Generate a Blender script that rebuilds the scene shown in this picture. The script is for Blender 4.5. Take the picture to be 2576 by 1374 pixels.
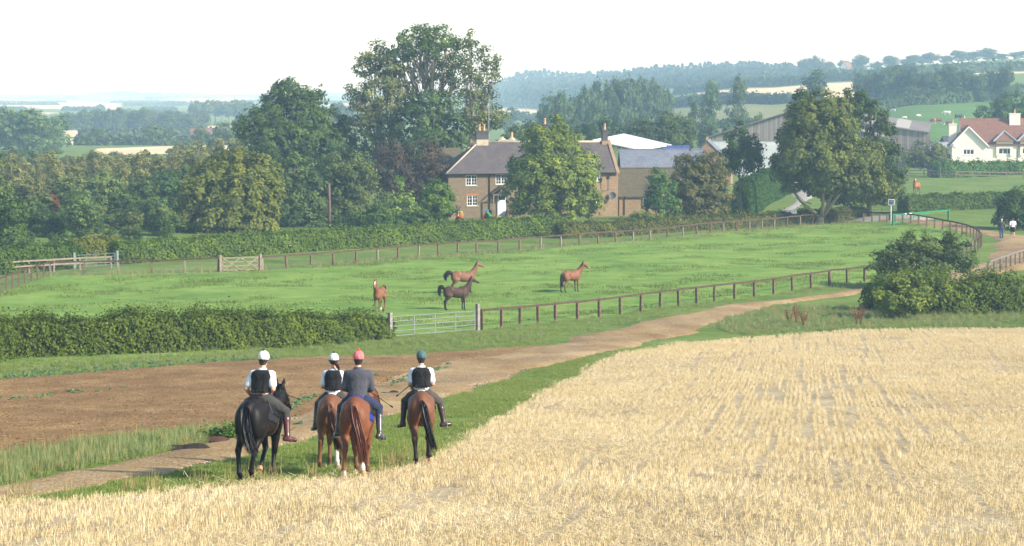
import bpy, bmesh, math, random
import numpy as np
from mathutils import Vector, Matrix

for o in list(bpy.data.objects):
    bpy.data.objects.remove(o)
SC = bpy.context.scene
COL = SC.collection
R = math.radians

# ---------------------------------------------------------------- camera
FPX, CX, CY, HOR = 5280.0, 1288.0, 687.0, 250.0     # photograph measured on a 2576 px wide view
CAMZ = 13.4
PITCH = math.atan((CY - HOR) / FPX)
cd = bpy.data.cameras.new('camera')
cam = bpy.data.objects.new('camera', cd)
COL.objects.link(cam)
cam.location = (0, 0, CAMZ)
cam.rotation_euler = (math.pi / 2 - PITCH, 0, 0)
cd.sensor_width = 36.0
cd.lens = 36.0 * FPX / 2576.0
cd.clip_start = 0.5
cd.clip_end = 40000
SC.camera = cam

# ---------------------------------------------------------------- sky and sun
SUN_AZ = R(118)      # clockwise from +Y (view direction): right, a little behind the viewer
SUN_EL = R(31)
w = bpy.data.worlds.new('World')
SC.world = w
w.use_nodes = True
nt = w.node_tree
bg = nt.nodes['Background']
sky = nt.nodes.new('ShaderNodeTexSky')
sky.sky_type = 'NISHITA'
sky.sun_disc = False
sky.sun_elevation = SUN_EL
sky.sun_rotation = SUN_AZ
sky.air_density = 1.0
sky.dust_density = 0.8
sky.ozone_density = 1.2
sky.altitude = 100
nt.links.new(sky.outputs[0], bg.inputs[0])
bg.inputs[1].default_value = 0.10
sd = bpy.data.lights.new('sun', 'SUN')
sun = bpy.data.objects.new('sun', sd)
COL.objects.link(sun)
sd.energy = 3.4
sd.angle = R(3.0)
sd.color = (1.0, 0.93, 0.82)
sv = Vector((math.sin(SUN_AZ) * math.cos(SUN_EL), math.cos(SUN_AZ) * math.cos(SUN_EL), math.sin(SUN_EL)))
sun.rotation_euler = sv.to_track_quat('Z', 'Y').to_euler()
sun.location = (60, -30, 60)

vs = SC.view_settings
vs.view_transform = 'Standard'
vs.look = 'None'
vs.exposure = 1.36
vs.gamma = 1.0
SC.render.engine = 'CYCLES'
cy = SC.cycles
cy.max_bounces = 5
cy.diffuse_bounces = 2
cy.glossy_bounces = 2
cy.transmission_bounces = 3
cy.transparent_max_bounces = 6
cy.volume_bounces = 1
cy.sample_clamp_indirect = 4.0
cy.use_denoising = True

# ---------------------------------------------------------------- helpers
rng = np.random.default_rng(7)
random.seed(7)


def ray(px, py):
    u = (px - CX) / FPX
    v = (CY - py) / FPX
    c, s = math.cos(PITCH), math.sin(PITCH)
    return np.array((u, c + v * s, -s + v * c))


def at(px, py, d):
    """world point seen at a pixel of the photograph, d metres ahead"""
    r = ray(px, py)
    k = d / r[1]
    return np.array((r[0] * k, d, CAMZ + r[2] * k))


YN = np.array([-80, 0, 15, 27, 40, 45, 60, 80, 100, 115, 125, 135, 150, 400])
ZN = CAMZ + np.array([4, -1.8, -4.1, -5.75, -7.15, -7.7, -9.15, -10.7, -11.95, -12.75, -13.12, -13.33, -13.4, -13.4])
YF = np.array([0, 150, 420, 480, 520, 620, 700, 800, 900, 1050, 1200, 1500, 2000, 2600, 3200, 4200, 6000, 9500.])
AF = (np.array([-2500, 0, 500, 900, 1150, 1350, 1600, 1900, 2150, 2300, 2576, 5000]) - CX) / FPX


def _y2z(y, d):
    return CAMZ - (y - HOR) / FPX * d


_L = [0, 0, 0, 0, 0, 0, 0, 0, 0, 0.5, 1, 3, 5, 6, 8, 13, 25, 32]
_cols = [
    _L, _L, _L,
    [0, 0, 0, 0, 0, 0, 0, 0, 0, 0.5, 1, 3, 6, 9, 11, 14, 24, 30],
    [0, 0, 0, 0, 0, 0, 0, 0, 0.5, 1, 2, 4, 9, 16, 18, 20, 24, 30],
    [0, 0, 0, 0, 0, 0, 0, 0.5, 1, 2, 3, 5, 11, 25, 30, 25, 24, 30],
    [0, 0, 0, 0, 1, 3, 5, 7, 9, 13, 17, 23, 32, 35, 30, 25, 24, 30],
    [0, 0, 0, 2, 4, 7, 9.5, 13, 16, 20, 22.5, 31, 36, 36, 30, 25, 24, 30],
    [0, 0, 0, 4, 6, 10, 13, 16.5, 19, 24, 27, 34, 38, 36, 30, 25, 24, 30],
    [0, 0, 1, 6, 8, 12.5, 15, 19, 23, 28.5, 33, 38, 38, 36, 30, 25, 24, 30],
    [0, 0, 1, 5, 7, 11, 14.5, 20, 24, 30, 36, 42, 42, 38, 30, 25, 24, 30],
    [0, 0, 1, 5, 7, 11, 14.5, 20, 24, 30, 36, 42, 42, 38, 30, 25, 24, 30]]
ZF = np.array(_cols, float)


def _smooth_interp(x, xp, fp):
    return np.interp(x, xp, fp)


_lyf = np.log(np.maximum(YF, 60))
_lyf[0] = math.log(60)


def H(x, y):
    """ground height"""
    x = np.asarray(x, float)
    y = np.asarray(y, float)
    zn = (np.interp(y - 4, YN, ZN) + np.interp(y, YN, ZN) + np.interp(y + 4, YN, ZN)) / 3
    yy = np.maximum(y, 61)
    a = np.clip(x / yy, AF[0], AF[-1])
    ly = np.clip(np.log(yy), _lyf[0] + 1e-4, _lyf[-1])
    ia = np.clip(np.searchsorted(AF, a) - 1, 0, len(AF) - 2)
    iy = np.clip(np.searchsorted(_lyf, ly) - 1, 0, len(_lyf) - 2)
    ta = (a - AF[ia]) / (AF[ia + 1] - AF[ia])
    ty = (ly - _lyf[iy]) / (_lyf[iy + 1] - _lyf[iy])
    ta = ta * ta * (3 - 2 * ta)
    zf = (ZF[ia, iy] * (1 - ta) * (1 - ty) + ZF[ia + 1, iy] * ta * (1 - ty) +
          ZF[ia, iy + 1] * (1 - ta) * ty + ZF[ia + 1, iy + 1] * ta * ty)
    und = 0.05 * np.sin(x * 0.31 + y * 0.13) + 0.05 * np.sin(y * 0.23 - x * 0.11)
    und = und * np.clip((y - 50) / 40, 0, 1)
    und2 = 0.02 * np.sin(x * 0.9 + y * 0.35) * np.clip((70 - y) / 40, 0, 1)
    return zn + zf + und + und2


def hz(x, y):
    return float(H(x, y))


def gnd(px, py):
    """world point where a pixel meets the ground"""
    r = ray(px, py)
    ys = np.geomspace(12, 9000, 4000)
    k = ys / r[1]
    dz = CAMZ + r[2] * k - H(r[0] * k, ys)
    i = np.argmax(dz < 0)
    if dz[i] >= 0:
        i = len(ys) - 1
    if i == 0:
        i = 1
    t = dz[i - 1] / (dz[i - 1] - dz[i] + 1e-12)
    y = ys[i - 1] + t * (ys[i] - ys[i - 1])
    k = y / r[1]
    return np.array((r[0] * k, y, float(H(r[0] * k, y))))


def onplane(px, py, p0, n):
    r = ray(px, py)
    o = np.array((0, 0, CAMZ))
    k = np.dot(np.asarray(p0) - o, n) / np.dot(r, n)
    return o + r * k


def mesh_np(name, V, F, attrs=None, smooth=False, mats=None, midx=None):
    """fast mesh from numpy vertices and faces (F: array Nx3/Nx4 or list of arrays)"""
    V = np.asarray(V, np.float32)
    if not isinstance(F, list):
        F = [F]
    F = [np.asarray(f, np.int32) for f in F if len(f)]
    me = bpy.data.meshes.new(name)
    me.vertices.add(len(V))
    me.vertices.foreach_set('co', V.ravel())
    loops = np.concatenate([f.ravel() for f in F])
    tot = np.concatenate([np.full(len(f), f.shape[1], np.int32) for f in F])
    start = np.concatenate([[0], np.cumsum(tot)[:-1]]).astype(np.int32)
    me.loops.add(len(loops))
    me.loops.foreach_set('vertex_index', loops)
    me.polygons.add(len(tot))
    me.polygons.foreach_set('loop_start', start)
    me.polygons.foreach_set('loop_total', tot)
    if smooth:
        me.polygons.foreach_set('use_smooth', np.ones(len(tot), bool))
    if midx is not None:
        me.polygons.foreach_set('material_index', np.asarray(midx, np.int32))
    me.update(calc_edges=True)
    if attrs:
        for k, v in attrs.items():
            v = np.asarray(v, np.float32)
            if v.ndim == 1:
                a = me.attributes.new(k, 'FLOAT', 'POINT')
                a.data.foreach_set('value', v)
            else:
                a = me.attributes.new(k, 'FLOAT_COLOR', 'POINT')
                if v.shape[1] == 3:
                    v = np.concatenate([v, np.ones((len(v), 1), np.float32)], 1)
                a.data.foreach_set('color', v.ravel())
    for m in (mats or []):
        me.materials.append(m)
    return me


def tag(o, label=None, cat=None, group=None, kind=None):
    if label:
        o['label'] = label
    if cat:
        o['category'] = cat
    if group:
        o['group'] = group
    if kind:
        o['kind'] = kind
    return o


def add(name, me, mat=None, parent=None, loc=None, rot=None, scale=None):
    o = bpy.data.objects.new(name, me)
    COL.objects.link(o)
    if mat is not None and me is not None and not me.materials:
        me.materials.append(mat)
    if parent is not None:
        o.parent = parent
    if loc is not None:
        o.location = [float(c) for c in loc]
    if rot is not None:
        o.rotation_euler = rot
    if scale is not None:
        o.scale = scale
    return o


def empty(name, loc, rz=0.0, label=None, cat=None, group=None):
    o = add(name, None, loc=loc, rot=(0, 0, rz))
    o.empty_display_size = 0.3
    return tag(o, label, cat, group)


def copy_tree(o, parent=None):
    c = o.copy()
    COL.objects.link(c)
    c.parent = parent
    for ch in o.children:
        copy_tree(ch, c)
    return c


class MB:
    """collects simple shapes into one mesh"""

    def __init__(s):
        s.v = []
        s.f = []

    def n(s):
        return len(s.v)

    def poly(s, pts):
        i = len(s.v)
        s.v += [tuple(float(c) for c in p) for p in pts]
        s.f.append(tuple(range(i, i + len(pts))))
        return s

    def box(s, lo, hi, M=None):
        x0, y0, z0 = lo
        x1, y1, z1 = hi
        P = [(x0, y0, z0), (x1, y0, z0), (x1, y1, z0), (x0, y1, z0), (x0, y0, z1), (x1, y0, z1), (x1, y1, z1), (x0, y1, z1)]
        if M is not None:
            P = [tuple(M @ Vector(p)) for p in P]
        i = len(s.v)
        s.v += P
        s.f += [tuple(i + k for k in q) for q in ((3, 2, 1, 0), (4, 5, 6, 7), (0, 1, 5, 4), (1, 2, 6, 5), (2, 3, 7, 6), (3, 0, 4, 7))]
        return s

    def bar(s, a, b, w, h, up=(0, 0, 1)):
        """box beam from a to b, w across, h along up"""
        a = Vector(a)
        b = Vector(b)
        d = (b - a)
        L = d.length
        d.normalize()
        up = Vector(up)
        sd_ = d.cross(up)
        if sd_.length < 1e-5:
            sd_ = Vector((1, 0, 0))
        sd_.normalize()
        u2 = sd_.cross(d)
        M = Matrix(((d.x, sd_.x, u2.x, a.x), (d.y, sd_.y, u2.y, a.y), (d.z, sd_.z, u2.z, a.z), (0, 0, 0, 1)))
        return s.box((0, -w / 2, -h / 2), (L, w / 2, h / 2), M)

    def tube(s, pts, rad, n=6, cap=True):
        pts = [Vector(p) for p in pts]
        if not hasattr(rad, '__len__'):
            rad = [rad] * len(pts)
        base = len(s.v)
        prev = None
        for k, p in enumerate(pts):
            d = (pts[min(k + 1, len(pts) - 1)] - pts[max(k - 1, 0)])
            if d.length < 1e-9:
                d = Vector((0, 0, 1))
            d.normalize()
            if prev is None:
                ref = Vector((1, 0, 0)) if abs(d.x) < 0.9 else Vector((0, 1, 0))
                u = d.cross(ref).normalized()
            else:
                u = (prev - d * prev.dot(d))
                u = u.normalized() if u.length > 1e-6 else d.orthogonal().normalized()
            prev = u
            v = d.cross(u)
            for j in range(n):
                t = 2 * math.pi * j / n
                q = p + (u * math.cos(t) + v * math.sin(t)) * rad[k]
                s.v.append((q.x, q.y, q.z))
        for k in range(len(pts) - 1):
            for j in range(n):
                a = base + k * n + j
                b = base + k * n + (j + 1) % n
                s.f.append((a, b, b + n, a + n))
        if cap:
            s.f.append(tuple(base + j for j in reversed(range(n))))
            e = base + (len(pts) - 1) * n
            s.f.append(tuple(e + j for j in range(n)))
        return s

    def lathe(s, prof, n=12, c=(0, 0, 0)):
        base = len(s.v)
        for r_, z in prof:
            for j in range(n):
                t = 2 * math.pi * j / n
                s.v.append((c[0] + r_ * math.cos(t), c[1] + r_ * math.sin(t), c[2] + z))
        for k in range(len(prof) - 1):
            for j in range(n):
                a = base + k * n + j
                b = base + k * n + (j + 1) % n
                s.f.append((a, b, b + n, a + n))
        s.f.append(tuple(base + j for j in reversed(range(n))))
        e = base + (len(prof) - 1) * n
        s.f.append(tuple(e + j for j in range(n)))
        return s

    def prism(s, pts, ext):
        """polygon pts (3d) extruded by vector ext"""
        n = len(pts)
        i = len(s.v)
        s.v += [tuple(float(c) for c in p) for p in pts]
        s.v += [tuple(float(p[k] + ext[k]) for k in range(3)) for p in pts]
        s.f.append(tuple(range(i, i + n)))
        s.f.append(tuple(reversed(range(i + n, i + 2 * n))))
        for k in range(n):
            s.f.append((i + (k + 1) % n, i + k, i + n + k, i + n + (k + 1) % n))
        return s

    def mesh(s, name, smooth=False, bevel=0):
        me = bpy.data.meshes.new(name)
        me.from_pydata(s.v, [], s.f)
        if bevel or True:
            bm = bmesh.new()
            bm.from_mesh(me)
            bmesh.ops.recalc_face_normals(bm, faces=bm.faces)
            if bevel:
                bmesh.ops.bevel(bm, geom=list(bm.edges), offset=bevel, segments=1, affect='EDGES')
            bm.to_mesh(me)
            bm.free()
        if smooth:
            me.polygons.foreach_set('use_smooth', np.ones(len(me.polygons), bool))
        me.update()
        return me

    def build(s, name, mat, parent=None, smooth=False, bevel=0, **k):
        return add(name, s.mesh(name, smooth, bevel), mat, parent, **k)


# ---------------------------------------------------------------- materials
MATS = {}


class NT:
    def __init__(s, name):
        s.m = bpy.data.materials.new(name)
        s.m.use_nodes = True
        s.t = s.m.node_tree
        s.b = s.t.nodes['Principled BSDF']
        s.out = s.t.nodes['Material Output']
        s.b.inputs['Specular IOR Level'].default_value = 0.25
        s.b.inputs['Roughness'].default_value = 0.85

    def n(s, ty, **k):
        nd = s.t.nodes.new(ty)
        for a, b in k.items():
            setattr(nd, a, b)
        return nd

    def l(s, a, b):
        s.t.links.new(a, b)

    def coord(s, kind='Object'):
        if not hasattr(s, '_tc'):
            s._tc = s.n('ShaderNodeTexCoord')
        return s._tc.outputs[kind]

    def pos(s):
        if not hasattr(s, '_g'):
            s._g = s.n('ShaderNodeNewGeometry')
        return s._g.outputs['Position']

    def mapping(s, vec, scale=(1, 1, 1), rot=(0, 0, 0)):
        m = s.n('ShaderNodeMapping')
        m.inputs['Scale'].default_value = scale
        m.inputs['Rotation'].default_value = rot
        s.l(vec, m.inputs['Vector'])
        return m.outputs[0]

    def noise(s, scale, vec=None, detail=4, rough=0.55, dist=0.0):
        nd = s.n('ShaderNodeTexNoise')
        nd.inputs['Scale'].default_value = scale
        nd.inputs['Detail'].default_value = detail
        nd.inputs['Roughness'].default_value = rough
        nd.inputs['Distortion'].default_value = dist
        s.l(vec if vec is not None else s.pos(), nd.inputs['Vector'])
        return nd.outputs['Fac']

    def voro(s, scale, vec=None, feat='F1', out='Distance'):
        nd = s.n('ShaderNodeTexVoronoi')
        nd.feature = feat
        nd.inputs['Scale'].default_value = scale
        s.l(vec if vec is not None else s.pos(), nd.inputs['Vector'])
        return nd.outputs[out]

    def ramp(s, fac, stops, interp='LINEAR'):
        nd = s.n('ShaderNodeValToRGB')
        cr = nd.color_ramp
        cr.interpolation = interp
        while len(cr.elements) < len(stops):
            cr.elements.new(0.5)
        for e, (p, c) in zip(cr.elements, stops):
            e.position = p
            e.color = (c[0], c[1], c[2], 1) if hasattr(c, '__len__') else (c, c, c, 1)
        s.l(fac, nd.inputs['Fac'])
        return nd.outputs['Color']

    def mix(s, fac, a, b, mode='MIX'):
        nd = s.n('ShaderNodeMix', data_type='RGBA', blend_type=mode)
        for sock, v in ((nd.inputs['Factor'], fac), (nd.inputs['A'], a), (nd.inputs['B'], b)):
            if hasattr(v, 'is_output'):
                s.l(v, sock)
            elif hasattr(v, '__len__'):
                sock.default_value = (v[0], v[1], v[2], 1)
            else:
                sock.default_value = v
        nd.inputs['Factor']
        # colour sockets carry the same names: link by index
        return nd.outputs['Result']

    def math(s, op, a, b=0.0, clamp=False):
        nd = s.n('ShaderNodeMath', operation=op, use_clamp=clamp)
        for i, v in enumerate((a, b)):
            if hasattr(v, 'is_output'):
                s.l(v, nd.inputs[i])
            else:
                nd.inputs[i].default_value = v
        return nd.outputs[0]

    def col(s, c):
        if hasattr(c, 'is_output'):
            s.l(c, s.b.inputs['Base Color'])
        else:
            s.b.inputs['Base Color'].default_value = (c[0], c[1], c[2], 1)
        return s

    def bump(s, h, dist=0.02, strength=0.6):
        nd = s.n('ShaderNodeBump')
        nd.inputs['Distance'].default_value = dist
        nd.inputs['Strength'].default_value = strength
        s.l(h, nd.inputs['Height'])
        s.l(nd.outputs[0], s.b.inputs['Normal'])
        return s

    def attr(s, name, out='Fac'):
        nd = s.n('ShaderNodeAttribute')
        nd.attribute_name = name
        return nd.outputs[out]

    def set(s, **k):
        for a, v in k.items():
            s.b.inputs[a.replace('_', ' ')].default_value = v
        return s


def _fix_mix():
    pass


def mixrgb(N, fac, a, b, mode='MIX'):
    nd = N.n('ShaderNodeMix')
    nd.data_type = 'RGBA'
    nd.blend_type = mode
    for idx, v in ((0, fac), (6, a), (7, b)):
        sock = nd.inputs[idx]
        if hasattr(v, 'is_output'):
            N.l(v, sock)
        elif hasattr(v, '__len__'):
            sock.default_value = (v[0], v[1], v[2], 1)
        else:
            sock.default_value = v
    return nd.outputs[2]


NT.mix = mixrgb


def mat_plain(name, c, rough=0.7, var=0.12, scale=6.0, spec=0.25, metal=0.0, bump=0.0):
    """paint-like material: base colour with a little mottling"""
    if name in MATS:
        return MATS[name]
    N = NT(name)
    n1 = N.noise(scale, N.coord('Object'), 5)
    lo = [max(0, x * (1 - var)) for x in c]
    hi = [min(1, x * (1 + var)) for x in c]
    N.col(N.ramp(n1, [(0.3, lo), (0.7, hi)]))
    N.set(Roughness=rough, Metallic=metal)
    N.b.inputs['Specular IOR Level'].default_value = spec
    if bump:
        N.bump(N.noise(scale * 6, N.coord('Object'), 3), bump, 0.6)
    MATS[name] = N.m
    return N.m


def mat_leaf(name, dark, mid, light, trans=0.3, extra=None):
    """foliage: each leaf's own shade from its 'tint' attribute plus a drift per tree"""
    if name in MATS:
        return MATS[name]
    N = NT(name)
    t = N.attr('tint')
    oi = N.n('ShaderNodeObjectInfo')
    t2 = N.math('ADD', t, N.math('MULTIPLY', N.math('SUBTRACT', oi.outputs['Random'], 0.5), 0.18))
    n1 = N.noise(0.35, N.pos(), 3)
    t3 = N.math('ADD', t2, N.math('MULTIPLY', N.math('SUBTRACT', n1, 0.5), 0.5), True)
    stops = [(0.0, dark), (0.5, mid), (0.92, light)]
    if extra:
        stops.append((1.0, extra))
    c = N.ramp(t3, stops)
    N.col(c)
    N.set(Roughness=0.55)
    N.b.inputs['Specular IOR Level'].default_value = 0.3
    tr = N.n('ShaderNodeBsdfTranslucent')
    N.l(N.mix(1.0, c, (1.1, 1.15, 0.55), 'MULTIPLY'), tr.inputs['Color'])
    ms = N.n('ShaderNodeMixShader')
    ms.inputs[0].default_value = trans
    N.l(N.b.outputs[0], ms.inputs[1])
    N.l(tr.outputs[0], ms.inputs[2])
    N.l(ms.outputs[0], N.out.inputs['Surface'])
    MATS[name] = N.m
    return N.m

# ---------------------------------------------------------------- ground materials
def m_grass(name, cols, scale=1.0, streak=0.0):
    N = NT(name)
    p = N.pos()
    n1 = N.noise(0.16 * scale, N.mapping(p, (1, 1.6, 1)), 6, 0.68, 0.5)
    n2 = N.noise(1.1 * scale, N.mapping(p, (0.8, 1.5, 1)), 6, 0.7)
    n3 = N.noise(9.0 * scale, p, 3, 0.7)
    t = N.math('ADD', N.math('MULTIPLY', n1, 0.5), N.math('ADD', N.math('MULTIPLY', n2, 0.4), N.math('MULTIPLY', n3, 0.2)))
    c = N.ramp(t, [(0.44, cols[0]), (0.52, cols[1]), (0.585, cols[2]), (0.66, cols[3])])
    N.col(c)
    N.set(Roughness=0.9)
    N.b.inputs['Specular IOR Level'].default_value = 0.1
    N.bump(N.math('ADD', n2, N.math('MULTIPLY', n3, 0.5)), 0.10, 0.9)
    return N.m


M_meadow = m_grass('grass_ground', [(0.065, 0.115, 0.02), (0.105, 0.165, 0.03), (0.14, 0.20, 0.04), (0.18, 0.225, 0.058)])
M_paddock = m_grass('paddock_grass_ground', [(0.085, 0.165, 0.028), (0.13, 0.225, 0.038), (0.175, 0.27, 0.05), (0.235, 0.31, 0.075)])
M_pasture = m_grass('hill_pasture_ground', [(0.06, 0.13, 0.03), (0.08, 0.16, 0.035), (0.09, 0.175, 0.04), (0.11, 0.19, 0.05)], 0.3)
M_pale = m_grass('pale_meadow_ground', [(0.12, 0.15, 0.05), (0.17, 0.19, 0.07), (0.22, 0.22, 0.09), (0.26, 0.25, 0.11)], 0.25)


def m_straw_ground():
    N = NT('stubble_ground')
    p = N.pos()
    n1 = N.noise(0.35, p, 5, 0.6)
    n2 = N.noise(7.0, N.mapping(p, (1, 0.5, 1)), 5, 0.75)
    t = N.math('ADD', N.math('MULTIPLY', n1, 0.4), N.math('MULTIPLY', n2, 0.6))
    N.col(N.ramp(t, [(0.36, (0.20, 0.145, 0.08)), (0.46, (0.33, 0.255, 0.145)), (0.57, (0.46, 0.37, 0.22)), (0.68, (0.58, 0.48, 0.31))]))
    N.set(Roughness=0.9)
    N.bump(n2, 0.06, 0.8)
    return N.m


def m_wheat():
    N = NT('far_wheat_ground')
    p = N.pos()
    n1 = N.noise(0.02, p, 4, 0.6)
    wv = N.noise(0.25, N.mapping(p, (1, 0.06, 1), (0, 0, 0.5)), 3)
    t = N.math('ADD', N.math('MULTIPLY', n1, 0.6), N.math('MULTIPLY', wv, 0.4))
    N.col(N.ramp(t, [(0.35, (0.52, 0.41, 0.23)), (0.65, (0.68, 0.55, 0.34))]))
    return N.m


def m_soil():
    N = NT('bare_soil_ground')
    p = N.pos()
    n1 = N.noise(0.5, N.mapping(p, (1, 0.6, 1), (0, 0, -0.5)), 6, 0.65)
    n2 = N.noise(9.0, p, 6, 0.75)
    v = N.voro(14.0, p)
    t = N.math('ADD', N.math('MULTIPLY', n1, 0.45), N.math('MULTIPLY', n2, 0.55))
    c = N.ramp(t, [(0.38, (0.12, 0.066, 0.023)), (0.47, (0.205, 0.115, 0.039)), (0.54, (0.265, 0.155, 0.056)), (0.63, (0.39, 0.265, 0.115))])
    N.col(c)
    N.set(Roughness=0.95)
    N.bump(N.math('ADD', n2, N.math('MULTIPLY', v, -0.6)), 0.07, 0.9)
    return N.m


def m_track():
    N = NT('dirt_track_ground')
    p = N.pos()
    n1 = N.noise(0.4, N.mapping(p, (1, 0.5, 1), (0, 0, -0.45)), 6, 0.6)
    n2 = N.noise(6.0, p, 6, 0.75)
    vc = N.voro(11.0, p, out='Color')
    sep = N.n('ShaderNodeSeparateColor')
    N.l(vc, sep.inputs[0])
    v = N.voro(11.0, p)
    t = N.math('ADD', N.math('MULTIPLY', n1, 0.5), N.math('MULTIPLY', n2, 0.5))
    earth = N.ramp(t, [(0.38, (0.155, 0.09, 0.034)), (0.47, (0.255, 0.162, 0.064)), (0.54, (0.33, 0.22, 0.092)), (0.63, (0.46, 0.335, 0.165))])
    stone = N.ramp(sep.outputs[0], [(0.0, (0.16, 0.12, 0.09)), (0.5, (0.32, 0.25, 0.18)), (1.0, (0.5, 0.43, 0.34))])
    # loose gravel shows most near the left end of the track
    gm = N.math('MULTIPLY', N.ramp(v, [(0.25, 1.0), (0.5, 0.0)]), N.ramp(N.noise(0.22, p, 3), [(0.42, 0.0), (0.6, 0.85)]))
    N.col(N.mix(gm, earth, stone))
    N.set(Roughness=0.95)
    N.bump(N.math('ADD', n2, N.math('MULTIPLY', v, -0.8)), 0.05, 0.8)
    return N.m


def m_concrete():
    N = NT('driveway_concrete')
    p = N.pos()
    t = N.math('ADD', N.math('MULTIPLY', N.noise(0.5, p, 5), 0.6), N.math('MULTIPLY', N.noise(5, p, 4), 0.4))
    N.col(N.ramp(t, [(0.35, (0.24, 0.22, 0.19)), (0.65, (0.37, 0.345, 0.31))]))
    return N.m


M_straw, M_wheat, M_soil, M_track, M_conc = m_straw_ground(), m_wheat(), m_soil(), m_track(), m_concrete()


# ---------------------------------------------------------------- ground sheets
def px_poly(pts):
    """outline given on the photograph -> ground outline in (x/y, ln y)"""
    out = []
    for p in pts:
        g = gnd(*p)
        out.append((g[0] / g[1], math.log(g[1])))
    return np.array(out)


def poly_sd(Q, P):
    """signed distance (inside > 0) of points Q to polygon P, and nearest boundary point"""
    best = np.full(len(Q), 1e9)
    near = np.zeros_like(Q)
    inside = np.zeros(len(Q), bool)
    n = len(P)
    for i in range(n):
        a, b = P[i], P[(i + 1) % n]
        ab = b - a
        t = np.clip(((Q - a) @ ab) / (ab @ ab + 1e-18), 0, 1)
        c = a + t[:, None] * ab
        d = np.hypot(*(Q - c).T)
        m = d < best
        best[m] = d[m]
        near[m] = c[m]
        cond = ((a[1] > Q[:, 1]) != (b[1] > Q[:, 1]))
        xi = a[0] + (Q[:, 1] - a[1]) / (b[1] - a[1] + 1e-18) * ab[0]
        inside ^= cond & (Q[:, 0] < xi)
    return np.where(inside, best, -best), near


def wob(Q, f):
    return np.stack([np.sin(Q[:, 0] * f * 1.3 + Q[:, 1] * f * 0.9) + 0.6 * np.sin(Q[:, 1] * f * 2.3 - Q[:, 0] * f * 2.9 + 1) + 0.4 * np.sin(Q[:, 0] * f * 6.1 + Q[:, 1] * f * 5.2),
                     np.sin(Q[:, 1] * f * 1.7 - Q[:, 0] * f + 2) + 0.6 * np.sin(Q[:, 0] * f * 2.7 + Q[:, 1] * f * 2.1) + 0.4 * np.sin(Q[:, 1] * f * 5.7 - Q[:, 0] * f * 4.2)], 1)


POLY = {}


def densify(P, h=0.01):
    out = []
    for i in range(len(P)):
        a, b = P[i], P[(i + 1) % len(P)]
        n = max(1, int(np.hypot(*(b - a)) / h))
        for k in range(n):
            out.append(a + (b - a) * k / n)
    return np.array(out)


def sheet(name, pts, mat, h=0.004, lift=1.0, amp=0.002, freq=60.0):
    P = px_poly(pts)
    if amp:
        P = densify(P, 0.006)
        P = P + wob(P, freq) * amp
    POLY[name] = P
    lo, hi = P.min(0) - h, P.max(0) + h
    ga = np.arange(lo[0], hi[0] + h, h)
    gl = np.arange(lo[1], hi[1] + h, h)
    A, L = np.meshgrid(ga, gl)
    Q = np.stack([A.ravel(), L.ravel()], 1)
    s, near = poly_sd(Q, P)
    nx, ny = len(ga), len(gl)
    idx = np.arange(nx * ny).reshape(ny, nx)
    quads = np.stack([idx[:-1, :-1], idx[:-1, 1:], idx[1:, 1:], idx[1:, :-1]], -1).reshape(-1, 4)
    smax = s[quads].max(1)
    keep = (s[quads] > 0).sum(1) >= 2
    keep |= (smax > 0.5 * h)
    quads = quads[keep]
    out = s < 0
    Q2 = Q.copy()
    Q2[out] = near[out]
    used = np.unique(quads)
    remap = -np.ones(nx * ny, int)
    remap[used] = np.arange(len(used))
    Q2 = Q2[used]
    y = np.exp(Q2[:, 1])
    x = Q2[:, 0] * y
    sb = np.clip(s[used], 0, None)
    z = H(x, y) + 0.0005 * y * lift * np.clip(sb / (1.6 * h), 0, 1) - 0.0002 * y * (sb <= 0)
    me = mesh_np(name, np.stack([x, y, z], 1), remap[quads], smooth=True)
    o = add(name, me, mat)
    return tag(o, kind='structure')


def base_ground():
    al = np.concatenate([np.linspace(-0.62, -0.3, 17)[:-1], np.linspace(-0.3, 0.3, 121), np.linspace(0.3, 0.62, 17)[1:]])
    ll = np.linspace(math.log(9), math.log(9400), 420)
    A, L = np.meshgrid(al, ll)
    Y = np.exp(L)
    X = A * Y
    V = np.stack([X, Y, H(X, Y)], -1).reshape(-1, 3)
    nx, ny = len(al), len(ll)
    idx = np.arange(nx * ny).reshape(ny, nx)
    q = np.stack([idx[:-1, :-1], idx[:-1, 1:], idx[1:, 1:], idx[1:, :-1]], -1).reshape(-1, 4)
    # ground behind and round the viewer
    xs = np.linspace(-120, 120, 13)
    ys = np.linspace(-70, 9, 9)
    X2, Y2 = np.meshgrid(xs, ys)
    X2[-1] = np.linspace(-0.62, 0.62, 13) * 9
    V2 = np.stack([X2, Y2, H(X2, Y2)], -1).reshape(-1, 3)
    id2 = np.arange(13 * 9).reshape(9, 13) + len(V)
    q2 = np.stack([id2[:-1, :-1], id2[:-1, 1:], id2[1:, 1:], id2[1:, :-1]], -1).reshape(-1, 4)
    me = mesh_np('ground', np.concatenate([V, V2]), np.concatenate([q, q2]), smooth=True)
    tag(add('ground', me, M_meadow), kind='structure')


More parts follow.
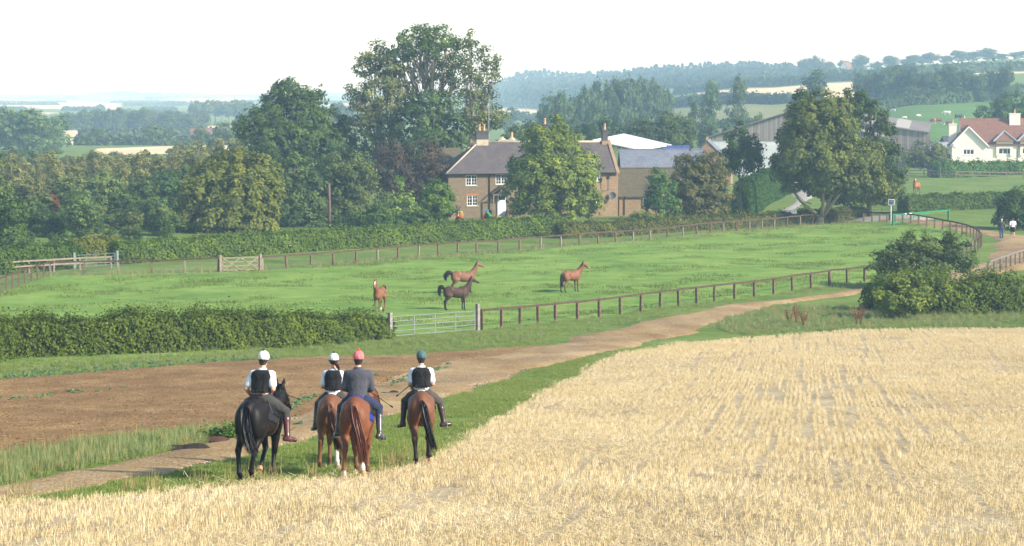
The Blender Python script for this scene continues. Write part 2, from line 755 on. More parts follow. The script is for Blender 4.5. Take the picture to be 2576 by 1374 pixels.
base_ground()
TRACK_UP = [(-260, 1262), (0, 1224), (140, 1192), (300, 1165), (440, 1132), (560, 1108), (640, 1080), (760, 1042), (850, 1002), (1000, 948), (1150, 907), (1330, 880), (1500, 836), (1700, 792), (1850, 766), (2000, 746), (2170, 727), (2300, 702), (2400, 684), (2462, 662), (2500, 640), (2512, 622), (2480, 596), (2400, 576), (2300, 565), (2180, 556)]
TRACK_DN = [(2150, 545), (2300, 551), (2420, 562), (2500, 580), (2600, 600), (2760, 640), (2760, 660), (2600, 672), (2530, 690), (2440, 712), (2330, 725), (2180, 738), (2080, 750), (1960, 768), (1850, 795), (1790, 820), (1740, 838), (1700, 847), (1600, 870), (1500, 893), (1420, 910), (1330, 932), (1200, 978), (1100, 1008), (960, 1055), (760, 1110), (600, 1152), (400, 1194), (130, 1243), (0, 1256), (-260, 1300)]
sheet('paddock', [(-420, 960), (-420, 900), (-200, 806), (0, 742), (125, 692), (550, 684), (655, 680), (1000, 655), (1400, 622), (2100, 562), (2200, 554), (2330, 562), (2430, 585), (2455, 605), (2430, 640), (2190, 708), (1800, 760), (1400, 810), (1215, 830), (985, 848), (600, 885), (0, 925)], M_paddock, 0.006, 1.0, 0)
sheet('bare_soil', [(-420, 1020), (0, 953), (200, 939), (400, 923), (560, 911), (800, 898), (1000, 894), (1150, 884), (1330, 873), (1400, 868), (1330, 882), (1150, 912), (1000, 955), (850, 1010), (760, 1050), (640, 1084), (480, 1082), (380, 1097), (250, 1112), (120, 1138), (0, 1152), (-420, 1235)], M_soil, 0.004, 1.2, 0.0024)
sheet('dirt_track', TRACK_UP + TRACK_DN, M_track, 0.004, 1.8, 0.0030, 45.0)
STUB = [(-420, 1292), (-100, 1272), (0, 1264), (200, 1258), (420, 1238), (600, 1219), (700, 1212), (870, 1200), (960, 1186), (1050, 1168), (1110, 1140), (1200, 1082), (1300, 1026), (1400, 970), (1500, 912), (1570, 890), (1640, 880), (1700, 866), (1860, 853), (2000, 841), (2200, 831), (2576, 823), (3000, 815), (3300, 1100), (3300, 1700), (-420, 1700)]
sheet('stubble_field', STUB, M_straw, 0.005, 1.0, 0.0014)
sheet('driveway', [(1900, 545), (1917, 539), (1960, 530), (1992, 515), (2000, 500), (1982, 485), (1978, 441), (2040, 441), (2060, 470), (2045, 498), (2010, 522), (1975, 545)], M_conc, 0.003, 1.0, 0)
sheet('farm_road', [(2130, 549), (2200, 547), (2330, 546), (2360, 551), (2300, 556), (2160, 558)], M_conc, 0.004, 2.6, 0)
sheet('hill_pasture', [(2180, 300), (2230, 275), (2330, 262), (2560, 243), (3000, 225), (3000, 400), (2620, 396), (2400, 400), (2280, 400), (2180, 380)], M_pasture, 0.012, 1.0, 0)
sheet('pale_meadow', [(1545, 318), (1620, 290), (1700, 270), (1800, 262), (1990, 263), (2000, 285), (1900, 330), (1760, 345), (1600, 345)], M_pale, 0.01, 1.0, 0.003)
WHEAT = [
    [(1690, 243), (1800, 229), (1900, 223), (2010, 215), (2165, 207), (2170, 240), (2100, 253), (2000, 257), (1890, 256), (1870, 250), (1720, 247)],
    [(1240, 259), (1360, 253), (1395, 262), (1350, 286), (1240, 290)],
    [(1200, 297), (1300, 294), (1345, 297), (1330, 303), (1200, 306)],
    [(2090, 199), (2300, 190), (2700, 178), (2700, 183), (2330, 195), (2150, 202)],
    [(100, 330), (300, 325), (470, 318), (640, 316), (640, 330), (500, 343), (330, 346), (100, 344)],
    [(150, 350), (400, 347), (640, 342), (640, 356), (330, 364), (150, 364)],
    [(220, 374), (420, 368), (640, 366), (660, 380), (400, 388), (220, 390)],
    [(-200, 245), (0, 249), (200, 254), (330, 262), (300, 279), (0, 272), (-200, 272)],
    [(330, 259), (480, 262), (600, 259), (600, 266), (480, 269)],
    [(640, 241), (760, 235), (900, 235), (980, 240), (900, 243), (700, 248)],
    [(380, 249), (520, 246), (660, 249), (600, 255), (420, 256)],
    [(-150, 282), (40, 281), (160, 284), (120, 290), (-150, 291)],
    [(800, 262), (960, 258), (1080, 262), (1000, 270), (800, 270)],
]
for p in WHEAT:
    sheet('wheat_field', p, M_wheat, 0.012, 1.0, 0.002, 30)


# ---------------------------------------------------------------- scattering of uncountable ground cover
SRC = bpy.data.collections.new('scatter_sources')


def scatter_group(colname):
    g = bpy.data.node_groups.new('scatter_' + colname, 'GeometryNodeTree')
    g.interface.new_socket('Geometry', in_out='INPUT', socket_type='NodeSocketGeometry')
    g.interface.new_socket('Geometry', in_out='OUTPUT', socket_type='NodeSocketGeometry')
    n = g.nodes
    gi, go = n.new('NodeGroupInput'), n.new('NodeGroupOutput')
    ci = n.new('GeometryNodeCollectionInfo')
    ci.inputs['Collection'].default_value = bpy.data.collections[colname]
    ci.inputs['Separate Children'].default_value = True
    ci.inputs['Reset Children'].default_value = True
    ip = n.new('GeometryNodeInstanceOnPoints')
    ip.inputs['Pick Instance'].default_value = True

    def na(name, ty):
        a = n.new('GeometryNodeInputNamedAttribute')
        a.data_type = ty
        a.inputs['Name'].default_value = name
        return a.outputs['Attribute']
    g.links.new(gi.outputs[0], ip.inputs['Points'])
    g.links.new(ci.outputs[0], ip.inputs['Instance'])
    g.links.new(na('vi', 'INT'), ip.inputs['Instance Index'])
    g.links.new(na('rot', 'FLOAT_VECTOR'), ip.inputs['Rotation'])
    g.links.new(na('sc', 'FLOAT_VECTOR'), ip.inputs['Scale'])
    g.links.new(ip.outputs[0], go.inputs[0])
    return g


def source(colname, meshes, mat):
    c = bpy.data.collections.new(colname)
    for i, me in enumerate(meshes):
        if not me.materials:
            me.materials.append(mat)
        o = bpy.data.objects.new('%s_%02d' % (colname, i), me)
        c.objects.link(o)
    return scatter_group(colname)


def scatter(name, grp, nvar, P, rotz, sc, label, cat, tilt=0.0, vi=None):
    me = bpy.data.meshes.new(name)
    me.vertices.add(len(P))
    me.vertices.foreach_set('co', np.asarray(P, np.float32).ravel())
    a = me.attributes.new('vi', 'INT', 'POINT')
    a.data.foreach_set('value', (rng.integers(0, nvar, len(P)) if vi is None else vi).astype(np.int32))
    rot = np.zeros((len(P), 3), np.float32)
    rot[:, 2] = rotz
    if tilt:
        rot[:, :2] = rng.normal(0, tilt, (len(P), 2))
    a = me.attributes.new('rot', 'FLOAT_VECTOR', 'POINT')
    a.data.foreach_set('vector', rot.ravel())
    sc = np.asarray(sc, np.float32)
    if sc.ndim == 1:
        sc = np.repeat(sc[:, None], 3, 1)
    a = me.attributes.new('sc', 'FLOAT_VECTOR', 'POINT')
    a.data.foreach_set('vector', np.ascontiguousarray(sc).ravel())
    o = add(name, me)
    m = o.modifiers.new('scatter', 'NODES')
    m.node_group = grp
    return tag(o, label, cat, kind='stuff')


def blades(n, ext, hlo, hhi, wid, lean, seed, seg=1, flat=False):
    """n thin blades in a patch; one quad or a bent pair of quads each"""
    g = np.random.default_rng(seed)
    p = np.stack([g.uniform(-ext[0], ext[0], n), g.uniform(-ext[1], ext[1], n), np.zeros(n)], 1)
    if flat:
        p[:, 2] = g.uniform(0.0, 0.07, n)
    h = g.uniform(hlo, hhi, n)
    th = g.uniform(0, 2 * np.pi, n)
    ph = g.uniform(0, 2 * np.pi, n)
    ln = np.abs(g.normal(0, lean, n)) if not flat else g.uniform(1.2, 1.6, n)
    d = np.stack([np.sin(ln) * np.cos(th), np.sin(ln) * np.sin(th), np.cos(ln)], 1)
    wv = np.stack([np.cos(ph), np.sin(ph), np.zeros(n)], 1) * (wid * g.uniform(0.7, 1.3, n) / 2)[:, None]
    t = g.uniform(0, 1, n)
    if seg == 1:
        tip = p + d * h[:, None]
        V = np.stack([p - wv, p + wv, tip + wv * 0.55, tip - wv * 0.55], 1).reshape(-1, 3)
        F = np.arange(4 * n).reshape(n, 4)
        T = np.repeat(t, 4)
    else:
        mid = p + (d * 0.6 + np.array((0, 0, 0.4))) * (h * 0.55)[:, None]
        tip = mid + d * (h * 0.55)[:, None] - np.array((0, 0, 1)) * (h * 0.12 * ln)[:, None]
        V = np.stack([p - wv, p + wv, mid + wv * 0.8, mid - wv * 0.8, tip], 1).reshape(-1, 3)
        b = np.arange(n)[:, None] * 5
        F = [b + np.array([0, 1, 2, 3]), b + np.array([3, 2, 4])]
        T = np.repeat(t, 5)
    return mesh_np('blades', V, F, {'tint': T})


def inpoly(X, Y, P, margin=0.0):
    s, _ = poly_sd(np.stack([X / Y, np.log(Y)], 1), P)
    return s > margin, s


def pts_in(pxpts, dens, seed=0, P=None, power=None):
    """random ground points inside an outline, dens per square metre"""
    g = np.random.default_rng(seed + 100)
    if P is None:
        P = px_poly(pxpts)
    lo, hi = P.min(0), P.max(0)
    # area by integration in (a, ln y): dA = y^2 da dl
    n0 = 20000
    q = g.uniform(lo, hi, (n0, 2))
    y2 = np.exp(2 * q[:, 1])
    s, _ = poly_sd(q, P)
    area = (y2 * (s > 0)).mean() * np.prod(hi - lo)
    want = int(area * dens)
    out = []
    got = 0
    ymax = np.exp(2 * hi[1])
    while got < want:
        q = g.uniform(lo, hi, (max(4000, want * 2), 2))
        q = q[g.uniform(0, ymax, len(q)) < np.exp(2 * q[:, 1])]
        s, _ = poly_sd(q, P)
        q = q[s > 0]
        out.append(q)
        got += len(q)
    q = np.concatenate(out)[:want]
    y = np.exp(q[:, 1])
    x = q[:, 0] * y
    return np.stack([x, y, H(x, y) + 0.0003 * y], 1)


def leafmat_simple(name, stops, trans=0.25, nscale=0.5, namp=0.5, rough=0.7):
    N = NT(name)
    t = N.attr('tint')
    oi = N.n('ShaderNodeObjectInfo')
    t = N.math('ADD', N.math('MULTIPLY', t, 0.55), N.math('MULTIPLY', oi.outputs['Random'], 0.3))
    n1 = N.noise(nscale, N.pos(), 3)
    t = N.math('ADD', t, N.math('MULTIPLY', N.math('SUBTRACT', n1, 0.42), namp), True)
    c = N.ramp(t, stops)
    N.col(c)
    N.set(Roughness=rough)
    N.b.inputs['Specular IOR Level'].default_value = 0.2
    tr = N.n('ShaderNodeBsdfTranslucent')
    N.l(c, tr.inputs['Color'])
    ms = N.n('ShaderNodeMixShader')
    ms.inputs[0].default_value = trans
    N.l(N.b.outputs[0], ms.inputs[1])
    N.l(tr.outputs[0], ms.inputs[2])
    N.l(ms.outputs[0], N.out.inputs['Surface'])
    return N.m


M_stalk = leafmat_simple('straw_stalk', [(0.0, (0.40, 0.29, 0.135)), (0.3, (0.59, 0.465, 0.24)), (0.65, (0.73, 0.605, 0.36)), (1.0, (0.83, 0.75, 0.56))], 0.2, 0.25, 0.5)
M_gshort = leafmat_simple('short_grass_blade', [(0.0, (0.13, 0.19, 0.04)), (0.5, (0.21, 0.27, 0.06)), (0.8, (0.30, 0.33, 0.10)), (1.0, (0.45, 0.41, 0.20))], 0.3)
M_glong = leafmat_simple('long_grass_blade', [(0.0, (0.13, 0.18, 0.06)), (0.5, (0.23, 0.28, 0.10)), (0.8, (0.34, 0.37, 0.17)), (1.0, (0.48, 0.44, 0.24))], 0.3)
M_gdry = leafmat_simple('dry_grass_blade', [(0.0, (0.20, 0.17, 0.06)), (0.5, (0.36, 0.30, 0.12)), (1.0, (0.55, 0.45, 0.22))], 0.3)
M_weed = leafmat_simple('weed_leaf', [(0.0, (0.09, 0.17, 0.07)), (0.5, (0.15, 0.26, 0.12)), (1.0, (0.24, 0.36, 0.17))], 0.3)
M_dock = leafmat_simple('dock_seed_stalk', [(0.0, (0.14, 0.05, 0.025)), (1.0, (0.30, 0.11, 0.05))], 0.1)

G_stub = source('stubble_row', [blades(40, (0.040, 0.27), 0.045, 0.12, 0.007, 0.22, 20 + i) for i in range(6)] + [blades(40, (0.085, 0.27), 0.03, 0.11, 0.007, 0.32, 120 + i) for i in range(6)], M_stalk)
G_straw = source('loose_straw', [blades(60, (0.5, 0.5), 0.06, 0.20, 0.008, 0.2, 30 + i, flat=True) for i in range(4)], M_stalk)
G_short = source('short_grass', [blades(44, (0.16, 0.16), 0.04, 0.11, 0.011, 0.5, 40 + i, 2) for i in range(5)], M_gshort)
G_long = source('long_grass', [blades(40, (0.14, 0.14), 0.18, 0.48, 0.012, 0.45, 50 + i, 2) for i in range(5)], M_glong)
G_dry = source('dry_grass', [blades(24, (0.12, 0.12), 0.2, 0.55, 0.009, 0.4, 60 + i, 2) for i in range(4)], M_gdry)
M_gtuss = leafmat_simple('tussock_blade', [(0.0, (0.10, 0.165, 0.035)), (0.5, (0.17, 0.235, 0.05)), (1.0, (0.30, 0.34, 0.10))], 0.35)
G_tuss = source('grass_tussock', [blades(80, (0.55, 0.4), 0.04, 0.13, 0.03, 0.75, 70 + i, 2) for i in range(5)], M_gtuss)


def weedmesh(seed, n=26, r=0.16, h=0.16, leaf=0.07):
    g = np.random.default_rng(seed)
    c = np.stack([g.normal(0, r * 0.6, n), g.normal(0, r * 0.6, n), g.uniform(0.01, h, n)], 1)
    nrm = g.normal(0, 0.6, (n, 3)) + np.array((0, 0, 1.0))
    return leaf_quads(c, nrm, leaf * g.uniform(0.6, 1.3, n), g.uniform(0, 1, n), g)


def leaf_quads(c, nrm, size, tint, g, aspect=0.62, name='leaves'):
    n = len(c)
    nrm = nrm / (np.linalg.norm(nrm, axis=1, keepdims=True) + 1e-9)
    t = g.normal(0, 1, (n, 3))
    t -= nrm * (t * nrm).sum(1, keepdims=True)
    t /= np.linalg.norm(t, axis=1, keepdims=True) + 1e-9
    b = np.cross(nrm, t)
    s = np.asarray(size)[:, None]
    V = np.stack([c - t * s, c + b * s * aspect - t * s * 0.1, c + t * s, c - b * s * aspect - t * s * 0.1], 1).reshape(-1, 3)
    F = np.arange(4 * n).reshape(n, 4)
    return mesh_np(name, V, F, {'tint': np.repeat(tint, 4)})


G_weed = source('weed', [weedmesh(80 + i) for i in range(4)], M_weed)


def lay_stubble():
    P = POLY['stubble_field']
    d = np.array((0.14, 1.0))
    d /= np.linalg.norm(d)
    nrm = np.array((d[1], -d[0]))
    sp = 0.145
    rows = np.arange(-70, 70, sp)
    ss = np.arange(24, 121, 0.5)
    RR, S = np.meshgrid(rows, ss)
    RR = RR + rng.normal(0, 0.016, RR.shape) 
    S = S + rng.uniform(-0.06, 0.06, S.shape) + rng.uniform(-0.25, 0.25, (1, S.shape[1]))
    X = (RR * nrm[0] + S * d[0]).ravel()
    Y = (RR * nrm[1] + S * d[1]).ravel()
    # some drills run thin for a few metres, which is what shows as lines
    ri = np.arange(len(rows))[None, :] + 0 * S.astype(int)
    si = ((S + 37.0 * np.sin(ri * 12.9)) / 7.0).astype(int)
    hsh = np.mod(np.sin(ri * 78.233 + si * 12.9898) * 43758.5453, 1.0)
    a_ = (RR * nrm[0] + S * d[0]) / np.maximum(RR * nrm[1] + S * d[1], 1)
    zn_ = np.exp(-((a_ - 0.135) / 0.05)**2) * np.exp(-((S - 66) / 20)**2) + 0.5 * np.exp(-((a_ - 0.2) / 0.03)**2) * np.exp(-((S - 52) / 14)**2)
    miss = (hsh < 0.06 + 0.22 * zn_).ravel()
    m = (Y > 23) & (Y < 120) & (np.abs(X) < 0.36 * Y + 3) & ~miss
    X, Y = X[m], Y[m]
    ok, s = inpoly(X, Y, P)
    # worn and thin places
    f = np.sin(X * 0.7 + 0.4 * np.sin(Y * 0.3)) * np.sin(Y * 0.33 + X * 0.21) + 0.5 * np.sin(X * 1.9 - Y * 0.8)
    thin = (f > 0.95) & (rng.uniform(0, 1, len(X)) < 0.55)
    # two wheelings run across the rows
    wl = np.abs((Y - 62.5 - 0.06 * X + 0.4 * np.sin(X * 0.5))) < 0.22
    wl |= np.abs((Y - 49.2 + 0.10 * X + 0.5 * np.sin(X * 0.4))) < 0.2
    ok &= ~thin & ~(wl & (rng.uniform(0, 1, len(X)) < 0.9))
    X, Y = X[ok], Y[ok]
    jx = rng.normal(0, 0.012, len(X))
    X, Y = X + jx * nrm[0], Y + jx * nrm[1]
    ang = math.atan2(-d[0], d[1]) + rng.normal(0, 0.05, len(X)) + np.pi * rng.integers(0, 2, len(X))
    sc = np.stack([rng.uniform(0.8, 1.2, len(X)), rng.uniform(0.85, 1.2, len(X)), rng.uniform(0.7, 1.3, len(X)) * (1 + 0.25 * np.sin(X * 0.5 + 1) * np.sin(Y * 0.37)) * np.interp(Y, [27, 40], [0.95, 0.95])], 1)
    zone = (np.exp(-((X / Y - 0.135) / 0.045)**2) * np.exp(-((Y - 64) / 18)**2) + 0.55 * np.exp(-((X / Y - 0.185) / 0.03)**2) * np.exp(-((Y - 52) / 14)**2) + 0.28)
    vi = rng.integers(0, 6, len(X)) + np.where(rng.uniform(0, 1, len(X)) < zone * 1.2, 0, 6)
    scatter('stubble', G_stub, 6, np.stack([X, Y, H(X, Y) + 0.0004 * Y], 1), ang, sc, 'cut golden straw stubble standing in rows across the field', 'stubble', vi=vi)
    q = pts_in(None, 3.6, 3, P=P)
    f = np.sin(q[:, 0] * 0.45 + 1) * np.sin(q[:, 1] * 0.28 + q[:, 0] * 0.1) + 0.6 * np.sin(q[:, 0] * 1.1 + q[:, 1] * 0.7)
    k = (q[:, 1] < 118) & (np.abs(q[:, 0]) < 0.36 * q[:, 1]) & (f + rng.normal(0, 0.5, len(q)) + np.where(np.abs(q[:, 0] / q[:, 1] - 0.14) < 0.055, -0.9, 0.0) > 0.0)
    k &= ~((np.abs(q[:, 1] - 62.5 - 0.06 * q[:, 0] + 0.4 * np.sin(q[:, 0] * 0.5)) < 0.5) | (np.abs(q[:, 1] - 49.2 + 0.10 * q[:, 0] + 0.5 * np.sin(q[:, 0] * 0.4)) < 0.45))
    q = q[k]
    scatter('loose_straw', G_straw, 4, q + np.array((0, 0, 0.02)), rng.uniform(0, 6.28, len(q)), rng.uniform(0.8, 1.4, len(q)), 'loose pale straw lying scattered over the stubble', 'straw')


lay_stubble()


def lay(name, grp, nvar, outlines, dens, label, cat, slo=0.8, shi=1.3, seed=0, keep=None):
    qs = [pts_in(o, d_, seed + i) for i, (o, d_) in enumerate(zip(outlines, dens))]
    q = np.concatenate(qs)
    if keep is not None:
        q = q[keep(q)]
    s = rng.uniform(slo, shi, len(q))
    return scatter(name, grp, nvar, q, rng.uniform(0, 6.28, len(q)), s, label, cat)


V_TRACK = [(960, 1058), (1100, 1012), (1330, 935), (1500, 896), (1560, 884), (1500, 915), (1400, 972), (1200, 1085), (1110, 1142), (1050, 1170), (960, 1190), (870, 1202), (700, 1214), (600, 1221), (420, 1240), (200, 1262), (-100, 1275), (-100, 1262), (130, 1246), (400, 1197), (600, 1156), (760, 1113)]
V_LEFT = [(-300, 1225), (0, 1150), (120, 1134), (250, 1110), (380, 1094), (480, 1080), (600, 1082), (600, 1096), (560, 1108), (440, 1132), (300, 1165), (140, 1192), (0, 1224), (-300, 1268)]
V_HEDGE = [(-400, 985), (0, 905), (400, 880), (700, 878), (985, 852), (1215, 832), (1330, 848), (1400, 866), (1330, 873), (1150, 884), (1000, 894), (800, 898), (560, 911), (400, 923), (0, 953), (-400, 1016)]
V_FENCE = [(1215, 829), (1400, 808), (1800, 757), (2170, 708), (2190, 722), (2000, 744), (1850, 764), (1700, 790), (1500, 834), (1330, 872)]
V_BUSH = [(1780, 823), (1800, 812), (1860, 792), (1970, 768), (2200, 775), (2700, 780), (2700, 818), (2576, 822), (2200, 829), (2000, 838), (1860, 846)]
V_FARF = [(60, 700), (125, 690), (550, 678), (655, 675), (1000, 649), (1400, 615), (1800, 583), (2100, 557), (2200, 560), (2100, 574), (1800, 598), (1400, 630), (1000, 663), (655, 690), (550, 693), (125, 703)]
V_PAD = [(-300, 860), (0, 745), (125, 697), (655, 684), (1400, 626), (2100, 568), (2330, 568), (2430, 590), (2430, 640), (2190, 706), (1800, 757), (1400, 806), (985, 846), (600, 880), (0, 915)]
lay('verge_grass', G_short, 5, [V_TRACK, V_LEFT, V_HEDGE, V_FENCE, V_BUSH], [36, 30, 14, 9, 7], 'short green grass along the verges of the dirt track', 'grass', 0.45, 0.9, 1, keep=lambda q: (np.sin(q[:, 0] * 1.1 + 0.7 * np.sin(q[:, 1] * 0.8)) * np.sin(q[:, 1] * 0.9 + q[:, 0] * 0.4) + rng.normal(0, 0.45, len(q))) > -0.45)
lay('rank_grass', G_long, 5, [V_LEFT, V_HEDGE, V_FENCE, V_BUSH, V_FARF], [15, 2.0, 1.2, 6, 1.4], 'long pale green grass on the banks and field edges', 'grass', 0.3, 0.75, 2)
lay('dry_grass', G_dry, 4, [V_LEFT, [(-100, 1250), (420, 1222), (700, 1200), (870, 1188), (960, 1176), (1110, 1128), (1110, 1142), (960, 1190), (700, 1214), (420, 1242), (-100, 1276)], V_FARF, V_BUSH], [1.2, 3.0, 0.9, 0.8], 'straw coloured dry grass at the field edges', 'dry grass', 0.5, 1.0, 3)
lay('paddock_tussocks', G_tuss, 5, [V_PAD], [0.8], 'low grass tussocks growing all over the paddock', 'grass', 0.8, 2.0, 4,
    keep=lambda q: (np.sin(q[:, 0] * 0.23 + 0.8 * np.sin(q[:, 1] * 0.21)) * np.sin(q[:, 1] * 0.35 + q[:, 0] * 0.08) + 0.6 * np.sin(q[:, 0] * 0.9 - q[:, 1] * 0.6) + rng.normal(0, 0.4, len(q))) > 0.35)
W_SOIL = [[(0, 1004), (200, 985), (320, 976), (320, 982), (200, 993), (0, 1014)], [(700, 1030), (800, 985), (880, 955), (960, 938), (960, 945), (880, 966), (800, 1000), (720, 1042)], [(960, 975), (1060, 935), (1130, 918), (1130, 928), (1060, 950), (970, 985)], [(0, 940), (400, 912), (700, 898), (700, 906), (400, 926), (0, 960)], [(690, 1100), (780, 1050), (800, 1055), (720, 1110)]]
lay('weeds', G_weed, 4, W_SOIL, [3, 5, 7, 3, 3], 'bluish green weeds sprouting in streaks on the bare soil', 'weeds', 0.3, 0.8, 5)
lay('soil_litter', G_straw, 4, [[(-300, 1000), (0, 956), (560, 914), (1000, 896), (1330, 876), (1000, 950), (760, 1045), (480, 1080), (0, 1150), (-300, 1200)]], [0.7], 'bits of old straw lying on the bare brown soil', 'straw', 0.35, 0.7, 6)


def stonemesh(seed, r=0.03):
    g = np.random.default_rng(seed)
    v = np.array([(1, 0, 0), (-1, 0, 0), (0, 1, 0), (0, -1, 0), (0, 0, 0.7), (0, 0, -0.5), (0.6, 0.6, 0.4), (-0.6, -0.6, 0.35)], float)
    v = v * r * g.uniform(0.6, 1.3, v.shape)
    bm = bmesh.new()
    for p in v:
        bm.verts.new(p)
    bmesh.ops.convex_hull(bm, input=bm.verts)
    me = bpy.data.meshes.new('stone')
    bm.to_mesh(me)
    bm.free()
    a = me.attributes.new('tint', 'FLOAT', 'POINT')
    a.data.foreach_set('value', np.full(len(me.vertices), g.uniform(0, 1), np.float32))
    return me


M_clod = leafmat_simple('soil_clod', [(0.0, (0.085, 0.048, 0.018)), (0.5, (0.18, 0.108, 0.042)), (1.0, (0.31, 0.21, 0.10))], 0.0, 0.4, 0.5, 0.95)
M_grav = leafmat_simple('gravel_stone', [(0.0, (0.14, 0.10, 0.075)), (0.5, (0.32, 0.235, 0.155)), (1.0, (0.56, 0.47, 0.36))], 0.0, 0.4, 0.4, 0.9)
G_clod = source('soil_clod', [stonemesh(400 + i, 0.06) for i in range(5)], M_clod)
G_grav = source('gravel', [stonemesh(410 + i, 0.032) for i in range(5)], M_grav)
SOILP = [(-300, 1000), (0, 956), (560, 914), (1000, 896), (1330, 876), (1150, 908), (1000, 952), (760, 1047), (480, 1082), (0, 1152), (-300, 1210)]
lay('soil_clods', G_clod, 5, [SOILP], [26], 'small clods of earth covering the bare brown soil', 'soil clods', 0.4, 1.3, 7)
TRK1 = [(-200, 1256), (0, 1226), (300, 1168), (560, 1112), (760, 1046), (1000, 952), (1150, 910), (1330, 884), (1330, 930), (1100, 1006), (960, 1053), (760, 1108), (600, 1150), (400, 1192), (0, 1254), (-200, 1284)]
lay('track_gravel', G_grav, 5, [TRK1, [(1330, 884), (1500, 840), (1850, 770), (2170, 730), (1960, 766), (1790, 818), (1600, 868), (1330, 930)]], [60, 8], 'loose stones and gravel on the dirt track', 'gravel', 0.4, 1.3, 8)

# ---------------------------------------------------------------- soft-bodied figures: blended round shapes -> one skin
def surface_nets(f, lo, h):
    """one closed quad mesh where the sampled field crosses zero"""
    s = f < 0
    nx, ny, nz = f.shape
    c = np.zeros((nx - 1, ny - 1, nz - 1), np.int8)
    for dx in (0, 1):
        for dy in (0, 1):
            for dz in (0, 1):
                c += s[dx:nx - 1 + dx, dy:ny - 1 + dy, dz:nz - 1 + dz]
    act = (c > 0) & (c < 8)
    ids = -np.ones(act.shape, np.int64)
    I = np.argwhere(act)
    ids[act] = np.arange(len(I))
    acc = np.zeros((len(I), 3))
    cnt = np.zeros(len(I))
    corners = [(a, b, d) for a in (0, 1) for b in (0, 1) for d in (0, 1)]
    fv = {k: f[I[:, 0] + k[0], I[:, 1] + k[1], I[:, 2] + k[2]] for k in corners}
    for k in corners:
        for ax in range(3):
            if k[ax] == 0:
                k2 = list(k)
                k2[ax] = 1
                k2 = tuple(k2)
                a, b = fv[k], fv[k2]
                m = (a < 0) != (b < 0)
                t = np.where(m, a / np.where(m, a - b, 1), 0)
                p = np.repeat(np.array(k, float)[None], len(I), 0)
                p[:, ax] += t
                acc[m] += p[m]
                cnt[m] += 1
    V = lo + h * (I + acc / np.maximum(cnt, 1)[:, None])
    F = []
    for ax in range(3):
        o1, o2 = [(1, 2), (2, 0), (0, 1)][ax]
        sl0 = [slice(None)] * 3
        sl1 = [slice(None)] * 3
        sl0[ax] = slice(0, -1)
        sl1[ax] = slice(1, None)
        A, B = s[tuple(sl0)], s[tuple(sl1)]
        E = np.argwhere(A != B)
        E = E[(E[:, o1] > 0) & (E[:, o2] > 0) & (E[:, o1] < f.shape[o1] - 1) & (E[:, o2] < f.shape[o2] - 1)]
        flip = A[E[:, 0], E[:, 1], E[:, 2]]

        def cell(d1, d2):
            q = E.copy()
            q[:, o1] -= d1
            q[:, o2] -= d2
            return ids[q[:, 0], q[:, 1], q[:, 2]]
        q = np.stack([cell(1, 1), cell(0, 1), cell(0, 0), cell(1, 0)], 1)
        q[~flip] = q[~flip][:, ::-1]
        F.append(q)
    return V, np.concatenate(F)


def cone(a, ra, b, rb, k=None):
    return ('c', np.array(a, float), ra, np.array(b, float), rb, k)


def ell(c, r, k=None, rot=None):
    return ('e', np.array(c, float), np.array(r, float), rot, k)


def sdf_eval(prims, lo, hi, h, inflate=0.0, k0=0.05):
    n = np.ceil((hi - lo) / h).astype(int) + 1
    f = np.full(n, 1.0)
    for p in prims:
        if p[0] == 'c':
            _, a, ra, b, rb, k = p
            mn = np.minimum(a - ra, b - rb)
            mx = np.maximum(a + ra, b + rb)
        else:
            _, c, r, rot, k = p
            rr = r if rot is None else np.full(3, r.max())
            mn, mx = c - rr, c + rr
        k = k0 if k is None else k
        pad = inflate + k * 1.5 + 2 * h
        i0 = np.clip(np.floor((mn - pad - lo) / h).astype(int), 0, n - 1)
        i1 = np.clip(np.ceil((mx + pad - lo) / h).astype(int) + 1, 1, n)
        if np.any(i1 <= i0):
            continue
        X, Y, Z = np.meshgrid(*[lo[j] + h * np.arange(i0[j], i1[j]) for j in range(3)], indexing='ij')
        if p[0] == 'c':
            ab = b - a
            L2 = ab @ ab + 1e-12
            t = np.clip(((X - a[0]) * ab[0] + (Y - a[1]) * ab[1] + (Z - a[2]) * ab[2]) / L2, 0, 1)
            d = np.sqrt((X - a[0] - t * ab[0])**2 + (Y - a[1] - t * ab[1])**2 + (Z - a[2] - t * ab[2])**2) - (ra + (rb - ra) * t)
        else:
            qx, qy, qz = X - c[0], Y - c[1], Z - c[2]
            if rot is not None:
                M = np.array(rot)
                qx, qy, qz = (M[0, 0] * qx + M[1, 0] * qy + M[2, 0] * qz, M[0, 1] * qx + M[1, 1] * qy + M[2, 1] * qz, M[0, 2] * qx + M[1, 2] * qy + M[2, 2] * qz)
            k0_ = np.sqrt((qx / r[0])**2 + (qy / r[1])**2 + (qz / r[2])**2)
            k1_ = np.sqrt((qx / r[0]**2)**2 + (qy / r[1]**2)**2 + (qz / r[2]**2)**2)
            d = k0_ * (k0_ - 1) / (k1_ + 1e-9)
            d = np.where(k0_ < 1e-3, -r.min(), d)
        d = d - inflate
        sl = tuple(slice(i0[j], i1[j]) for j in range(3))
        g = f[sl]
        hh = np.clip(0.5 + 0.5 * (d - g) / k, 0, 1)
        f[sl] = d * (1 - hh) + g * hh - k * hh * (1 - hh)
    return f


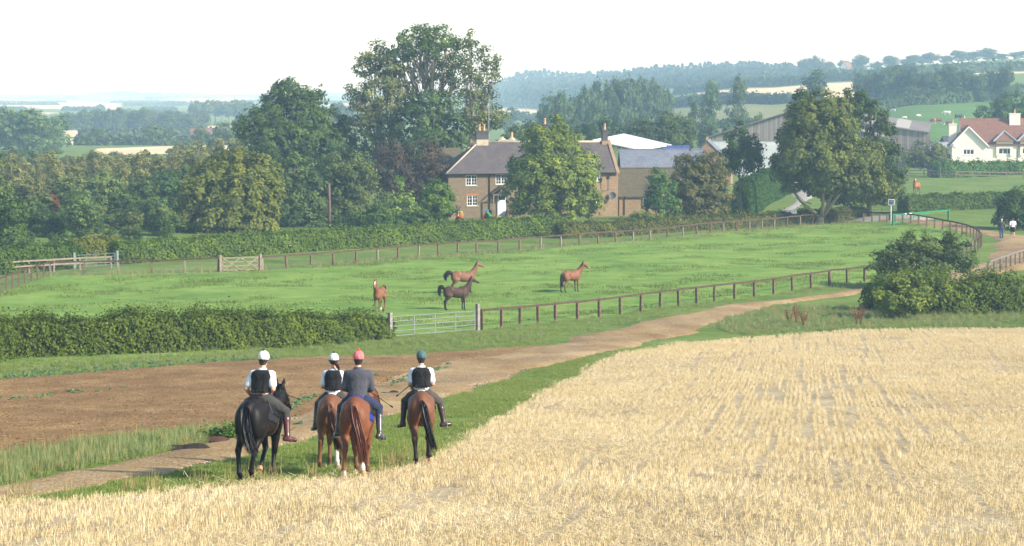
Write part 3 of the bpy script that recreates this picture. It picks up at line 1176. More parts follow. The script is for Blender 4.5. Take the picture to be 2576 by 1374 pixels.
def bounds(prims, pad):
    mn, mx = np.full(3, 1e9), np.full(3, -1e9)
    for p in prims:
        if p[0] == 'c':
            mn = np.minimum(mn, np.minimum(p[1] - p[2], p[3] - p[4]))
            mx = np.maximum(mx, np.maximum(p[1] + p[2], p[3] + p[4]))
        else:
            rr = p[2] if p[3] is None else np.full(3, p[2].max())
            mn = np.minimum(mn, p[1] - rr)
            mx = np.maximum(mx, p[1] + rr)
    return mn - pad, mx + pad


def blob(name, prims, h=0.02, inflate=0.0, k0=0.05, cut=None, colf=None, smooth_it=1):
    """skin over round shapes; cut(X,Y,Z)->field kept where < 0"""
    lo, hi = bounds(prims, inflate + 3 * h)
    f = sdf_eval(prims, lo, hi, h, inflate, k0)
    if cut is not None:
        X, Y, Z = np.meshgrid(*[lo[j] + h * np.arange(f.shape[j]) for j in range(3)], indexing='ij')
        f = np.maximum(f, cut(X, Y, Z))
    V, F = surface_nets(f, lo, h)
    at_ = {}
    if colf is not None:
        at_['hue'] = colf(V)
    return mesh_np(name, V, F, at_, smooth=True)


def rotz(p, a, c=(0, 0)):
    x, y = p[0] - c[0], p[1] - c[1]
    return (c[0] + x * math.cos(a) - y * math.sin(a), c[1] + x * math.sin(a) + y * math.cos(a), p[2])


def m_coat(name, base, dark, rough=0.42):
    """horse coat: painted colour per skin point, with slight mottling and sheen"""
    if name in MATS:
        return MATS[name]
    N = NT(name)
    c = N.attr('hue', 'Color')
    n1 = N.noise(5.0, N.coord('Object'), 4, 0.6)
    n2 = N.noise(60.0, N.mapping(N.coord('Object'), (1, 1, 0.25)), 3, 0.7)
    t = N.math('ADD', N.math('MULTIPLY', n1, 0.7), N.math('MULTIPLY', n2, 0.3))
    N.col(N.mix(1.0, c, N.ramp(t, [(0.3, 0.72), (0.7, 1.25)]), 'MULTIPLY'))
    N.set(Roughness=rough)
    N.b.inputs['Specular IOR Level'].default_value = 0.22
    N.bump(n2, 0.004, 0.3)
    MATS[name] = N.m
    return N.m


def m_hair(name, c, rough=0.45):
    if name in MATS:
        return MATS[name]
    N = NT(name)
    t = N.attr('tint')
    N.col(N.ramp(t, [(0.0, [x * 0.55 for x in c]), (1.0, [min(1, x * 1.5) for x in c])]))
    N.set(Roughness=rough)
    N.b.inputs['Specular IOR Level'].default_value = 0.35
    MATS[name] = N.m
    return N.m


def strands(name, guides, n, spread, width, seed, taper=True, flare=1.0):
    """hair: n thin ribbons of two crossed quads following jittered guides (lists of points)"""
    g = np.random.default_rng(seed)
    Vs, Fs, T = [], [], []
    base = 0
    for i in range(n):
        gd = np.array(guides[i % len(guides)], float)
        m = len(gd)
        j = g.normal(0, 1, 3) * spread
        w2 = g.normal(0, 1, 3) * spread * 0.35
        cut_ = g.uniform(0.78, 1.03)
        t = np.linspace(0, cut_, m)
        P = np.stack([np.interp(t, np.linspace(0, 1, m), gd[:, k]) for k in range(3)], 1)
        env = np.sin(np.pi * np.clip(np.linspace(0.12, 0.86, m), 0, 1)) * flare
        P = P + j * env[:, None] + w2 * (np.linspace(0, 1, m)**2)[:, None]
        wd = width * np.interp(np.linspace(0, 1, m), [0, 0.15, 0.7, 1], [0.6, 1, 0.9, 0.15])
        sidev = g.normal(0, 1, 3)
        sidev /= np.linalg.norm(sidev)
        d = np.gradient(P, axis=0)
        sv_ = np.cross(d, sidev)
        sv_ /= np.linalg.norm(sv_, axis=1, keepdims=True) + 1e-9
        A, B = P - sv_ * wd[:, None], P + sv_ * wd[:, None]
        V = np.stack([A, B], 1).reshape(-1, 3)
        q = np.array([[2 * k, 2 * k + 1, 2 * k + 3, 2 * k + 2] for k in range(m - 1)]) + base
        base += len(V)
        Vs.append(V)
        Fs.append(q)
        T.append(np.full(len(V), g.uniform(0, 1)))
    return mesh_np(name, np.concatenate(Vs), np.concatenate(Fs), {'tint': np.concatenate(T)}, smooth=True)


LEGDEF = {  # stifle/elbow, hock/knee, fetlock, hoof : (y, z) of a standing horse
    'h': [(-0.40, 0.98), (-0.76, 0.56), (-0.74, 0.17), (-0.66, 0.035)],
    'f': [(0.47, 0.98), (0.50, 0.52), (0.50, 0.165), (0.555, 0.035)]}


def horse_prims(pose):
    """standing horse facing +Y, withers about 1.60 m. pose: leg joint overrides, neck turn, head height"""
    P = []
    P += [ell((0, 0.12, 1.13), (0.285, 0.60, 0.335)), ell((0, 0.42, 1.17), (0.245, 0.36, 0.375)),
          ell((0, 0.40, 1.42), (0.085, 0.26, 0.14), 0.09), ell((0, -0.2, 1.36), (0.19, 0.35, 0.13), 0.09),
          ell((0, -0.48, 1.255), (0.275, 0.36, 0.295)), ell((0, -0.44, 1.495), (0.13, 0.2, 0.085), 0.09),
          ell((0, 0.66, 1.13), (0.19, 0.17, 0.25), 0.08), cone((0, -0.72, 1.42), 0.07, (0, -0.83, 1.34), 0.05, 0.08)]
    legs = {}
    for sx, side in ((-1, 'l'), (1, 'r')):
        hj = [np.array((sx * w_, y, z)) for (y, z), w_ in zip(LEGDEF['h'], (0.175, 0.145, 0.14, 0.145))]
        fj = [np.array((sx * w_, y, z)) for (y, z), w_ in zip(LEGDEF['f'], (0.165, 0.14, 0.135, 0.14))]
        for key, J in (('h' + side, hj), ('f' + side, fj)):
            for i, d in enumerate(pose.get(key, [])):
                J[i] = J[i] + np.array(d)
            legs[key] = J
        # hind quarter
        P += [ell((sx * 0.145, -0.56, 1.10), (0.150, 0.25, 0.31), 0.05), ell((sx * 0.12, -0.70, 1.16), (0.13, 0.14, 0.24), 0.05),
              ell((sx * 0.17, -0.36, 1.36), (0.11, 0.13, 0.12), 0.09)]
        th = np.array((sx * 0.165, -0.56, 1.0))
        P += [cone(th, 0.148, (hj[0] + hj[1]) * 0.5 + np.array((0, -0.02, 0.03)), 0.085, 0.05),
              cone(hj[0], 0.115, (hj[0] + hj[1]) * 0.5, 0.080, 0.05),
              cone((hj[0] + hj[1]) * 0.5 + np.array((0, -0.02, 0.03)), 0.082, hj[1], 0.055, 0.03),
              cone(hj[1], 0.06, hj[1] * 0.72 + hj[2] * 0.28, 0.044, 0.02), cone(hj[1] + np.array((0, -0.05, 0.05)), 0.03, hj[1], 0.045, 0.03),
              cone(hj[1] * 0.72 + hj[2] * 0.28, 0.043, hj[2], 0.043, 0.015),
              cone(hj[2], 0.050, hj[2] * 0.4 + hj[3] * 0.6, 0.042, 0.015)]
        P += [ell((sx * 0.15, 0.47, 1.12), (0.11, 0.20, 0.31), 0.05), cone(fj[0] + np.array((0, 0, 0.08)), 0.115, fj[0] * 0.55 + fj[1] * 0.45, 0.078, 0.05),
              cone(fj[0] * 0.55 + fj[1] * 0.45, 0.078, fj[1], 0.056, 0.03), cone(fj[1], 0.058, fj[1] * 0.8 + fj[2] * 0.2, 0.046, 0.02),
              cone(fj[1] * 0.75 + fj[2] * 0.25, 0.041, fj[2], 0.041, 0.015), cone(fj[2], 0.048, fj[2] * 0.4 + fj[3] * 0.6, 0.041, 0.015)]
    # neck and head, bent sideways by 'turn' and lifted by 'lift'
    turn, lift, hturn = pose.get('turn', 0.0), pose.get('lift', 0.0), pose.get('hturn', 0.0)
    nb = np.array((0, 0.56, 1.32))
    nm = np.array(rotz((0, 0.86, 1.56 + 0.5 * lift), turn * 0.5, (0, 0.5)))
    poll = np.array(rotz((0, 1.08 - 0.25 * lift, 1.80 + lift), turn, (0, 0.5)))
    hd = np.array((-math.sin(turn + hturn), math.cos(turn + hturn), 0))
    mz = poll + hd * pose.get('hfwd', 0.40) + np.array((0, 0, -pose.get('hdrop', 0.42)))
    hx = (mz - poll) / np.linalg.norm(mz - poll)
    under = np.array((0, -0.05, -0.11))
    P += [cone(nb + np.array((0, 0.02, 0.03)), 0.21, nm, 0.16, 0.08), cone(nm, 0.158, poll - hd * 0.02, 0.112, 0.05),
          cone(nb + np.array((0, 0.06, -0.12)), 0.18, nm + hd * 0.05 + under, 0.125, 0.07), cone(nm + under * 0.9 + hd * .04, 0.12, poll - hd * 0.01 + under * 0.7, 0.085, 0.05),
          cone(poll, 0.098, poll + hx * 0.22, 0.100, 0.04), cone(poll + hx * 0.12 - hd * 0.07 + np.array((0, 0, -0.05)), 0.095, poll + hx * 0.30 - hd * 0.02 - np.array((0, 0, .02)), 0.065, 0.04),
          cone(poll + hx * 0.2, 0.094, mz - hx * 0.08, 0.068, 0.03), ell(mz - hx * 0.05, (0.062, 0.07, 0.065), 0.03)]
    sv_ = np.array((hd[1], -hd[0], 0))
    for sx in (-1, 1):
        e0 = poll + sv_ * 0.058 * sx + np.array((0, 0, 0.05)) - hx * 0.02
        ed = pose.get('ears', np.array((0, 0, 0)))
        P += [cone(e0, 0.034, e0 + np.array((0, 0, 0.085)) + sv_ * 0.02 * sx + hd * 0.02 + ed, 0.032, 0.02),
              cone(e0 + np.array((0, 0, 0.08)) + sv_ * 0.02 * sx + hd * 0.02 + ed, 0.032, e0 + np.array((0, 0, 0.165)) + sv_ * 0.018 * sx + hd * 0.04 + ed, 0.008, 0.015),
              ell(poll + hx * 0.17 + sv_ * sx * 0.088 + hd * 0.03, (0.03, 0.03, 0.03), 0.02)]
    return P, legs, dict(nb=nb, nm=nm, poll=poll, mz=mz, hd=hd, hx=hx, sv=sv_)


def make_horse(name, label, loc, head, pose, coat, scale=1.0, tail='rider', group=None, h=0.02, tack=None, category='horse'):
    P, legs, K = horse_prims(pose)
    base, point = np.array(coat['base']), np.array(coat.get('points', coat['base']))
    mz, poll = K['mz'], K['poll']

    def colf(V):
        n = len(V)
        c = np.repeat(base[None], n, 0)
        # darker or paler lower legs belong to the coat
        for key, J in legs.items():
            zk = J[1][2]
            near = np.hypot(V[:, 0] - np.interp(V[:, 2], [J[3][2], J[2][2], J[1][2], J[0][2]], [J[3][0], J[2][0], J[1][0], J[0][0]]), 0) < 0.11
            m = near & (np.sign(V[:, 0]) == np.sign(J[1][0])) & ((V[:, 1] < 0) == (key[0] == 'h')) & (V[:, 2] < 0.98)
            t = np.clip((coat.get('pz', 0.62) + 0.12 - V[:, 2]) / 0.22, 0, 1) * m
            c = c * (1 - t[:, None]) + point * t[:, None]
            sk = coat.get('socks', {}).get(key)
            if sk:
                t = np.clip((sk - V[:, 2]) / 0.04, 0, 1) * m
                c = c * (1 - t[:, None]) + np.array((0.72, 0.66, 0.58)) * t[:, None]
        # belly and flank soft shade of the coat, muzzle
        if 'flank' in coat:
            t = np.clip((1.0 - np.abs(V[:, 2] - 0.95) / 0.2), 0, 1) * np.clip(1 - np.abs(V[:, 1] + 0.15) / 0.35, 0, 1) * 0.7
            c = c * (1 - t[:, None]) + np.array(coat['flank']) * t[:, None]
        dmz = np.linalg.norm(V - mz, axis=1)
        t = np.clip((0.16 - dmz) / 0.06, 0, 1) * 0.8
        c = c * (1 - t[:, None]) + np.array(coat.get('muzzle', base * 0.3)) * t[:, None]
        if coat.get('blaze'):
            rel = V - poll
            along = rel @ K['hx']
            side = np.abs(rel @ K['sv'])
            fwd = rel @ np.cross(K['sv'], K['hx'])
            fr = np.abs(fwd)
            m = (along > 0.06) & (along < coat['blaze']) & (side < 0.032) & ((rel @ K['hd'] + 0.9 * rel[:, 2]) > -0.35) & (V @ K['hd'] > (poll + K['hx'] * 0.0) @ K['hd'] + along * 0.45)
            c[m] = (0.75, 0.72, 0.68)
        return c
    root = empty(name, loc, head, label, category, group)
    root.scale = (scale,) * 3
    body = add('body', blob('horse_body', P, h, 0.0, 0.05, colf=colf), m_coat('horse_coat', None, None, 0.55), root)
    for key, J in legs.items():
        a, b = J[2] * 0.4 + J[3] * 0.6, J[3]
        d = (b - a) / (np.linalg.norm(b - a) + 1e-9)
        mb = MB()
        tip = b + np.array((0, 0.03, 0))
        if pose.get('flip') == key:
            mb.tube([a - d * 0.01, a + d * 0.035, b + d * 0.025], [0.046, 0.054, 0.062], 10)
            hm = mat_plain('worn_hoof_sole', (0.42, 0.24, 0.12), 0.6)
        else:
            mb.tube([b + np.array((0, -0.012, 0.06)), b + np.array((0, 0.002, 0.02)), b + np.array((0, 0.012, -0.034))], [0.047, 0.056, 0.064], 10)
            hm = mat_plain('hoof_pale' if coat.get('socks', {}).get(key) else 'hoof_dark', (0.34, 0.25, 0.17) if coat.get('socks', {}).get(key) else (0.05, 0.04, 0.035), 0.6)
        mb.build('hoof', hm, root, smooth=False)
    hairc = coat['hair']
    hm = m_hair('horse_hair_%d_%d' % (int(hairc[0] * 1000), int(hairc[1] * 1000)), hairc)
    # tail
    dk = np.array((0, -0.80, 1.40))
    tp = pose.get('tailpath')
    gds = []
    g = np.random.default_rng(int(abs(loc[0] * 100)) + 5)
    for i in range(9):
        o = g.normal(0, 1, 3) * np.array((0.016, 0.012, 0.01))
        gds.append([dk + o * 0.4 + np.array((0, 0.03, 0.0))] + [np.array(q, float) + o * (0.8 + 0.6 * j) for j, q in enumerate(tp)])
    gf = []
    for gd in gds:   # smooth resample
        gd = np.array(gd)
        t = np.linspace(0, 1, len(gd))
        tt = np.linspace(0, 1, 10)
        q = np.stack([np.interp(tt, t, gd[:, k]) for k in range(3)], 1)
        q[1:-1] = (q[:-2] + 2 * q[1:-1] + q[2:]) / 4
        gf.append(q)
    tl = add('tail', strands('tail_hair', gf, pose.get('tailn', 170) * 2, pose.get('tailw', 0.035) * 0.75, 0.006, 11), hm, root)
    mid = np.mean(gf, axis=0)
    tw = pose.get('tailw', 0.035)
    rd = np.interp(np.linspace(0, 1, 10), [0, 0.15, 0.45, 0.75, 1], [0.035, 0.042, 0.034 + tw * 0.5, 0.032 + tw * 0.5, 0.012])
    me_ = blob('tail_core', [cone(mid[i], rd[i], mid[i + 1], rd[i + 1], 0.02) for i in range(9)], max(h, 0.02))
    me_.attributes.new('tint', 'FLOAT', 'POINT')
    add('tail_core', me_, hm, tl)
    # mane along the crest
    mg = []
    crest = [K['nb'] + np.array((0, -0.02, 0.19)), K['nm'] - K['hd'] * 0.06 + np.array((0, 0, 0.13)), poll - K['hd'] * 0.07 + np.array((0, 0, 0.08))]
    for i in range(14):
        t = i / 13 * 2
        q = crest[int(min(t, 1.999))] * (1 - (t - int(min(t, 1.999)))) + crest[int(min(t, 1.999)) + 1] * (t - int(min(t, 1.999)))
        s_ = pose.get('maneside', 1)
        mg.append([q, q + K['sv'] * s_ * 0.06 + np.array((0, 0, 0.01)), q + K['sv'] * s_ * 0.115 + np.array((0, 0, -0.09)), q + K['sv'] * s_ * 0.12 + np.array((0, 0, -0.2))])
    mg.append([poll + np.array((0, 0, .09)), poll + K['hd'] * .06 + np.array((0, 0, .06)), poll + K['hx'] * .12 + K['hd'] * .09, poll + K['hx'] * .2 + K['hd'] * .09])
    add('mane', strands('mane_hair', mg, 150, 0.012, 0.010, 12), hm, root)
    for sx in (-1, 1):
        c = poll + K['hx'] * 0.17 + K['sv'] * sx * 0.105 + K['hd'] * 0.035
        MB().lathe([(0.002, -0.016), (0.014, -0.008), (0.017, 0), (0.014, 0.008), (0.002, 0.016)], 8, c).build('eye', mat_plain('eye_dark', (0.01, 0.008, 0.007), 0.15, 0.05, spec=0.6), root, smooth=True)
    return root, P, legs, K


def racing_tack(root, P, K, cloth, cloth_label=None, padc=(0.012, 0.012, 0.013), rear=0.0):
    """saddle cloth, saddle, girth, bridle and reins of a ridden horse"""
    top = [p for p in P]
    back = [p for p in P if p[0] == 'e' and abs(p[1][0]) < 0.01]
    cm = mat_plain('saddle_cloth_%d' % int(cloth[2] * 1000), cloth, 0.9, 0.15, 8)
    o = add('saddle_cloth', blob('saddle_cloth', back, 0.02, 0.022, 0.05, cut=lambda X, Y, Z: np.maximum(np.maximum(np.abs(Y - 0.10 + rear / 2) - 0.36 - rear / 2, 1.06 + 0.25 * np.abs(Y - 0.05) - Z), 0.0 - (np.sqrt((X / 1.0)**2) + 10))), cm, root)
    if cloth_label:
        o['label'] = cloth_label
    add('saddle', blob('saddle', back + [ell((0, 0.02, 1.47), (0.15, 0.22, 0.04), 0.05), ell((0, -0.16, 1.50), (0.14, 0.06, 0.045), 0.04)], 0.02, 0.040, 0.05, cut=lambda X, Y, Z: np.maximum(np.abs(Y - 0.12) - 0.27 + 0.05 * np.abs(Z - 1.4), 1.16 - Z + 0.3 * np.abs(Y - 0.15))), mat_plain('saddle_leather', padc, 0.45, 0.2, 10), root)
    add('girth', blob('girth', [p for p in P if p[0] == 'e'], 0.02, 0.012, 0.05, cut=lambda X, Y, Z: np.maximum(np.abs(Y - 0.22) - 0.05, Z - 1.2)), mat_plain('girth_webbing', (0.05, 0.035, 0.025), 0.8), root)
    poll, mz, hx, hd, sv_ = K['poll'], K['mz'], K['hx'], K['hd'], K['sv']
    lm = mat_plain('bridle_leather', (0.03, 0.016, 0.01), 0.5)
    mb = MB()
    for sx in (-1, 1):
        mb.tube([poll + np.array((0, 0, 0.085)) - hd * 0.01, poll + sv_ * sx * 0.105 + hx * 0.03, poll + sv_ * sx * 0.105 + hx * 0.22, mz - hx * 0.10 + sv_ * sx * 0.075], 0.008, 5)
    ring = []
    c = poll + hx * 0.33
    up = np.cross(sv_, hx)
    for j in range(13):
        t = 2 * math.pi * j / 12
        ring.append(c + sv_ * math.cos(t) * 0.092 + up * math.sin(t) * 0.10)
    mb.tube(ring, 0.009, 5, cap=False)
    b = poll + hx * 0.07
    mb.tube([b + sv_ * 0.1, b + sv_ * .06 + hd * .09, b - sv_ * .06 + hd * .09, b - sv_ * 0.1], 0.008, 5)
    mb.build('bridle', lm, root, smooth=True)
    mb = MB()
    for sx in (-1, 1):
        mb.tube([mz - hx * 0.09 + sv_ * sx * 0.08, (K['nm'] + mz) * 0.5 + sv_ * sx * 0.16, np.array((sx * 0.10, 0.62, 1.62)), np.array((sx * 0.06, 0.42, 1.70))], 0.008, 5)
    mb.build('reins', lm, root, smooth=True)


# ---------------------------------------------------------------- people
def m_cloth(name, c, var=0.15, rough=0.85, fine=90.0):
    if name in MATS:
        return MATS[name]
    N = NT(name)
    n1 = N.noise(9.0, N.mapping(N.coord('Object'), (1, 1, 0.6)), 5, 0.6, 0.6)
    n2 = N.noise(fine, N.coord('Object'), 2)
    N.col(N.ramp(n1, [(0.3, [x * (1 - var) for x in c]), (0.7, [min(1, x * (1 + var)) for x in c])]))
    N.set(Roughness=rough)
    N.b.inputs['Sheen Weight'].default_value = 0.1
    N.bump(N.math('ADD', n1, N.math('MULTIPLY', n2, 0.12)), 0.05, 0.8)
    MATS[name] = N.m
    return N.m


def m_skin():
    if 'skin' in MATS:
        return MATS['skin']
    N = NT('skin')
    n1 = N.noise(12.0, N.coord('Object'), 4)
    N.col(N.ramp(n1, [(0.3, (0.46, 0.25, 0.17)), (0.7, (0.58, 0.35, 0.25))]))
    N.set(Roughness=0.5)
    N.b.inputs['Subsurface Weight'].default_value = 0.05
    MATS['skin'] = N.m
    return N.m


def fingers(P, wrist, dirv, palmn, side, curl=0.7, s=1.0):
    """palm, four fingers and a thumb off the palm's side"""
    d = np.array(dirv, float)
    d /= np.linalg.norm(d)
    n = np.array(palmn, float)
    n -= d * (n @ d)
    n /= np.linalg.norm(n)
    t = np.cross(d, n) * side
    w = np.array(wrist, float)
    P.append(cone(w, 0.028 * s, w + d * 0.085 * s, 0.030 * s, 0.015))
    P.append(cone(w + d * 0.03 * s + t * 0.018 * s, 0.022 * s, w + d * 0.08 * s + t * 0.022 * s, 0.020 * s, 0.01))
    P.append(cone(w + d * 0.03 * s - t * 0.018 * s, 0.022 * s, w + d * 0.08 * s - t * 0.022 * s, 0.020 * s, 0.01))
    for i, (o, L) in enumerate(((0.032, 0.070), (0.011, 0.082), (-0.011, 0.076), (-0.031, 0.060))):
        b = w + d * 0.088 * s + t * o * s
        m_ = b + (d * math.cos(curl * 0.6) + n * math.sin(curl * 0.6)) * L * 0.5 * s
        e = m_ + (d * math.cos(curl * 1.7) + n * math.sin(curl * 1.7)) * L * 0.5 * s
        P.append(cone(b, 0.0095 * s, m_, 0.009 * s, 0.004))
        P.append(cone(m_, 0.009 * s, e, 0.0075 * s, 0.004))
    b = w + d * 0.03 * s + t * 0.035 * s
    m_ = b + (d * 0.7 + t * 0.5 + n * 0.4) * 0.04 * s
    e = m_ + (d * 0.85 + n * 0.5) * 0.032 * s
    P.append(cone(b, 0.013 * s, m_, 0.0105 * s, 0.006))
    P.append(cone(m_, 0.0105 * s, e, 0.0085 * s, 0.004))


def head_prims(c, yaw=0.0, s=1.0, face=True):
    """skull, jaw, nose, ears around head centre c, looking along +Y turned by yaw"""
    f = np.array((-math.sin(yaw), math.cos(yaw), 0))
    r_ = np.array((math.cos(yaw), math.sin(yaw), 0))
    u = np.array((0, 0, 1.0))
    c = np.array(c, float)
    P = [ell(c + f * -0.01 * s + u * 0.02 * s, (0.078 * s, 0.095 * s, 0.10 * s), 0.03), ell(c + f * 0.025 * s - u * 0.055 * s, (0.058 * s, 0.062 * s, 0.068 * s), 0.03),
         cone(c + f * 0.088 * s + u * 0.005 * s, 0.011 * s, c + f * 0.104 * s - u * 0.025 * s, 0.015 * s, 0.012),
         cone(c + f * 0.075 * s - u * 0.066 * s - r_ * 0.02 * s, 0.009 * s, c + f * 0.075 * s - u * 0.066 * s + r_ * 0.02 * s, 0.009 * s, 0.006)]
    for sx in (-1, 1):
        P += [ell(c + r_ * sx * 0.08 * s - f * 0.005 * s - u * 0.01 * s, (0.014 * s, 0.022 * s, 0.033 * s), 0.008), ell(c + f * 0.078 * s + r_ * sx * 0.033 * s + u * 0.022 * s, (0.022 * s, 0.012 * s, 0.01 * s), 0.01)]
    return P, f, r_, u


def person_root(name, label, loc, rz, group=None):
    return empty(name, loc, rz, label, 'person', group)


def eyes(root, c, f, r_, u, s=1.0):
    for sx in (-1, 1):
        p = c + f * 0.085 * s + r_ * sx * 0.033 * s + u * 0.008 * s
        MB().lathe([(0.001, -0.007), (0.007, -0.004), (0.009, 0), (0.007, 0.004), (0.001, 0.007)], 6, p).build('eye', mat_plain('eye_person', (0.03, 0.02, 0.015), 0.2, 0.05), root, smooth=True)


def make_rider(name, label, loc, rz, spec, scale=1.0):
    """rider astride, local origin on the ground under the saddle; faces +Y"""
    root = person_root(name, label, loc, rz)
    root.scale = (scale,) * 3
    lean = spec.get('lean', 0.03)
    pel = np.array((spec.get('shift', 0.0), 0.02, 1.575))
    che = pel + np.array((spec.get('sway', 0.0), 0.02 + lean, 0.36))
    nk = che + np.array((spec.get('sway', 0.0) * 0.5, 0.02, 0.20))
    hc = nk + np.array((0, 0.03 + lean * 0.5, 0.165))
    wd = spec.get('width', 1.0)
    torso = [ell(pel + np.array((0, 0, 0.02)), (0.168 * wd, 0.125, 0.13)), ell(pel + np.array((0, 0.01, 0.17)), (0.145 * wd, 0.105, 0.16)),
             ell(che + np.array((0, 0, -0.03)), (0.172 * wd, 0.118, 0.19)), ell(che + np.array((0, -0.005, 0.09)), (0.185 * wd, 0.10, 0.09))]
    neck = [cone(nk + np.array((0, -0.01, -0.03)), 0.058, hc + np.array((0, -0.01, -0.06)), 0.052, 0.03)]
    hyaw = spec.get('hyaw', 0.0)
    hp, f, r_, u = head_prims(hc, hyaw)
    legs_u, legs_l, feet, arms_u, arms_f, hands = [], [], [], [], [], []
    for sx, sd_ in ((-1, 'l'), (1, 'r')):
        hip = pel + np.array((sx * 0.10, 0.02, 0.0))
        kn = np.array(spec.get('knee_' + sd_, (sx * 0.36, 0.36, 1.38)))
        an = np.array(spec.get('ankle_' + sd_, (sx * 0.40, 0.20, 0.94)))
        td = np.array(spec.get('toe_' + sd_, (sx * 0.10, 0.17, -0.03)))
        legs_u += [cone(hip, 0.105, hip * 0.5 + kn * 0.5, 0.092, 0.05), cone(hip * 0.5 + kn * 0.5, 0.09, kn, 0.064, 0.03)]
        legs_l += [cone(kn, 0.062, kn * 0.65 + an * 0.35, 0.060, 0.02), cone(kn * 0.65 + an * 0.35, 0.060, an, 0.042, 0.02)]
        td = td / np.linalg.norm(td)
        feet += [cone(an + np.array((0, 0, -0.05)) - td * 0.045, 0.040, an + np.array((0, 0, -0.065)) + td * 0.15, 0.033, 0.03), cone(an, 0.044, an + np.array((0, 0, -0.05)), 0.042, 0.02)]
        sh = che + np.array((sx * 0.185 * wd, 0.022, 0.10))
        el = np.array(spec.get('elbow_' + sd_, (sx * 0.27 * wd, 0.02, 0.0)))
        el = el if el[2] > 0.5 else sh + np.array((sx * 0.055, 0.0, -0.27))
        wr = np.array(spec.get('wrist_' + sd_, (sx * 0.09, 0.34, 1.71)))
        arms_u += [cone(sh, 0.062, el, 0.047, 0.05)]
        arms_f += [cone(el, 0.045, el * 0.5 + wr * 0.5, 0.042, 0.02), cone(el * 0.5 + wr * 0.5, 0.042, wr, 0.028, 0.02)]
        fingers(hands, wr, wr - el, (-sx * 0.3, 0.0, -1), -sx, 1.25)
    allp = torso + neck + hp + legs_u + legs_l + feet + arms_u + arms_f + hands
    h = spec.get('h', 0.0125)
    add('body', blob('rider_body', allp, h, -0.004, 0.03), m_skin(), root)
    eyes(root, hc, f, r_, u)
    zc = nk[2] - 0.015
    # shirt
    sm = m_cloth(spec['shirt'][0], spec['shirt'][1])
    if spec.get('jacket'):
        add('jacket', blob('jacket', torso + arms_u + arms_f + [cone(nk + np.array((0, -0.01, -0.05)), 0.075, nk + np.array((0, 0, 0.035)), 0.068, 0.03)], h, 0.018, 0.06,
            cut=lambda X, Y, Z: np.maximum(np.maximum(pel[2] + 0.02 - Z - 0.0, Z - (nk[2] + 0.035)), (np.abs(X) < 0.14) * (Y > 0.3) * 1.0 - 0.5)), sm, root)
    else:
        slv = [cone(p[1], p[2], p[1] * 0.28 + p[3] * 0.72, p[4] + 0.012, 0.05) for p in arms_u]
        add('shirt', blob('shirt', torso + slv + [cone(nk + np.array((0, -0.01, -0.06)), 0.07, nk + np.array((0, 0, 0.02)), 0.062, 0.03)], h, 0.014, 0.05,
            cut=lambda X, Y, Z: np.maximum(np.maximum(pel[2] + spec.get('hem', 0.08) - Z, Z - (nk[2] + 0.02)), -1)), sm, root)
    if spec.get('vest'):
        vm = m_cloth('padded_black_vest', (0.007, 0.0075, 0.008), 0.3, 0.8, 40)
        vz0, vz1 = pel[2] + spec.get('vesthem', 0.12), nk[2] - 0.012

        def vcut(X, Y, Z):
            top = Z - (vz1 - np.clip((np.abs(X - nk[0]) - 0.10), 0, 1) * 0.5)
            arm = np.abs(X - che[0]) - np.interp(Z, [che[2] - 0.2, che[2] - 0.05, che[2] + 0.06, vz1], [0.3, 0.25 * wd, 0.20 * wd, 0.15 * wd])
            return np.maximum(np.maximum(vz0 - Z, top), arm)
        v = add('body_protector', blob('body_protector', torso, h, 0.042, 0.05, cut=vcut), vm, root)
        # quilted channels and tabs of the padded vest, seen from behind
        mb = MB()
        for i in range(5):
            x = che[0] + (-2 + i) * 0.055 * wd
            mb.box((x - 0.021 * wd, pel[1] - 0.160, vz0 - 0.012), (x + 0.021 * wd, pel[1] - 0.130, vz0 + 0.055))
        mb.build('waist_tab', vm, v, bevel=0.006)
        mb = MB()
        for i in range(4):
            x = che[0] + (-1.5 + i) * 0.062 * wd
            yb = [pel[1] - 0.140, che[1] - 0.158, che[1] - 0.158, che[1] - 0.141]
            zz = [vz0 + 0.06, che[2] - 0.1, che[2] + 0.03, che[2] + 0.12]
            mb.tube([(x, yb[k], zz[k]) for k in range(4)], 0.0045, 5)
        mb.build('seam', mat_plain('vest_seam', (0.004, 0.004, 0.005), 0.9), v)
    # breeches
    bm_ = m_cloth(spec['breech'][0], spec['breech'][1])
    low = [cone(p[1], p[2], p[3], p[4], 0.02) for p in legs_l[0::2]]
    add('breeches', blob('breeches', torso[:1] + legs_u + low, h, 0.012, 0.04, cut=lambda X, Y, Z: np.maximum(Z - (pel[2] + 0.10), -1)), bm_, root)
    if spec.get('belt'):
        add('belt', blob('belt', torso[:2], h, 0.020, 0.04, cut=lambda X, Y, Z: np.abs(Z - (pel[2] + 0.085)) - 0.018), m_cloth('belt_' + spec['belt'][0], spec['belt'][1]), root)
    # boots
    bo = mat_plain(spec['boot'][0], spec['boot'][1], 0.32, 0.25, 12, spec=0.5)
    for i in (0, 1):
        pr = legs_l[2 * i:2 * i + 2] + feet[2 * i:2 * i + 2]
        kz = pr[0][1]
        an = pr[1][3]
        o = add('boot', blob('boot', pr, 0.0125, 0.010, 0.02, cut=lambda X, Y, Z: Z - (kz[2] * 0.80 + an[2] * 0.20)), bo, root)
        q0, q1 = pr[2][1], pr[2][3]
        dv = (q1 - q0) / np.linalg.norm(q1 - q0)
        MB().bar(q0 - dv * 0.03 + np.array((0, 0, -0.042)), q1 + dv * 0.02 + np.array((0, 0, -0.036)), 0.075, 0.014).build('sole', mat_plain('boot_sole', (0.015, 0.012, 0.01), 0.8), o)
        # stirrup
        mb = MB()
        mid = q0 * 0.45 + q1 * 0.55 + np.array((0, 0, -0.055))
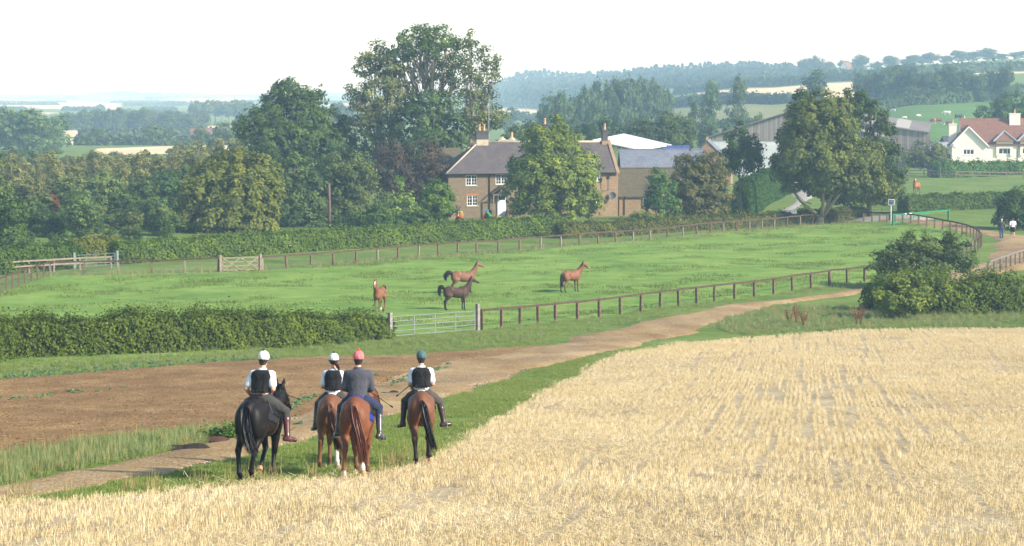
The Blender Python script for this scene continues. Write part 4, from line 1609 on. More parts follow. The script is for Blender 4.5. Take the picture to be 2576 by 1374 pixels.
        sv_ = np.array((dv[1], -dv[0], 0))
        arc = [mid + sv_ * 0.058 * math.cos(t) * 1.0 + np.array((0, 0, 0.125 * math.sin(t))) for t in np.linspace(0, math.pi, 9)]
        mb.tube(arc, 0.006, 5)
        mb.bar(mid - sv_ * 0.058, mid + sv_ * 0.058, 0.035, 0.008)
        if spec.get('stirrup', True):
            mb.build('stirrup_iron', mat_plain('steel', (0.5, 0.5, 0.5), 0.3, 0.05, metal=0.9), root)
    # helmet with silk cover
    hm = spec['helmet']
    hcm = m_cloth('helmet_' + hm['name'], hm['c'], 0.12, 0.6)
    hcc = hc + u * 0.045
    hl = add('helmet', blob('helmet', [ell(hcc + u * 0.02 - f * 0.004, (0.108, 0.128, 0.118), 0.03)], h, 0.0, 0.03, cut=lambda X, Y, Z: (hcc[2] - 0.045) - Z - 0.12 * ((X - hcc[0]) * f[0] + (Y - hcc[1]) * f[1])), hcm, root)
    lo_ = hm.get('low', (0.02, 0.02, 0.022))
    add('helmet_skirt', blob('helmet_skirt', [ell(hcc - u * 0.005 - f * 0.008, (0.100, 0.120, 0.125), 0.03)], h, 0.0, 0.03, cut=lambda X, Y, Z: np.maximum(np.maximum(Z - (hcc[2] - 0.02), hcc[2] - 0.105 - Z), ((X - hcc[0]) * f[0] + (Y - hcc[1]) * f[1]) - 0.035)), m_cloth('helmet_low', lo_, 0.2, 0.6), root)
    if hm.get('band'):
        ring = [hcc + np.array((0.110 * math.cos(t), 0.129 * math.sin(t), -0.020)) for t in np.linspace(0, 2 * math.pi, 25)]
        MB().tube(ring, 0.009, 6, cap=False).build('band', m_cloth('helmet_band', hm['band']), hl, smooth=True)
    if hm.get('pom'):
        add('pompom', blob('pompom', [ell(hcc + u * 0.145 - f * 0.012 + r_ * hm.get('pomx', 0.0), (0.03, 0.03, 0.028), 0.01), ell(hcc + u * 0.15 - f * 0.03, (0.02, 0.02, 0.02), 0.01)], 0.008, 0.0, 0.01), m_cloth('pom_' + hm['name'], hm['pom']), hl)
    MB().prism([hcc + f * 0.115 + r_ * -0.075 - u * 0.01, hcc + f * 0.185 - r_ * 0.05 - u * 0.022, hcc + f * 0.185 + r_ * 0.05 - u * 0.022, hcc + f * 0.115 + r_ * 0.075 - u * 0.01], (0, 0, 0.008)).build('peak', hcm, hl)
    if spec.get('hair'):
        g0 = hc - f * 0.09 - u * 0.03 + r_ * 0.03
        gd = [[g0 + r_ * k, g0 - f * 0.05 - u * 0.04 + r_ * (0.02 + k), g0 - f * 0.06 - u * 0.10 + r_ * (0.06 + k), g0 - f * 0.05 - u * 0.15 + r_ * (0.08 + k)] for k in (-0.015, 0, 0.015)]
        add('ponytail', strands('ponytail', gd, 60, 0.012, 0.006, 5), m_hair('brown_hair', (0.09, 0.035, 0.018)), root)
    elif spec.get('nape'):
        add('hair', blob('hair', [ell(hc - f * 0.035 - u * 0.055, (0.072, 0.062, 0.05), 0.02)], h, 0.0, 0.02), m_cloth('hair_' + spec['nape'][0], spec['nape'][1], 0.3), root)
    return root

# ---------------------------------------------------------------- trees and hedges
def m_foliage():
    N = NT('foliage')
    oi = N.n('ShaderNodeObjectInfo')
    t = N.attr('tint')
    n1 = N.noise(0.45, N.pos(), 3)
    t3 = N.math('ADD', N.math('MULTIPLY', t, 0.8), N.math('MULTIPLY', n1, 0.22), True)
    k = N.ramp(t3, [(0.0, (0.38, 0.45, 0.52)), (0.35, (0.75, 0.82, 0.82)), (0.65, (1.2, 1.2, 1.0)), (1.0, (2.2, 1.95, 1.2))])
    c = N.mix(1.0, N.mix(1.0, oi.outputs['Color'], (1.30, 1.30, 0.92), 'MULTIPLY'), k, 'MULTIPLY')
    N.col(c)
    N.set(Roughness=0.65)
    N.b.inputs['Specular IOR Level'].default_value = 0.12
    tr = N.n('ShaderNodeBsdfTranslucent')
    N.l(N.mix(1.0, c, (1.15, 1.2, 0.6), 'MULTIPLY'), tr.inputs['Color'])
    ms = N.n('ShaderNodeMixShader')
    ms.inputs[0].default_value = 0.30
    N.l(N.b.outputs[0], ms.inputs[1])
    N.l(tr.outputs[0], ms.inputs[2])
    N.l(ms.outputs[0], N.out.inputs['Surface'])
    return N.m


def m_bark(name, lo, hi):
    N = NT(name)
    p = N.coord('Object')
    n1 = N.noise(2.5, N.mapping(p, (3, 3, 0.5)), 6, 0.7)
    N.col(N.ramp(n1, [(0.3, lo), (0.7, hi)]))
    N.bump(n1, 0.06, 0.8)
    return N.m


M_fol = m_foliage()
M_bark = m_bark('bark_grey_brown', (0.07, 0.055, 0.04), (0.22, 0.175, 0.12))
M_barkp = m_bark('bark_pale', (0.20, 0.17, 0.11), (0.42, 0.36, 0.25))
M_birch = m_bark('bark_birch', (0.25, 0.22, 0.18), (0.55, 0.5, 0.43))


def leaf_cloud(lobes, leaf, clump, fill, seed, droop=0.0, inner=0.12, flat=0.7, name='crown', up=0.45, lim=60000):
    """leaves gathered in clumps over the outside of a set of ellipsoids (centre, radii)"""
    g = np.random.default_rng(seed)
    C, Rr, D = [], [], []
    for c, r in lobes:
        c, r = np.array(c, float), np.array(r, float)
        area = 4 * math.pi * ((r[0] * r[1])**1.6 / 3 + (r[0] * r[2])**1.6 / 3 + (r[1] * r[2])**1.6 / 3)**(1 / 1.6)
        n = max(5, int(area / (clump * clump * 1.9)))
        d = g.normal(0, 1, (n, 3))
        d /= np.linalg.norm(d, axis=1, keepdims=True)
        # fewer clumps under the crown
        keep = (d[:, 2] > -0.55) | (g.uniform(0, 1, n) < 0.45)
        d = d[keep]
        n = len(d)
        rad = g.uniform(0.80, 1.08, n)
        ins = g.uniform(0, 1, n) < inner
        rad[ins] = g.uniform(0.3, 0.8, ins.sum())
        sht = (g.uniform(0, 1, n) < 0.13) & (d[:, 2] > -0.2)
        rad[sht] = g.uniform(1.08, 1.28, sht.sum())
        C.append(c + d * r * rad[:, None])
        Rr.append(clump * np.where(sht, g.uniform(0.3, 0.6, n), g.uniform(0.45, 1.45, n)))
        nd = d / r
        D.append(nd / np.linalg.norm(nd, axis=1, keepdims=True))
    C, Rr, D = np.concatenate(C), np.concatenate(Rr), np.concatenate(D)
    npc = np.maximum(4, (fill * 4.2 * (Rr / leaf)**2)).astype(int)
    tot = npc.sum()
    if tot > lim:
        npc = np.maximum(3, (npc * lim / tot).astype(int))
    idx = np.repeat(np.arange(len(C)), npc)
    n = len(idx)
    o = g.normal(0, 1, (n, 3))
    o /= np.linalg.norm(o, axis=1, keepdims=True)
    o *= (g.uniform(0, 1, n)**0.45)[:, None]
    o = o * np.array((1, 1, flat))
    # leaves sit on the outer, upper half of a clump
    o += 0.25 * D[idx]
    pos = C[idx] + o * Rr[idx][:, None]
    if droop:
        pos[:, 2] -= droop * Rr[idx] * (np.hypot(o[:, 0], o[:, 1])**2)
    nr = 0.8 * D[idx] + up * np.array((0, 0, 1.0)) + 0.6 * o + g.normal(0, 0.45, (n, 3))
    ct = g.uniform(0, 1, len(C))
    tint = np.clip(0.6 * ct[idx] + 0.4 * g.uniform(0, 1, n), 0, 1)
    return leaf_quads(pos, nr, leaf * g.uniform(0.65, 1.25, n), tint, g, name=name), C


def limb(mb, a, b, ra, rb, g, sag=0.12, n=5, sides=6):
    a, b = np.array(a, float), np.array(b, float)
    L = np.linalg.norm(b - a)
    pts, rad = [], []
    off = g.normal(0, 1, 3) * L * 0.05
    for k in range(n + 1):
        t = k / n
        p = a * (1 - t) + b * t + off * math.sin(math.pi * t)
        p[2] += -sag * L * math.sin(math.pi * t) * 0.5 + 0.0
        p[:2] += (b - a)[:2] * 0.12 * math.sin(math.pi * t)
        pts.append(p)
        rad.append(ra * (1 - t) + rb * t)
    mb.tube(pts, rad, sides)


def trunk_mesh(base, split, lobes, clumps, r0, seed, stems=1, twigs=60, flare=1.35, maxlimbs=99):
    g = np.random.default_rng(seed)
    mb = MB()
    base, split = np.array(base, float), np.array(split, float)
    mb.tube([base - np.array((0, 0, 0.3)), base + np.array((0, 0, 0.15)), base * 0.75 + split * 0.25, base * 0.4 + split * 0.6, split], [r0 * flare * 1.15, r0 * flare, r0, r0 * 0.92, r0 * 0.8], 9)
    for c, r in lobes[:maxlimbs]:
        c = np.array(c, float)
        e = c + np.array((0, 0, 0.35 * r[2]))
        limb(mb, split - np.array((0, 0, 0.05)), e, r0 * 0.5, r0 * 0.10, g, 0.25, 6, 6)
    if len(clumps):
        cl = clumps[g.permutation(len(clumps))[:twigs]]
        lc = np.array([c for c, _ in lobes])
        for c in cl:
            k = np.argmin(np.linalg.norm(lc - c, axis=1))
            a = split * g.uniform(0.15, 0.5) + lc[k] * 1.0
            f_ = g.uniform(0.35, 0.9)
            a = split * (1 - f_) + lc[k] * f_
            limb(mb, a, c, r0 * 0.16, 0.02, g, 0.15, 3, 4)
    return mb.mesh('trunk', smooth=True)


def tree_px(name, label, cat, bx, d, lobes, color, leaf=0.2, clump=0.75, fill=0.8, seed=1, r0=0.3, split=0.35, bark=None, group=None, droop=0.0, inner=0.12, lim=42000, twigs=60, flat=0.7, maxlimbs=99, up=0.45):
    """a tree d metres away with crown lobes given as (px, py, half width, half height[, nearer by]) on the photograph"""
    s = d / FPX
    bx0 = at(bx, 500, d)[0]
    base = np.array((bx0, d, hz(bx0, d)))
    root = empty(name, base, 0, label, cat, group)
    Lw = []
    for lb in lobes:
        dd = lb[4] if len(lb) > 4 else 0.0
        c = at(lb[0], lb[1], d - dd)
        rx, ry = lb[2] * s, lb[3] * s
        Lw.append((c - base, (rx, 0.5 * (rx + min(rx, ry * 1.3)), ry)))
    me, cl = leaf_cloud(Lw, leaf, clump, fill, seed, droop, inner, flat, lim=lim, up=up)
    cr = add('crown', me, M_fol, root)
    cr.color = (*color, 1)
    zt = np.mean([c[2] for c, _ in Lw])
    sp = np.array((np.mean([c[0] for c, _ in Lw]) * 0.35, 0.35 * np.mean([c[1] for c, _ in Lw]), max(0.8, zt * split)))
    add('trunk', trunk_mesh((0, 0, 0), sp, Lw, cl, r0, seed + 5, twigs=twigs, maxlimbs=maxlimbs), bark or M_bark, root)
    return root


G_ = dict(oak=(0.058, 0.095, 0.035), syc=(0.065, 0.10, 0.038), ches=(0.12, 0.13, 0.028), dark=(0.035, 0.065, 0.028), plum=(0.055, 0.04, 0.045), light=(0.085, 0.13, 0.035), pear=(0.125, 0.16, 0.045),
          teal=(0.055, 0.09, 0.045), olive=(0.08, 0.095, 0.04), brown=(0.10, 0.09, 0.045), hedge=(0.065, 0.105, 0.025), hedged=(0.05, 0.085, 0.022), yellow=(0.15, 0.15, 0.03))

# the tall sycamores beside the farmhouse
tree_px('sycamore_tree', 'tallest sycamore with open rounded crown and forked bare trunk left of the farmhouse', 'tree', 1085, 262,
        [(1050, 100, 44, 32, 0), (1095, 98, 44, 32, 1), (1012, 130, 30, 30, 1), (1135, 130, 24, 34, -1), (1070, 135, 42, 26, 2), (1120, 175, 32, 22, 0), (1000, 172, 22, 22, 1), (1040, 178, 26, 20, -2), (1090, 205, 26, 14, 1), (1145, 205, 18, 14, 0), (985, 215, 18, 14, 0)], G_['syc'], 0.20, 0.7, 0.6, 3, 0.55, 0.55, M_barkp, twigs=130, inner=0.06)
tree_px('sycamore_tree', 'paler thin-leaved tall tree standing left of the tallest sycamore', 'tree', 985, 262,
        [(945, 140, 34, 30, 0), (975, 165, 38, 34, 1), (925, 175, 30, 30, 0), (960, 205, 44, 34, 1), (895, 228, 28, 20, 1), (1000, 232, 36, 30, 1), (930, 250, 44, 32, 2), (985, 280, 48, 40, 2), (915, 300, 40, 34, 2), (960, 330, 50, 40, 2)], (0.10, 0.115, 0.055), 0.19, 0.7, 0.48, 4, 0.45, 0.45, M_barkp, twigs=110)
tree_px('sycamore_tree', 'sparse tall tree with bare grey trunk overhanging the farmhouse chimney', 'tree', 1165, 258,
        [(1190, 108, 26, 24, 0), (1228, 148, 24, 28, 0), (1175, 150, 22, 30, 1), (1200, 185, 34, 24, 1), (1240, 190, 16, 14, 0), (1185, 225, 36, 26, 1), (1222, 240, 26, 20, 0), (1205, 275, 40, 24, 1), (1245, 292, 32, 28, 0), (1190, 315, 44, 30, 1)], (0.085, 0.105, 0.045), 0.19, 0.7, 0.42, 5, 0.38, 0.5, M_barkp, twigs=120)
tree_px('ivy_tree', 'dark ivy-clad tree filling the gap below the tallest sycamore', 'tree', 1075, 256,
        [(1085, 270, 66, 34, 0), (1050, 320, 60, 45, 1), (1120, 330, 55, 50, 1), (1085, 390, 75, 60, 2)], G_['teal'], 0.22, 0.8, 0.8, 6, 0.4, 0.3)
# the oak and its neighbours
tree_px('oak_tree', 'big dark green oak with a thinner raised top, left of the tall sycamores', 'tree', 745, 262,
        [(745, 232, 58, 28, -1), (705, 250, 38, 26, -1), (785, 255, 40, 26, -1), (690, 305, 72, 38, 0), (750, 310, 70, 44, 2), (640, 335, 48, 40, 1), (815, 320, 55, 42, 1), (850, 350, 40, 34, 1), (700, 360, 85, 45, 3), (790, 375, 75, 45, 3), (720, 420, 90, 50, 3)], G_['oak'], 0.20, 0.75, 0.85, 7, 0.55, 0.4, lim=52000)
tree_px('horse_chestnut_tree', 'yellowing horse chestnut with big dense crown behind the hedge', 'tree', 570, 215,
        [(600, 425, 66, 42, 0), (550, 440, 60, 42, 1), (655, 440, 48, 40, 0), (520, 490, 70, 50, 2), (610, 495, 90, 60, 2), (665, 510, 42, 48, 1), (470, 545, 62, 42, 2), (560, 555, 100, 44, 3), (640, 560, 60, 38, 2)], (0.105, 0.12, 0.032), 0.19, 0.62, 0.95, 8, 0.4, 0.3, lim=48000, droop=0.35)
tree_px('ash_tree', 'dark green feathery tree between the chestnut and the utility pole', 'tree', 750, 222,
        [(740, 440, 50, 50, 0), (720, 500, 52, 52, 1), (780, 490, 46, 56, 0), (760, 550, 66, 44, 1)], (0.062, 0.095, 0.045), 0.17, 0.6, 0.8, 9, 0.3, 0.3, droop=0.5)
tree_px('ash_tree', 'greyish green tree right of the utility pole behind the hedge', 'tree', 880, 224,
        [(860, 420, 50, 40, -1), (890, 450, 52, 46, 0), (855, 490, 50, 50, 0), (915, 500, 50, 48, 0), (880, 545, 72, 40, 1)], (0.075, 0.10, 0.05), 0.17, 0.6, 0.75, 10, 0.3, 0.3, droop=0.4)
tree_px('plum_tree', 'purple-leaved tree with dusky crown left of the farmhouse', 'tree', 985, 240,
        [(975, 385, 36, 38, 0), (1010, 420, 40, 40, 1), (965, 440, 38, 40, 1), (1000, 480, 46, 40, 1)], G_['plum'], 0.17, 0.6, 0.75, 11, 0.25, 0.35)
tree_px('plum_tree', 'purple-leaved tree with bare twigs touching the farmhouse roof edge', 'tree', 1075, 240,
        [(1070, 400, 40, 40, 0), (1095, 430, 36, 40, 1), (1050, 450, 40, 44, 1), (1085, 490, 44, 44, 1)], (0.06, 0.042, 0.045), 0.17, 0.6, 0.7, 12, 0.25, 0.35)
tree_px('walnut_sapling', 'light green upswept sapling in front of the purple trees', 'tree', 1003, 216,
        [(1003, 470, 9, 30, 0), (985, 500, 18, 16, 0), (1025, 500, 18, 16, 0), (975, 530, 22, 14, 0), (1035, 532, 22, 14, 0), (1003, 520, 16, 30, 0)], (0.13, 0.19, 0.06), 0.15, 0.42, 0.6, 13, 0.1, 0.6, twigs=30)
tree_px('laurel_bush', 'rounded green shrub hugging the left corner of the farmhouse', 'shrub', 1105, 222,
        [(1100, 490, 34, 34, 0), (1120, 515, 26, 36, 0), (1085, 525, 34, 34, 1)], (0.075, 0.13, 0.03), 0.13, 0.42, 1.0, 14, 0.15, 0.2, twigs=20)
tree_px('understorey_shrub', 'dark leafy shrub under the trees, behind the tall hedge', 'shrub', 930, 212,
        [(900, 560, 50, 26, 0), (950, 555, 46, 30, 0), (1000, 565, 40, 24, 0), (1045, 560, 36, 26, 0)], (0.05, 0.09, 0.03), 0.15, 0.5, 0.9, 15, 0.12, 0.2, twigs=20)
# pear tree in front of the house
tree_px('pear_tree', 'big yellow-green pear tree hiding the middle of the farmhouse front', 'tree', 1392, 222,
        [(1395, 320, 26, 32, 0), (1420, 345, 40, 34, 0), (1360, 350, 40, 36, 0), (1395, 385, 78, 44, 0), (1330, 415, 48, 40, 0), (1460, 415, 46, 44, 0), (1390, 440, 95, 50, 2), (1320, 480, 48, 46, 1), (1462, 490, 50, 52, 1), (1395, 510, 95, 46, 2)], G_['pear'], 0.165, 0.6, 0.9, 16, 0.35, 0.3, droop=0.6, lim=52000)
# garden to the right of the house
tree_px('willow_shrub', 'bluish green willow-like shrub beside the low stone wing', 'shrub', 1655, 216,
        [(1655, 455, 24, 26, 0), (1665, 490, 34, 34, 0), (1645, 520, 28, 30, 0), (1685, 525, 24, 26, 0)], (0.06, 0.115, 0.05), 0.14, 0.45, 0.8, 17, 0.12, 0.3, twigs=20)
tree_px('garden_tree', 'bronze and purple leaved bushy garden tree right of the low stone wing', 'tree', 1765, 222,
        [(1750, 415, 46, 30, 0), (1790, 425, 44, 34, 0), (1745, 460, 50, 36, 1), (1790, 480, 46, 44, 1), (1740, 500, 46, 40, 2), (1770, 530, 50, 30, 2)], (0.085, 0.085, 0.045), 0.15, 0.5, 0.85, 18, 0.2, 0.3)
tree_px('slender_tree', 'slim dark green tree with bare lower trunk left of the driveway hedge', 'tree', 1862, 228,
        [(1862, 335, 20, 26, 0), (1850, 365, 32, 30, 0), (1885, 370, 30, 28, 0), (1865, 400, 44, 30, 0), (1840, 415, 24, 20, 0), (1890, 410, 26, 20, 0)], (0.04, 0.08, 0.035), 0.16, 0.55, 0.75, 19, 0.16, 0.6, twigs=40)
# the big sycamore by the drive
tree_px('sycamore_tree', 'broad olive-green sycamore with pale forked trunk beside the driveway', 'tree', 2062, 226,
        [(2070, 262, 50, 34, 0), (1985, 395, 40, 34, 1), (2140, 400, 60, 50, 2), (2040, 390, 60, 50, 3), (2100, 350, 60, 48, 1), (2030, 290, 46, 38, 1), (2105, 285, 50, 40, 0), (2060, 320, 80, 48, 2), (2000, 345, 40, 40, 1), (2050, 400, 85, 50, 4), (2180, 395, 40, 44, 0), (2020, 438, 46, 36, 3), (2090, 440, 60, 40, 3), (2165, 455, 60, 36, 2), (1975, 425, 34, 26, 2), (2000, 462, 30, 24, 1), (2150, 480, 60, 24, -2), (2090, 478, 60, 22, -4), (2215, 470, 44, 36, 0)], (0.085, 0.105, 0.038), 0.18, 0.62, 0.95, 20, 0.42, 0.10, M_barkp, lim=60000, droop=0.4, twigs=40, maxlimbs=5)
tree_px('beech_tree', 'darker feathery tree with upswept shoots behind the broad sycamore', 'tree', 2190, 236,
        [(2150, 250, 30, 30, 0), (2020, 262, 20, 28, 0), (2190, 300, 34, 40, 0), (2215, 350, 34, 44, 0), (2225, 400, 42, 40, 0), (2235, 440, 40, 40, 1), (2210, 480, 52, 30, 1), (2150, 490, 50, 22, 0)], (0.045, 0.075, 0.032), 0.17, 0.6, 0.75, 21, 0.3, 0.3, lim=40000)
tree_px('apple_tree', 'small round-headed tree in front of the white house end', 'tree', 2337, 345,
        [(2330, 385, 40, 24, 0), (2360, 395, 30, 22, 0), (2305, 400, 28, 20, 0)], (0.085, 0.105, 0.04), 0.22, 0.7, 0.8, 22, 0.3, 0.45)
tree_px('lime_tree', 'dense green tree rising behind the white house roof', 'tree', 2540, 420,
        [(2500, 295, 44, 30, 0), (2550, 275, 52, 36, 0), (2590, 300, 50, 50, 0), (2530, 320, 70, 34, 0)], (0.055, 0.10, 0.03), 0.27, 0.95, 0.8, 23, 0.4, 0.35)
tree_px('round_tree', 'round-topped dark tree behind the white roofed shed', 'tree', 1665, 330,
        [(1660, 315, 42, 28, 0), (1620, 335, 38, 30, 0), (1705, 335, 40, 30, 0), (1665, 350, 75, 30, 1)], (0.05, 0.075, 0.035), 0.24, 0.85, 0.85, 24, 0.4, 0.3)
tree_px('round_tree', 'low dark bushy tree behind the farmhouse ridge, right of the pear tree top', 'tree', 1510, 330,
        [(1510, 330, 40, 26, 0), (1480, 345, 36, 24, 0), (1545, 345, 36, 24, 0)], (0.05, 0.08, 0.045), 0.24, 0.8, 0.85, 25, 0.35, 0.3)
tree_px('round_tree', 'bushy tree behind the farmhouse ridge, left of the pear tree top', 'tree', 1320, 330,
        [(1300, 345, 34, 22, 0), (1340, 335, 36, 24, 0)], (0.065, 0.10, 0.045), 0.24, 0.8, 0.85, 26, 0.35, 0.3)


# ------------------------------------------------ hedges
def hedge(name, label, line, height, width, color, leaf=0.11, layers=2.6, seed=1, rough=0.22, cat='hedge', group=None, ends=True, bulge=0.25, lim=84000):
    """hedge along a ground polyline of world points; height may be a list along the line"""
    g = np.random.default_rng(seed)
    L = np.array([(p[0], p[1]) for p in line], float)
    seg = np.hypot(*np.diff(L, axis=0).T)
    cum = np.concatenate([[0], np.cumsum(seg)])
    tot = cum[-1]
    hts = np.interp(np.linspace(0, 1, 40), np.linspace(0, 1, len(height)), height) if hasattr(height, '__len__') else np.full(40, height)
    hav = hts.mean()
    per = 2 * hav + width
    n = min(lim, int(tot * per * layers / (leaf * leaf * 1.24)))
    u = g.uniform(0, tot, n)
    v = g.uniform(0, per, n)
    px_ = np.interp(u, cum, L[:, 0])
    py_ = np.interp(u, cum, L[:, 1])
    e = 0.5
    dx = np.interp(np.clip(u + e, 0, tot), cum, L[:, 0]) - np.interp(np.clip(u - e, 0, tot), cum, L[:, 0])
    dy = np.interp(np.clip(u + e, 0, tot), cum, L[:, 1]) - np.interp(np.clip(u - e, 0, tot), cum, L[:, 1])
    dl = np.hypot(dx, dy) + 1e-9
    nx, ny = dy / dl, -dx / dl
    h = np.interp(u / tot, np.linspace(0, 1, 40), hts) * (1 + 0.05 * np.sin(u * 1.3 + seed) + 0.04 * np.sin(u * 3.1 + 2))
    vv = v / per
    a, b = hav / per, (hav + width) / per
    side = np.where(vv < a, 1, np.where(vv > b, -1, 0))
    off = np.where(side == 1, width / 2, np.where(side == -1, -width / 2, (0.5 - (vv - a) / (b - a)) * width))
    zz = np.where(side == 1, vv / a, np.where(side == -1, (1 - vv) / (1 - b), 1.0))
    # lumpy face
    lump = 0.5 * np.sin(u * 1.7 + zz * 3 + seed) + 0.35 * np.sin(u * 4.3 - zz * 5) + 0.3 * np.sin(u * 8.9 + zz * 9.0 + 1)
    dep = lump * rough * 0.5 + g.normal(0, rough * 0.35, n) - np.abs(g.normal(0, 0.08, n))
    shape = 1 - bulge * zz**3
    ox = np.where(side == 0, off * (1 - bulge * 0.9), off * shape) + np.where(side == 0, 0, side * dep)
    z = zz * h + np.where(side == 0, dep + g.exponential(rough * 0.35, n), 0)
    # end caps
    X = px_ + nx * ox
    Y = py_ + ny * ox
    z0 = H(X, Y)
    nrm = np.stack([nx * side, ny * side, np.where(side == 0, 1.0, 0.25)], 1) + g.normal(0, 0.5, (n, 3))
    tl = 0.5 + 0.3 * np.sin(u * 0.9 + seed * 2) * np.sin(zz * 2.2 + u * 0.37) + 0.22 * np.sin(u * 2.3 + zz * 5 + seed)
    tint = np.clip(0.5 * tl + 0.5 * g.uniform(0, 1, n), 0, 1)
    org = np.array((L[:, 0].mean(), L[:, 1].mean(), 0))
    org[2] = hz(org[0], org[1])
    pos = np.stack([X, Y, z0 + np.maximum(z, 0.03)], 1) - org
    ne = min(lim // 20, int(hav * width * layers * 1.3 / (leaf * leaf * 1.24)))
    for k, sgn in ((0, -1), (len(L) - 1, 1)):
        dd_ = (L[1] - L[0]) if k == 0 else (L[-1] - L[-2])
        dd_ = dd_ / np.hypot(*dd_)
        hh_ = hts[0] if k == 0 else hts[-1]
        o_ = g.uniform(-0.5, 0.5, ne) * width
        z_ = g.uniform(0, 1, ne)
        o_ *= 1 - bulge * z_**3
        t_ = sgn * (g.normal(0.05, rough * 0.4, ne) + 0.15 * np.sin(o_ * 5 + z_ * 7))
        X_ = L[k, 0] + dd_[1] * o_ + dd_[0] * t_
        Y_ = L[k, 1] - dd_[0] * o_ + dd_[1] * t_
        pos = np.concatenate([pos, np.stack([X_, Y_, H(X_, Y_) + 0.03 + z_ * hh_], 1) - org])
        nrm = np.concatenate([nrm, np.stack([np.full(ne, dd_[0] * sgn), np.full(ne, dd_[1] * sgn), np.full(ne, 0.25)], 1) + g.normal(0, 0.5, (ne, 3))])
        tint = np.concatenate([tint, g.uniform(0.1, 0.9, ne)])
        n += ne
    root = empty(name, org, 0, label, cat, group)
    f = add('foliage', leaf_quads(pos, nrm, leaf * g.uniform(0.6, 1.3, n), tint, g, name='hedge_leaves'), M_fol, root)
    f.color = (*color, 1)
    # woody inside
    mb = MB()
    m = max(3, int(tot / 2.0))
    ring = []
    for i in range(m + 1):
        t = tot * (0.006 + 0.988 * i / m)
        cx_, cy_ = np.interp(t, cum, L[:, 0]), np.interp(t, cum, L[:, 1])
        k = min(int(np.searchsorted(cum, t)) , len(seg)) - 1
        k = max(0, k)
        d_ = (L[k + 1] - L[k]) / (seg[k] + 1e-9)
        nn = np.array((d_[1], -d_[0]))
        hh = np.interp(t / tot, np.linspace(0, 1, 40), hts) * 0.84
        w1, w2 = width * 0.36, width * 0.27
        z_ = hz(cx_, cy_)
        ring.append([np.array((cx_ + nn[0] * o_, cy_ + nn[1] * o_, z_ + zz_)) - org for o_, zz_ in ((w1, 0.02), (w1, hh * 0.6), (w2, hh), (-w2, hh), (-w1, hh * 0.6), (-w1, 0.02))])
    b0 = 0
    for r_ in ring:
        mb.v += [tuple(p) for p in r_]
    for i in range(m):
        for j in range(5):
            a_ = i * 6 + j
            mb.f.append((a_, a_ + 1, a_ + 7, a_ + 6))
    mb.f.append(tuple(range(5, -1, -1)))
    mb.f.append(tuple(m * 6 + j for j in range(6)))
    mb.build('branches', mat_plain('hedge_wood', (0.035, 0.032, 0.018), 0.95, 0.4, 3.0, bump=0.05), root)
    return root


def gl(*pts):
    return [gnd(*p) for p in pts]


hedge('field_hedge', 'bushy field hedge left of the riders, in front of the paddock', gl((-330, 968), (0, 903), (200, 896), (400, 888), (600, 878), (800, 866), (960, 850)), [1.75, 1.6, 1.45, 1.7, 1.6, 1.7, 1.55, 1.25, 0.95], 1.5, (0.075, 0.105, 0.025), 0.075, 2.9, 1, 0.34)
hedge('tall_hedge', 'long trimmed tall hedge along the far side of the paddock', gl((287, 664), (420, 655), (700, 636), (1000, 619), (1200, 606), (1420, 593)), [1.65, 1.7, 1.7, 1.75, 1.8, 1.8], 1.9, (0.08, 0.122, 0.03), 0.12, 2.6, 2, 0.18)
hedge('low_hedge', 'lower trimmed hedge between the farmhouse garden and the paddock', gl((1405, 600), (1600, 591), (1900, 572), (2050, 560), (2165, 549)), [1.35, 1.3, 1.25, 1.2, 1.2], 1.5, (0.085, 0.095, 0.035), 0.11, 2.5, 3, 0.25)
hedge('corner_hedge', 'dark hedge at the left edge behind the wooden rails', gl((-240, 712), (-60, 695), (60, 685), (185, 672)), [2.3, 2.1, 1.9, 1.75], 1.8, (0.055, 0.095, 0.025), 0.12, 2.5, 4, 0.3)
hedge('yellow_hedge', 'short flat yellow-green hedge behind the metal gate', gl((178, 651), (295, 643)), [1.6, 1.6], 1.2, (0.13, 0.14, 0.03), 0.11, 2.6, 5, 0.15)
hedge('driveway_hedge', 'tall dark clipped hedge curving beside the driveway', [at(1865, 527, 236) * np.array((1, 1, 0)), at(1905, 518, 262) * np.array((1, 1, 0)), at(1955, 505, 292) * np.array((1, 1, 0)), at(1975, 495, 300) * np.array((1, 1, 0))], [3.6, 3.8, 3.9, 3.8], 2.2, (0.035, 0.075, 0.025), 0.13, 2.6, 6, 0.12)
hedge('roadside_hedge', 'clipped hedge running right from behind the solar panel sign', gl((2272, 536), (2400, 528), (2600, 518), (2800, 508)), [1.75, 1.7, 1.6, 1.5], 1.8, (0.06, 0.095, 0.028), 0.13, 2.5, 7, 0.18)
hedge('cottage_hedge', 'leafy green hedge in front of the white house', gl((2352, 447), (2450, 445), (2700, 440)), [2.3, 2.1, 2.0], 2.0, (0.06, 0.125, 0.03), 0.19, 2.3, 8, 0.4)
hedge('verge_hedge', 'wild mixed hedge of thorn and elder at the right edge of the stubble', gl((2205, 778), (2330, 790), (2500, 786), (2900, 780)), [1.6, 2.0, 1.9, 1.75, 1.8], 2.4, (0.085, 0.12, 0.03), 0.10, 2.5, 9, 0.5)
tree_px('thorn_bush', 'tall grey-green wild bush at the paddock corner by the track', 'shrub', 2310, 148,
        [(2310, 618, 34, 34, 0), (2262, 645, 36, 32, 0), (2350, 630, 40, 34, 0), (2410, 625, 36, 38, 0), (2300, 668, 74, 26, 1), (2395, 665, 52, 28, 1), (2215, 668, 24, 26, 0)], (0.075, 0.105, 0.045), 0.11, 0.42, 0.85, 31, 0.12, 0.25, lim=42000)
